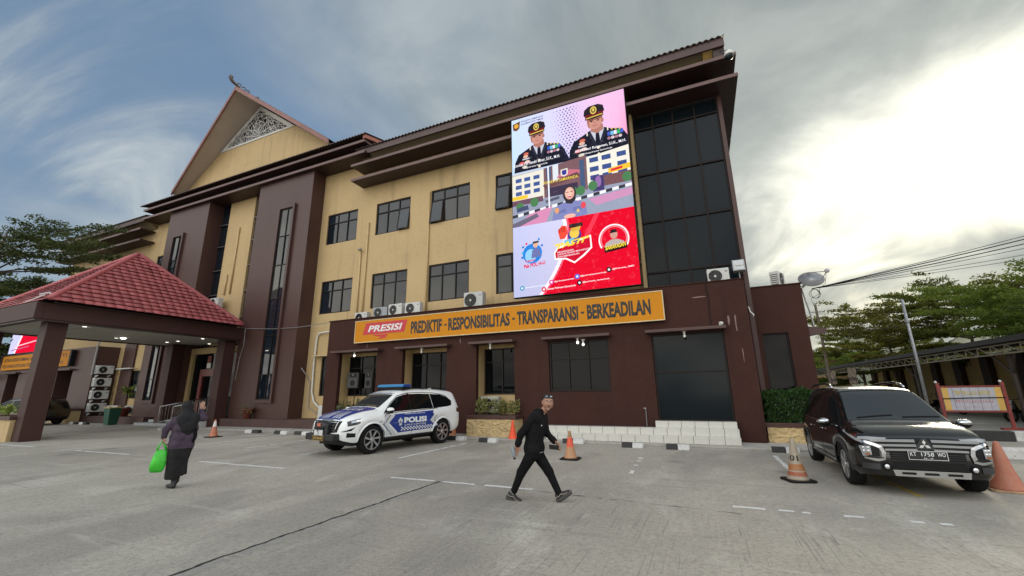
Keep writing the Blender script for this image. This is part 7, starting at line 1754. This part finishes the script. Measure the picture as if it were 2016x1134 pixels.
# kerbed island: black and white blocks
isl = MB(); isl.box(6.0, 26, 18.55, 22.6, 0, .13); tag(isl.build('median_island', CONC, None, bevel=.01), kind='structure')
kt = thing('island_kerb', 'kerb of the island painted in long black and white blocks', 'kerb', (8, 18.4, 0)); xs = [4.2, 6.9, 8.45, 10.0, 11.5, 13]
for i in range(5): MB().box(xs[i]+.01, xs[i+1]-.01, 18.3, 18.545, 0, .30).build('kerb_block', BLK if i in (0, 1, 3) else WHT, kt, bevel=.02)
lk = thing('near_kerb', 'low kerb with flaking white paint at the right edge behind the salmon cone', 'kerb', (6, 14.2, 0)); xs = [4.75, 6.1, 7.7, 9.4, 11]
FLAKE = pm('flaking_white', (.50, .49, .47), .8, .25, 5, .3, 30, dirt=.95, fine=.2)
for i in range(4): MB().box(xs[i]+.008, xs[i+1]-.008, 13.9, 14.35, 0, .24).build('kerb_block', FLAKE, lk, bevel=.03)
t = thing('kerb_stone', 'rounded black kerb stone lying behind the dark van nose', 'kerb', (7, 21, 0)); MB().prism([(-.25, .13), (.25, .13), (.2, .36), (.1, .42), (-.1, .42), (-.2, .36)], 'x', 0, 1).build('stone', BLK, t) if False else MB().prism([(20.7, .13), (21.2, .13), (21.15, .36), (21.05, .42), (20.85, .42), (20.75, .36)], 'x', 6.2, 8.3).build('stone', BLK, t, bevel=.03)
# street notice board on red legs
sb = thing('framed_banner', 'wide framed banner on red steel legs standing on the kerbed island', 'sign', (9, 21, 0)); RS = pm('red_steel', (.22, .035, .028), .5, .15, 3, dirt=.2); Yb = 21.2
for x in (8.05, 9.82): MB().box(x-.045, x+.045, Yb-.04, Yb+.04, .13, 1.78).build('leg', RS, sb); MB().box(x-.32, x+.32, Yb-.12, Yb+.12, .131, .20).build('foot', RS, sb); MB().ball((x-.04, Yb-.02, 1.80), .045, 8).build('finial', WHITEP, sb)
for z in (.72, 1.60): box('cross_bar', 8.10, 9.77, Yb-.035, Yb+.035, z, z+.06, RS, sb)
box('board', 8.12, 9.75, Yb-.02, Yb+.02, .785, 1.595, pm('banner_pale', (.44, .44, .50), .5, .1, 3), sb); box('yellow_edge', 8.125, 8.30, Yb-.03, Yb-.0205, .79, 1.59, pm('board_yellow', (.62, .38, .09), .5), sb); box('yellow_edge', 9.57, 9.745, Yb-.03, Yb-.0205, .79, 1.59, bpy.data.materials['board_yellow'], sb)
PR = [pm('print_red', (.48, .17, .18), .5), pm('print_yellow', (.50, .38, .07), .5), pm('print_pale', (.50, .42, .44), .5)]
text_xz('TERTIB LALU LINTAS', 8.45, 9.45, 1.33, 1.47, Yb-.024, PR[1], sb, bold=.03); text_xz('PENGADUAN', 8.45, 9.45, 1.04, 1.15, Yb-.024, PR[0], sb, bold=.0); text_xz('LAYANAN MASYARAKAT', 8.42, 9.48, .87, .96, Yb-.024, PR[2], sb, bold=.02)
for k in range(5): box('pocket_seam', 8.42+.24*k, 8.428+.24*k, Yb-.026, Yb-.0205, .80, 1.58, pm('seam_dark', (.10, .10, .13), .6) if k == 0 else bpy.data.materials['seam_dark'], sb)
MB().tube([(8.1, Yb-.05, 1.20), (8.9, Yb-.05, 1.225), (9.8, Yb-.05, 1.235)], .018, 6).build('strap', BLACK, sb)
# posts
t = thing('lamp_post', 'pale grey steel post rising in front of the trees by the canopy', 'post', (10.2, 28.0, 0)); MB().tube([(10.1, 28, 0), (10.1, 28, 3.2), (10.08, 28, 6.1)], [.075, .068, .058], 10).build('pole', GALV, t, smooth=True); MB().lathe([(.10, 4.9), (.10, 5.0)], (10.085, 28, 0), 'z', 10).build('collar', GREY, t)
t = thing('power_pole', 'thin wooden power pole beyond the satellite dish', 'pole', (10.5, 46, 0)); MB().tube([(10.6, 47, 0), (10.55, 47, 9.3)], [.13, .10], 8).build('pole', pm('pole_wood', (.16, .13, .10), .8), t); MB().box(10.0, 11.2, 46.95, 47.05, 8.5, 8.62).build('cross_arm', GREY, t)
rf_ = thing('red_roof_house', 'small house with a red roof beyond the far end of the canopy', 'house', (13, 66, 0)); box('wall', 10, 17, 66, 70, 0, 4.2, CREAM, rf_); MB().prism([(65.4, 4.2), (70.6, 4.2), (68, 5.6)], 'x', 9.5, 17.5).build('roof', pm('far_red_roof', (.20, .05, .04), .7), rf_)
# wires
def wire(name, label, a, b, sag, r):
    t = thing(name, label, 'wire', a, group='overhead wires'); A, B_ = Vector(a), Vector(b); MB().tube([A.lerp(B_, i/24)-Vector((0, 0, sag*4*(i/24)*(1-i/24))) for i in range(25)], r, 5).build('wire', BLACK, t)
W0 = (3.9, 17.4, 5.05)
for i, (z, y, sg, r, lb) in enumerate(((13.2, 24, .5, .010, 'highest of the overhead wires fanning out from the dish corner'), (12.7, 24, .5, .017, 'thick dark overhead cable fanning out from the dish corner'), (12.3, 24, .6, .016, 'second thick overhead cable fanning out from the dish corner'), (11.6, 24, .6, .009, 'thin overhead wire below the thick cables'), (10.9, 24, .7, .008, 'lower thin overhead wire behind the trees'), (10.2, 24, .7, .008, 'lowest overhead wire behind the trees'))):
    wire('overhead_wire', lb, W0, (34, y, z), sg, r)
wire('overhead_wire', 'wire running from the pole to the steel post', (10.5, 47, 7.2), (10.1, 28, 4.8), .4, .015); wire('overhead_wire', 'sagging wire running from the pole behind the post', (10.5, 47, 8.4), (22, 30, 6.8), .7, .015); wire('overhead_wire', 'wire running left from the pole towards the block', (10.5, 47, 8.6), (4.0, 22, 4.6), .3, .012)
# motorcycles under the canopy
def motorcycle(x, y, rz, label, col):
    t = thing('motorcycle', label, 'motorcycle', (x, y, 0), rz, 'motorcycles parked under the canopy', local=True)
    for xx in (-.62, .62):
        pr = [(.26, -.045), (.29, -.03), (.295, 0), (.29, .03), (.26, .045)]; w = MB().lathe(pr+[(.20, .04), (.20, -.04), (.26, -.045)], (xx, 0, .295), 'y', 22, cap=False).build('wheel', RUBBER, t, fix=False)
        s = MB()
        for k in range(5): a = k*1.257; s.tube([(xx, 0, .295), (xx+.2*math.cos(a), 0, .295+.2*math.sin(a))], .014, 5)
        s.build('spoke', RIMM, w)
    MB().prism([(-.75, .62), (-.70, .80), (-.15, .76), (.05, .55), (.30, .55), (.42, .95), (.52, .97), (.50, .55), (.30, .38), (-.30, .36), (-.55, .50)], 'y', -.12, .12).build('fairing', col, t, bevel=.04)
    MB().prism([(-.72, .80), (-.70, .87), (-.30, .84), (.0, .80), (.02, .74), (-.2, .75)], 'y', -.13, .13).build('seat', BLACK, t, bevel=.03)
    MB().tube([(.62, 0, .295), (.44, 0, .98)], .035, 6).build('fork', GREY, t); MB().tube([(.40, -.34, 1.03), (.46, 0, 1.0), (.40, .34, 1.03)], .018, 6).build('handlebar', BLACK, t)
    MB().ball((.52, 0, .88), .09, 8).build('headlight', LENS, t, smooth=True); MB().tube([(-.1, -.13, .32), (-.85, -.15, .42)], .045, 8).build('exhaust', GREY, t)
    for s in (-1, 1): MB().tube([(.42, s*.26, 1.03), (.40, s*.34, 1.16)], .008, 4).ball((.40, s*.36, 1.18), .05, 6, sc=(.4, 1, .7)).build('mirror', BLACK, t)
BLU = pm('bike_blue', (.03, .05, .10), .3); RED_ = pm('bike_red', (.12, .012, .012), .3)
for i, (x, y, lb, c) in enumerate(((13.2, 26.0, 'dark motorcycle just right of the framed banner', XBLK), (13.4, 24.6, 'dark blue motorcycle at the right edge under the canopy', BLU), (13.3, 27.6, 'black motorcycle behind the right leg of the framed banner', XBLK), (13.3, 34.0, 'red motorcycle deep under the canopy behind the van roof', RED_), (13.3, 36, 'black motorcycle deep under the canopy left of the red one', XBLK))): motorcycle(x, y, R(185+6*i), lb, c)
t = thing('person', 'seated figure in dark clothes under the canopy at the right edge', 'person', (0, 0, 0)) if False else None
# ---------------------------------------------------------------- trees with layered, feathery crowns
BARK = pm('bark', (.085, .065, .048), .9, .25, 4, .5, 20)
def tree(name, label, base, H, spread, tiers, mat, seed, leaf=.16, per=10, group=None, lean=(0, 0), start=.30, cover=None, nb=7, flat=.10, cat='tree'):
    rg = np.random.default_rng(seed); t = thing(name, label, cat, base, group=group); b = np.array(base, float); wood = MB(); pts = []; dirs = []
    top = b+np.array([lean[0], lean[1], H]); K = 9
    tr = [b+(top-b)*(i/(K-1))+np.array([rg.normal(0, .012*H), rg.normal(0, .012*H), 0])*(0 if i == 0 else 1) for i in range(K)]
    wood.tube([tuple(p) for p in tr], [max(.02, .024*H*(1-.88*i/(K-1))) for i in range(K)], 8)
    def at_(f): q = f*(K-1); i = min(int(q), K-2); return tr[i]+(tr[i+1]-tr[i])*(q-i)
    for k in range(tiers):
        f = start+(1-start)*(k+.2)/tiers; n = nb+int(rg.integers(-1, 2)); prof = math.sin(math.pi*min(1, .28+.72*(1-(f-start)/(1-start))))**.7 if cover is None else cover((f-start)/(1-start))
        for j in range(n):
            a = 2*math.pi*(j+rg.uniform(-.3, .3))/n+k*1.1; L = spread*prof*rg.uniform(.62, 1.12); up = rg.uniform(.02, .30)+.25*((f-start)/(1-start))
            o = at_(min(.99, f+rg.uniform(-.03, .03))); d = np.array([math.cos(a), math.sin(a), 0]); m = 7; P_ = []
            for i in range(m+1):
                s = i/m; P_.append(o+d*L*s+np.array([0, 0, L*(up*s-.10*s*s)])+rg.normal(0, .018*L, 3)*s)
            wood.tube([tuple(p) for p in P_], [max(.008, .010*H*(1-f*.7)*(1-.86*i/m)) for i in range(m+1)], 5)
            for i in range(2, m+1):
                for sd in (-1, 1):
                    if rg.random() < .12: continue
                    l2 = L*.42*(1-.55*i/m)*rg.uniform(.6, 1.25); ang = a+sd*rg.uniform(.5, 1.15); d2 = np.array([math.cos(ang), math.sin(ang), rg.uniform(-.05, .22)]); q0 = P_[i]; nn = max(3, int(l2/(.16)))
                    wood.tube([tuple(q0), tuple(q0+d2*l2*.5+rg.normal(0, .02, 3)), tuple(q0+d2*l2)], .008, 3, cap=False)
                    for s in np.linspace(.12, 1.05, nn):
                        c = q0+d2*l2*s
                        pts.append(c+rg.normal(0, 1, (per, 3))*np.array([.13, .13, flat*.55])*(1+.25*spread/4)+np.array([0, 0, .02])); dirs.append(np.tile(d2, (per, 1)))
    wood.build('trunk', BARK, t, smooth=True, fix=False)
    pts = np.concatenate(pts); dirs = np.concatenate(dirs); o = leaves('crown', pts, leaf, t, mat, 2.3, .6, dirs, .75, seed); tag(o, kind='stuff'); return len(pts)
LF1 = leafmat('tree_leaf_green', (.030, .048, .012), (.16, .18, .034), trans=.55); LF2 = leafmat('tree_leaf_olive', (.050, .056, .014), (.22, .215, .046), trans=.55); LF3 = leafmat('tree_leaf_left', (.022, .040, .013), (.12, .145, .042), trans=.4); LF4 = leafmat('tree_leaf_bright', (.05, .09, .014), (.20, .26, .045), trans=.5)
G_ = 'trees behind the parking canopy'; tot = 0
tot += tree('tree', 'olive layered tree nearest the satellite dish behind the canopy', (15.2, 46.5, 0), 7.7, 5.4, 6, LF2, 1, .20, 13, G_, (0, 0), .40, nb=7)
tot += tree('tree', 'dense dark tree behind the steel post', (20.0, 45.5, 0), 8.9, 5.4, 6, LF1, 2, .21, 13, G_, (0, 0), .36, nb=7)
tot += tree('tree', 'brighter green spreading tree right of the steel post', (18.6, 34.0, 0), 7.1, 5.2, 5, LF4, 3, .17, 14, G_, (0, 0), .48, nb=8)
tot += tree('tree', 'tree cut by the right edge with long layered boughs', (23.0, 31.0, 0), 8.0, 5.8, 6, LF1, 4, .18, 13, G_, (0, 0), .44, nb=7)
tot += tree('tree', 'olive tree peeking out between the post and the bright tree', (25.5, 47.0, 0), 9.6, 5.2, 6, LF2, 5, .20, 8, G_, (0, 0), .40)
tot += tree('tree', 'low bright shrubby tree below the dish beyond the canopy', (14.0, 62.0, 0), 4.6, 4.0, 4, LF4, 6, .26, 9, G_, (0, 0), .2)
tot += tree('tree', 'distant dark tree beyond the power pole', (20.0, 66.0, 0), 7.0, 6.0, 5, LF1, 7, .32, 9, G_, (0, 0), .25)
tot += tree('tree', 'large layered tree cut by the left edge in front of the left wing', (-42.2, 10.2, 0), 13.0, 5.6, 9, LF3, 8, .18, 14, None, (-.4, .2), .42, nb=6)
tot += tree('tree', 'dark tree beyond the left annex seen under the porch', (-58, 14.6, 0), 9.0, 5.0, 6, LF3, 9, .34, 6, None, (0, 0), .2)
# far hillside wood
rg = np.random.default_rng(21); n = 9000; a = rg.uniform(R(-15), R(70), n); rr = rg.uniform(400, 520, n); hh = 4+30*np.clip((rr-380)/140, 0, 1)+rg.uniform(-3, 6, n)
o = leaves('distant_wood', np.stack([rr*np.sin(a), rr*np.cos(a), hh], 1), 7.5, None, leafmat('far_leaf', (.07, .08, .05), (.14, .15, .08)), 1.5, 1, None, .4, 22); tag(o, 'hazy wooded hillside far beyond the yard', 'woods', kind='stuff')
print('leaf faces', tot)
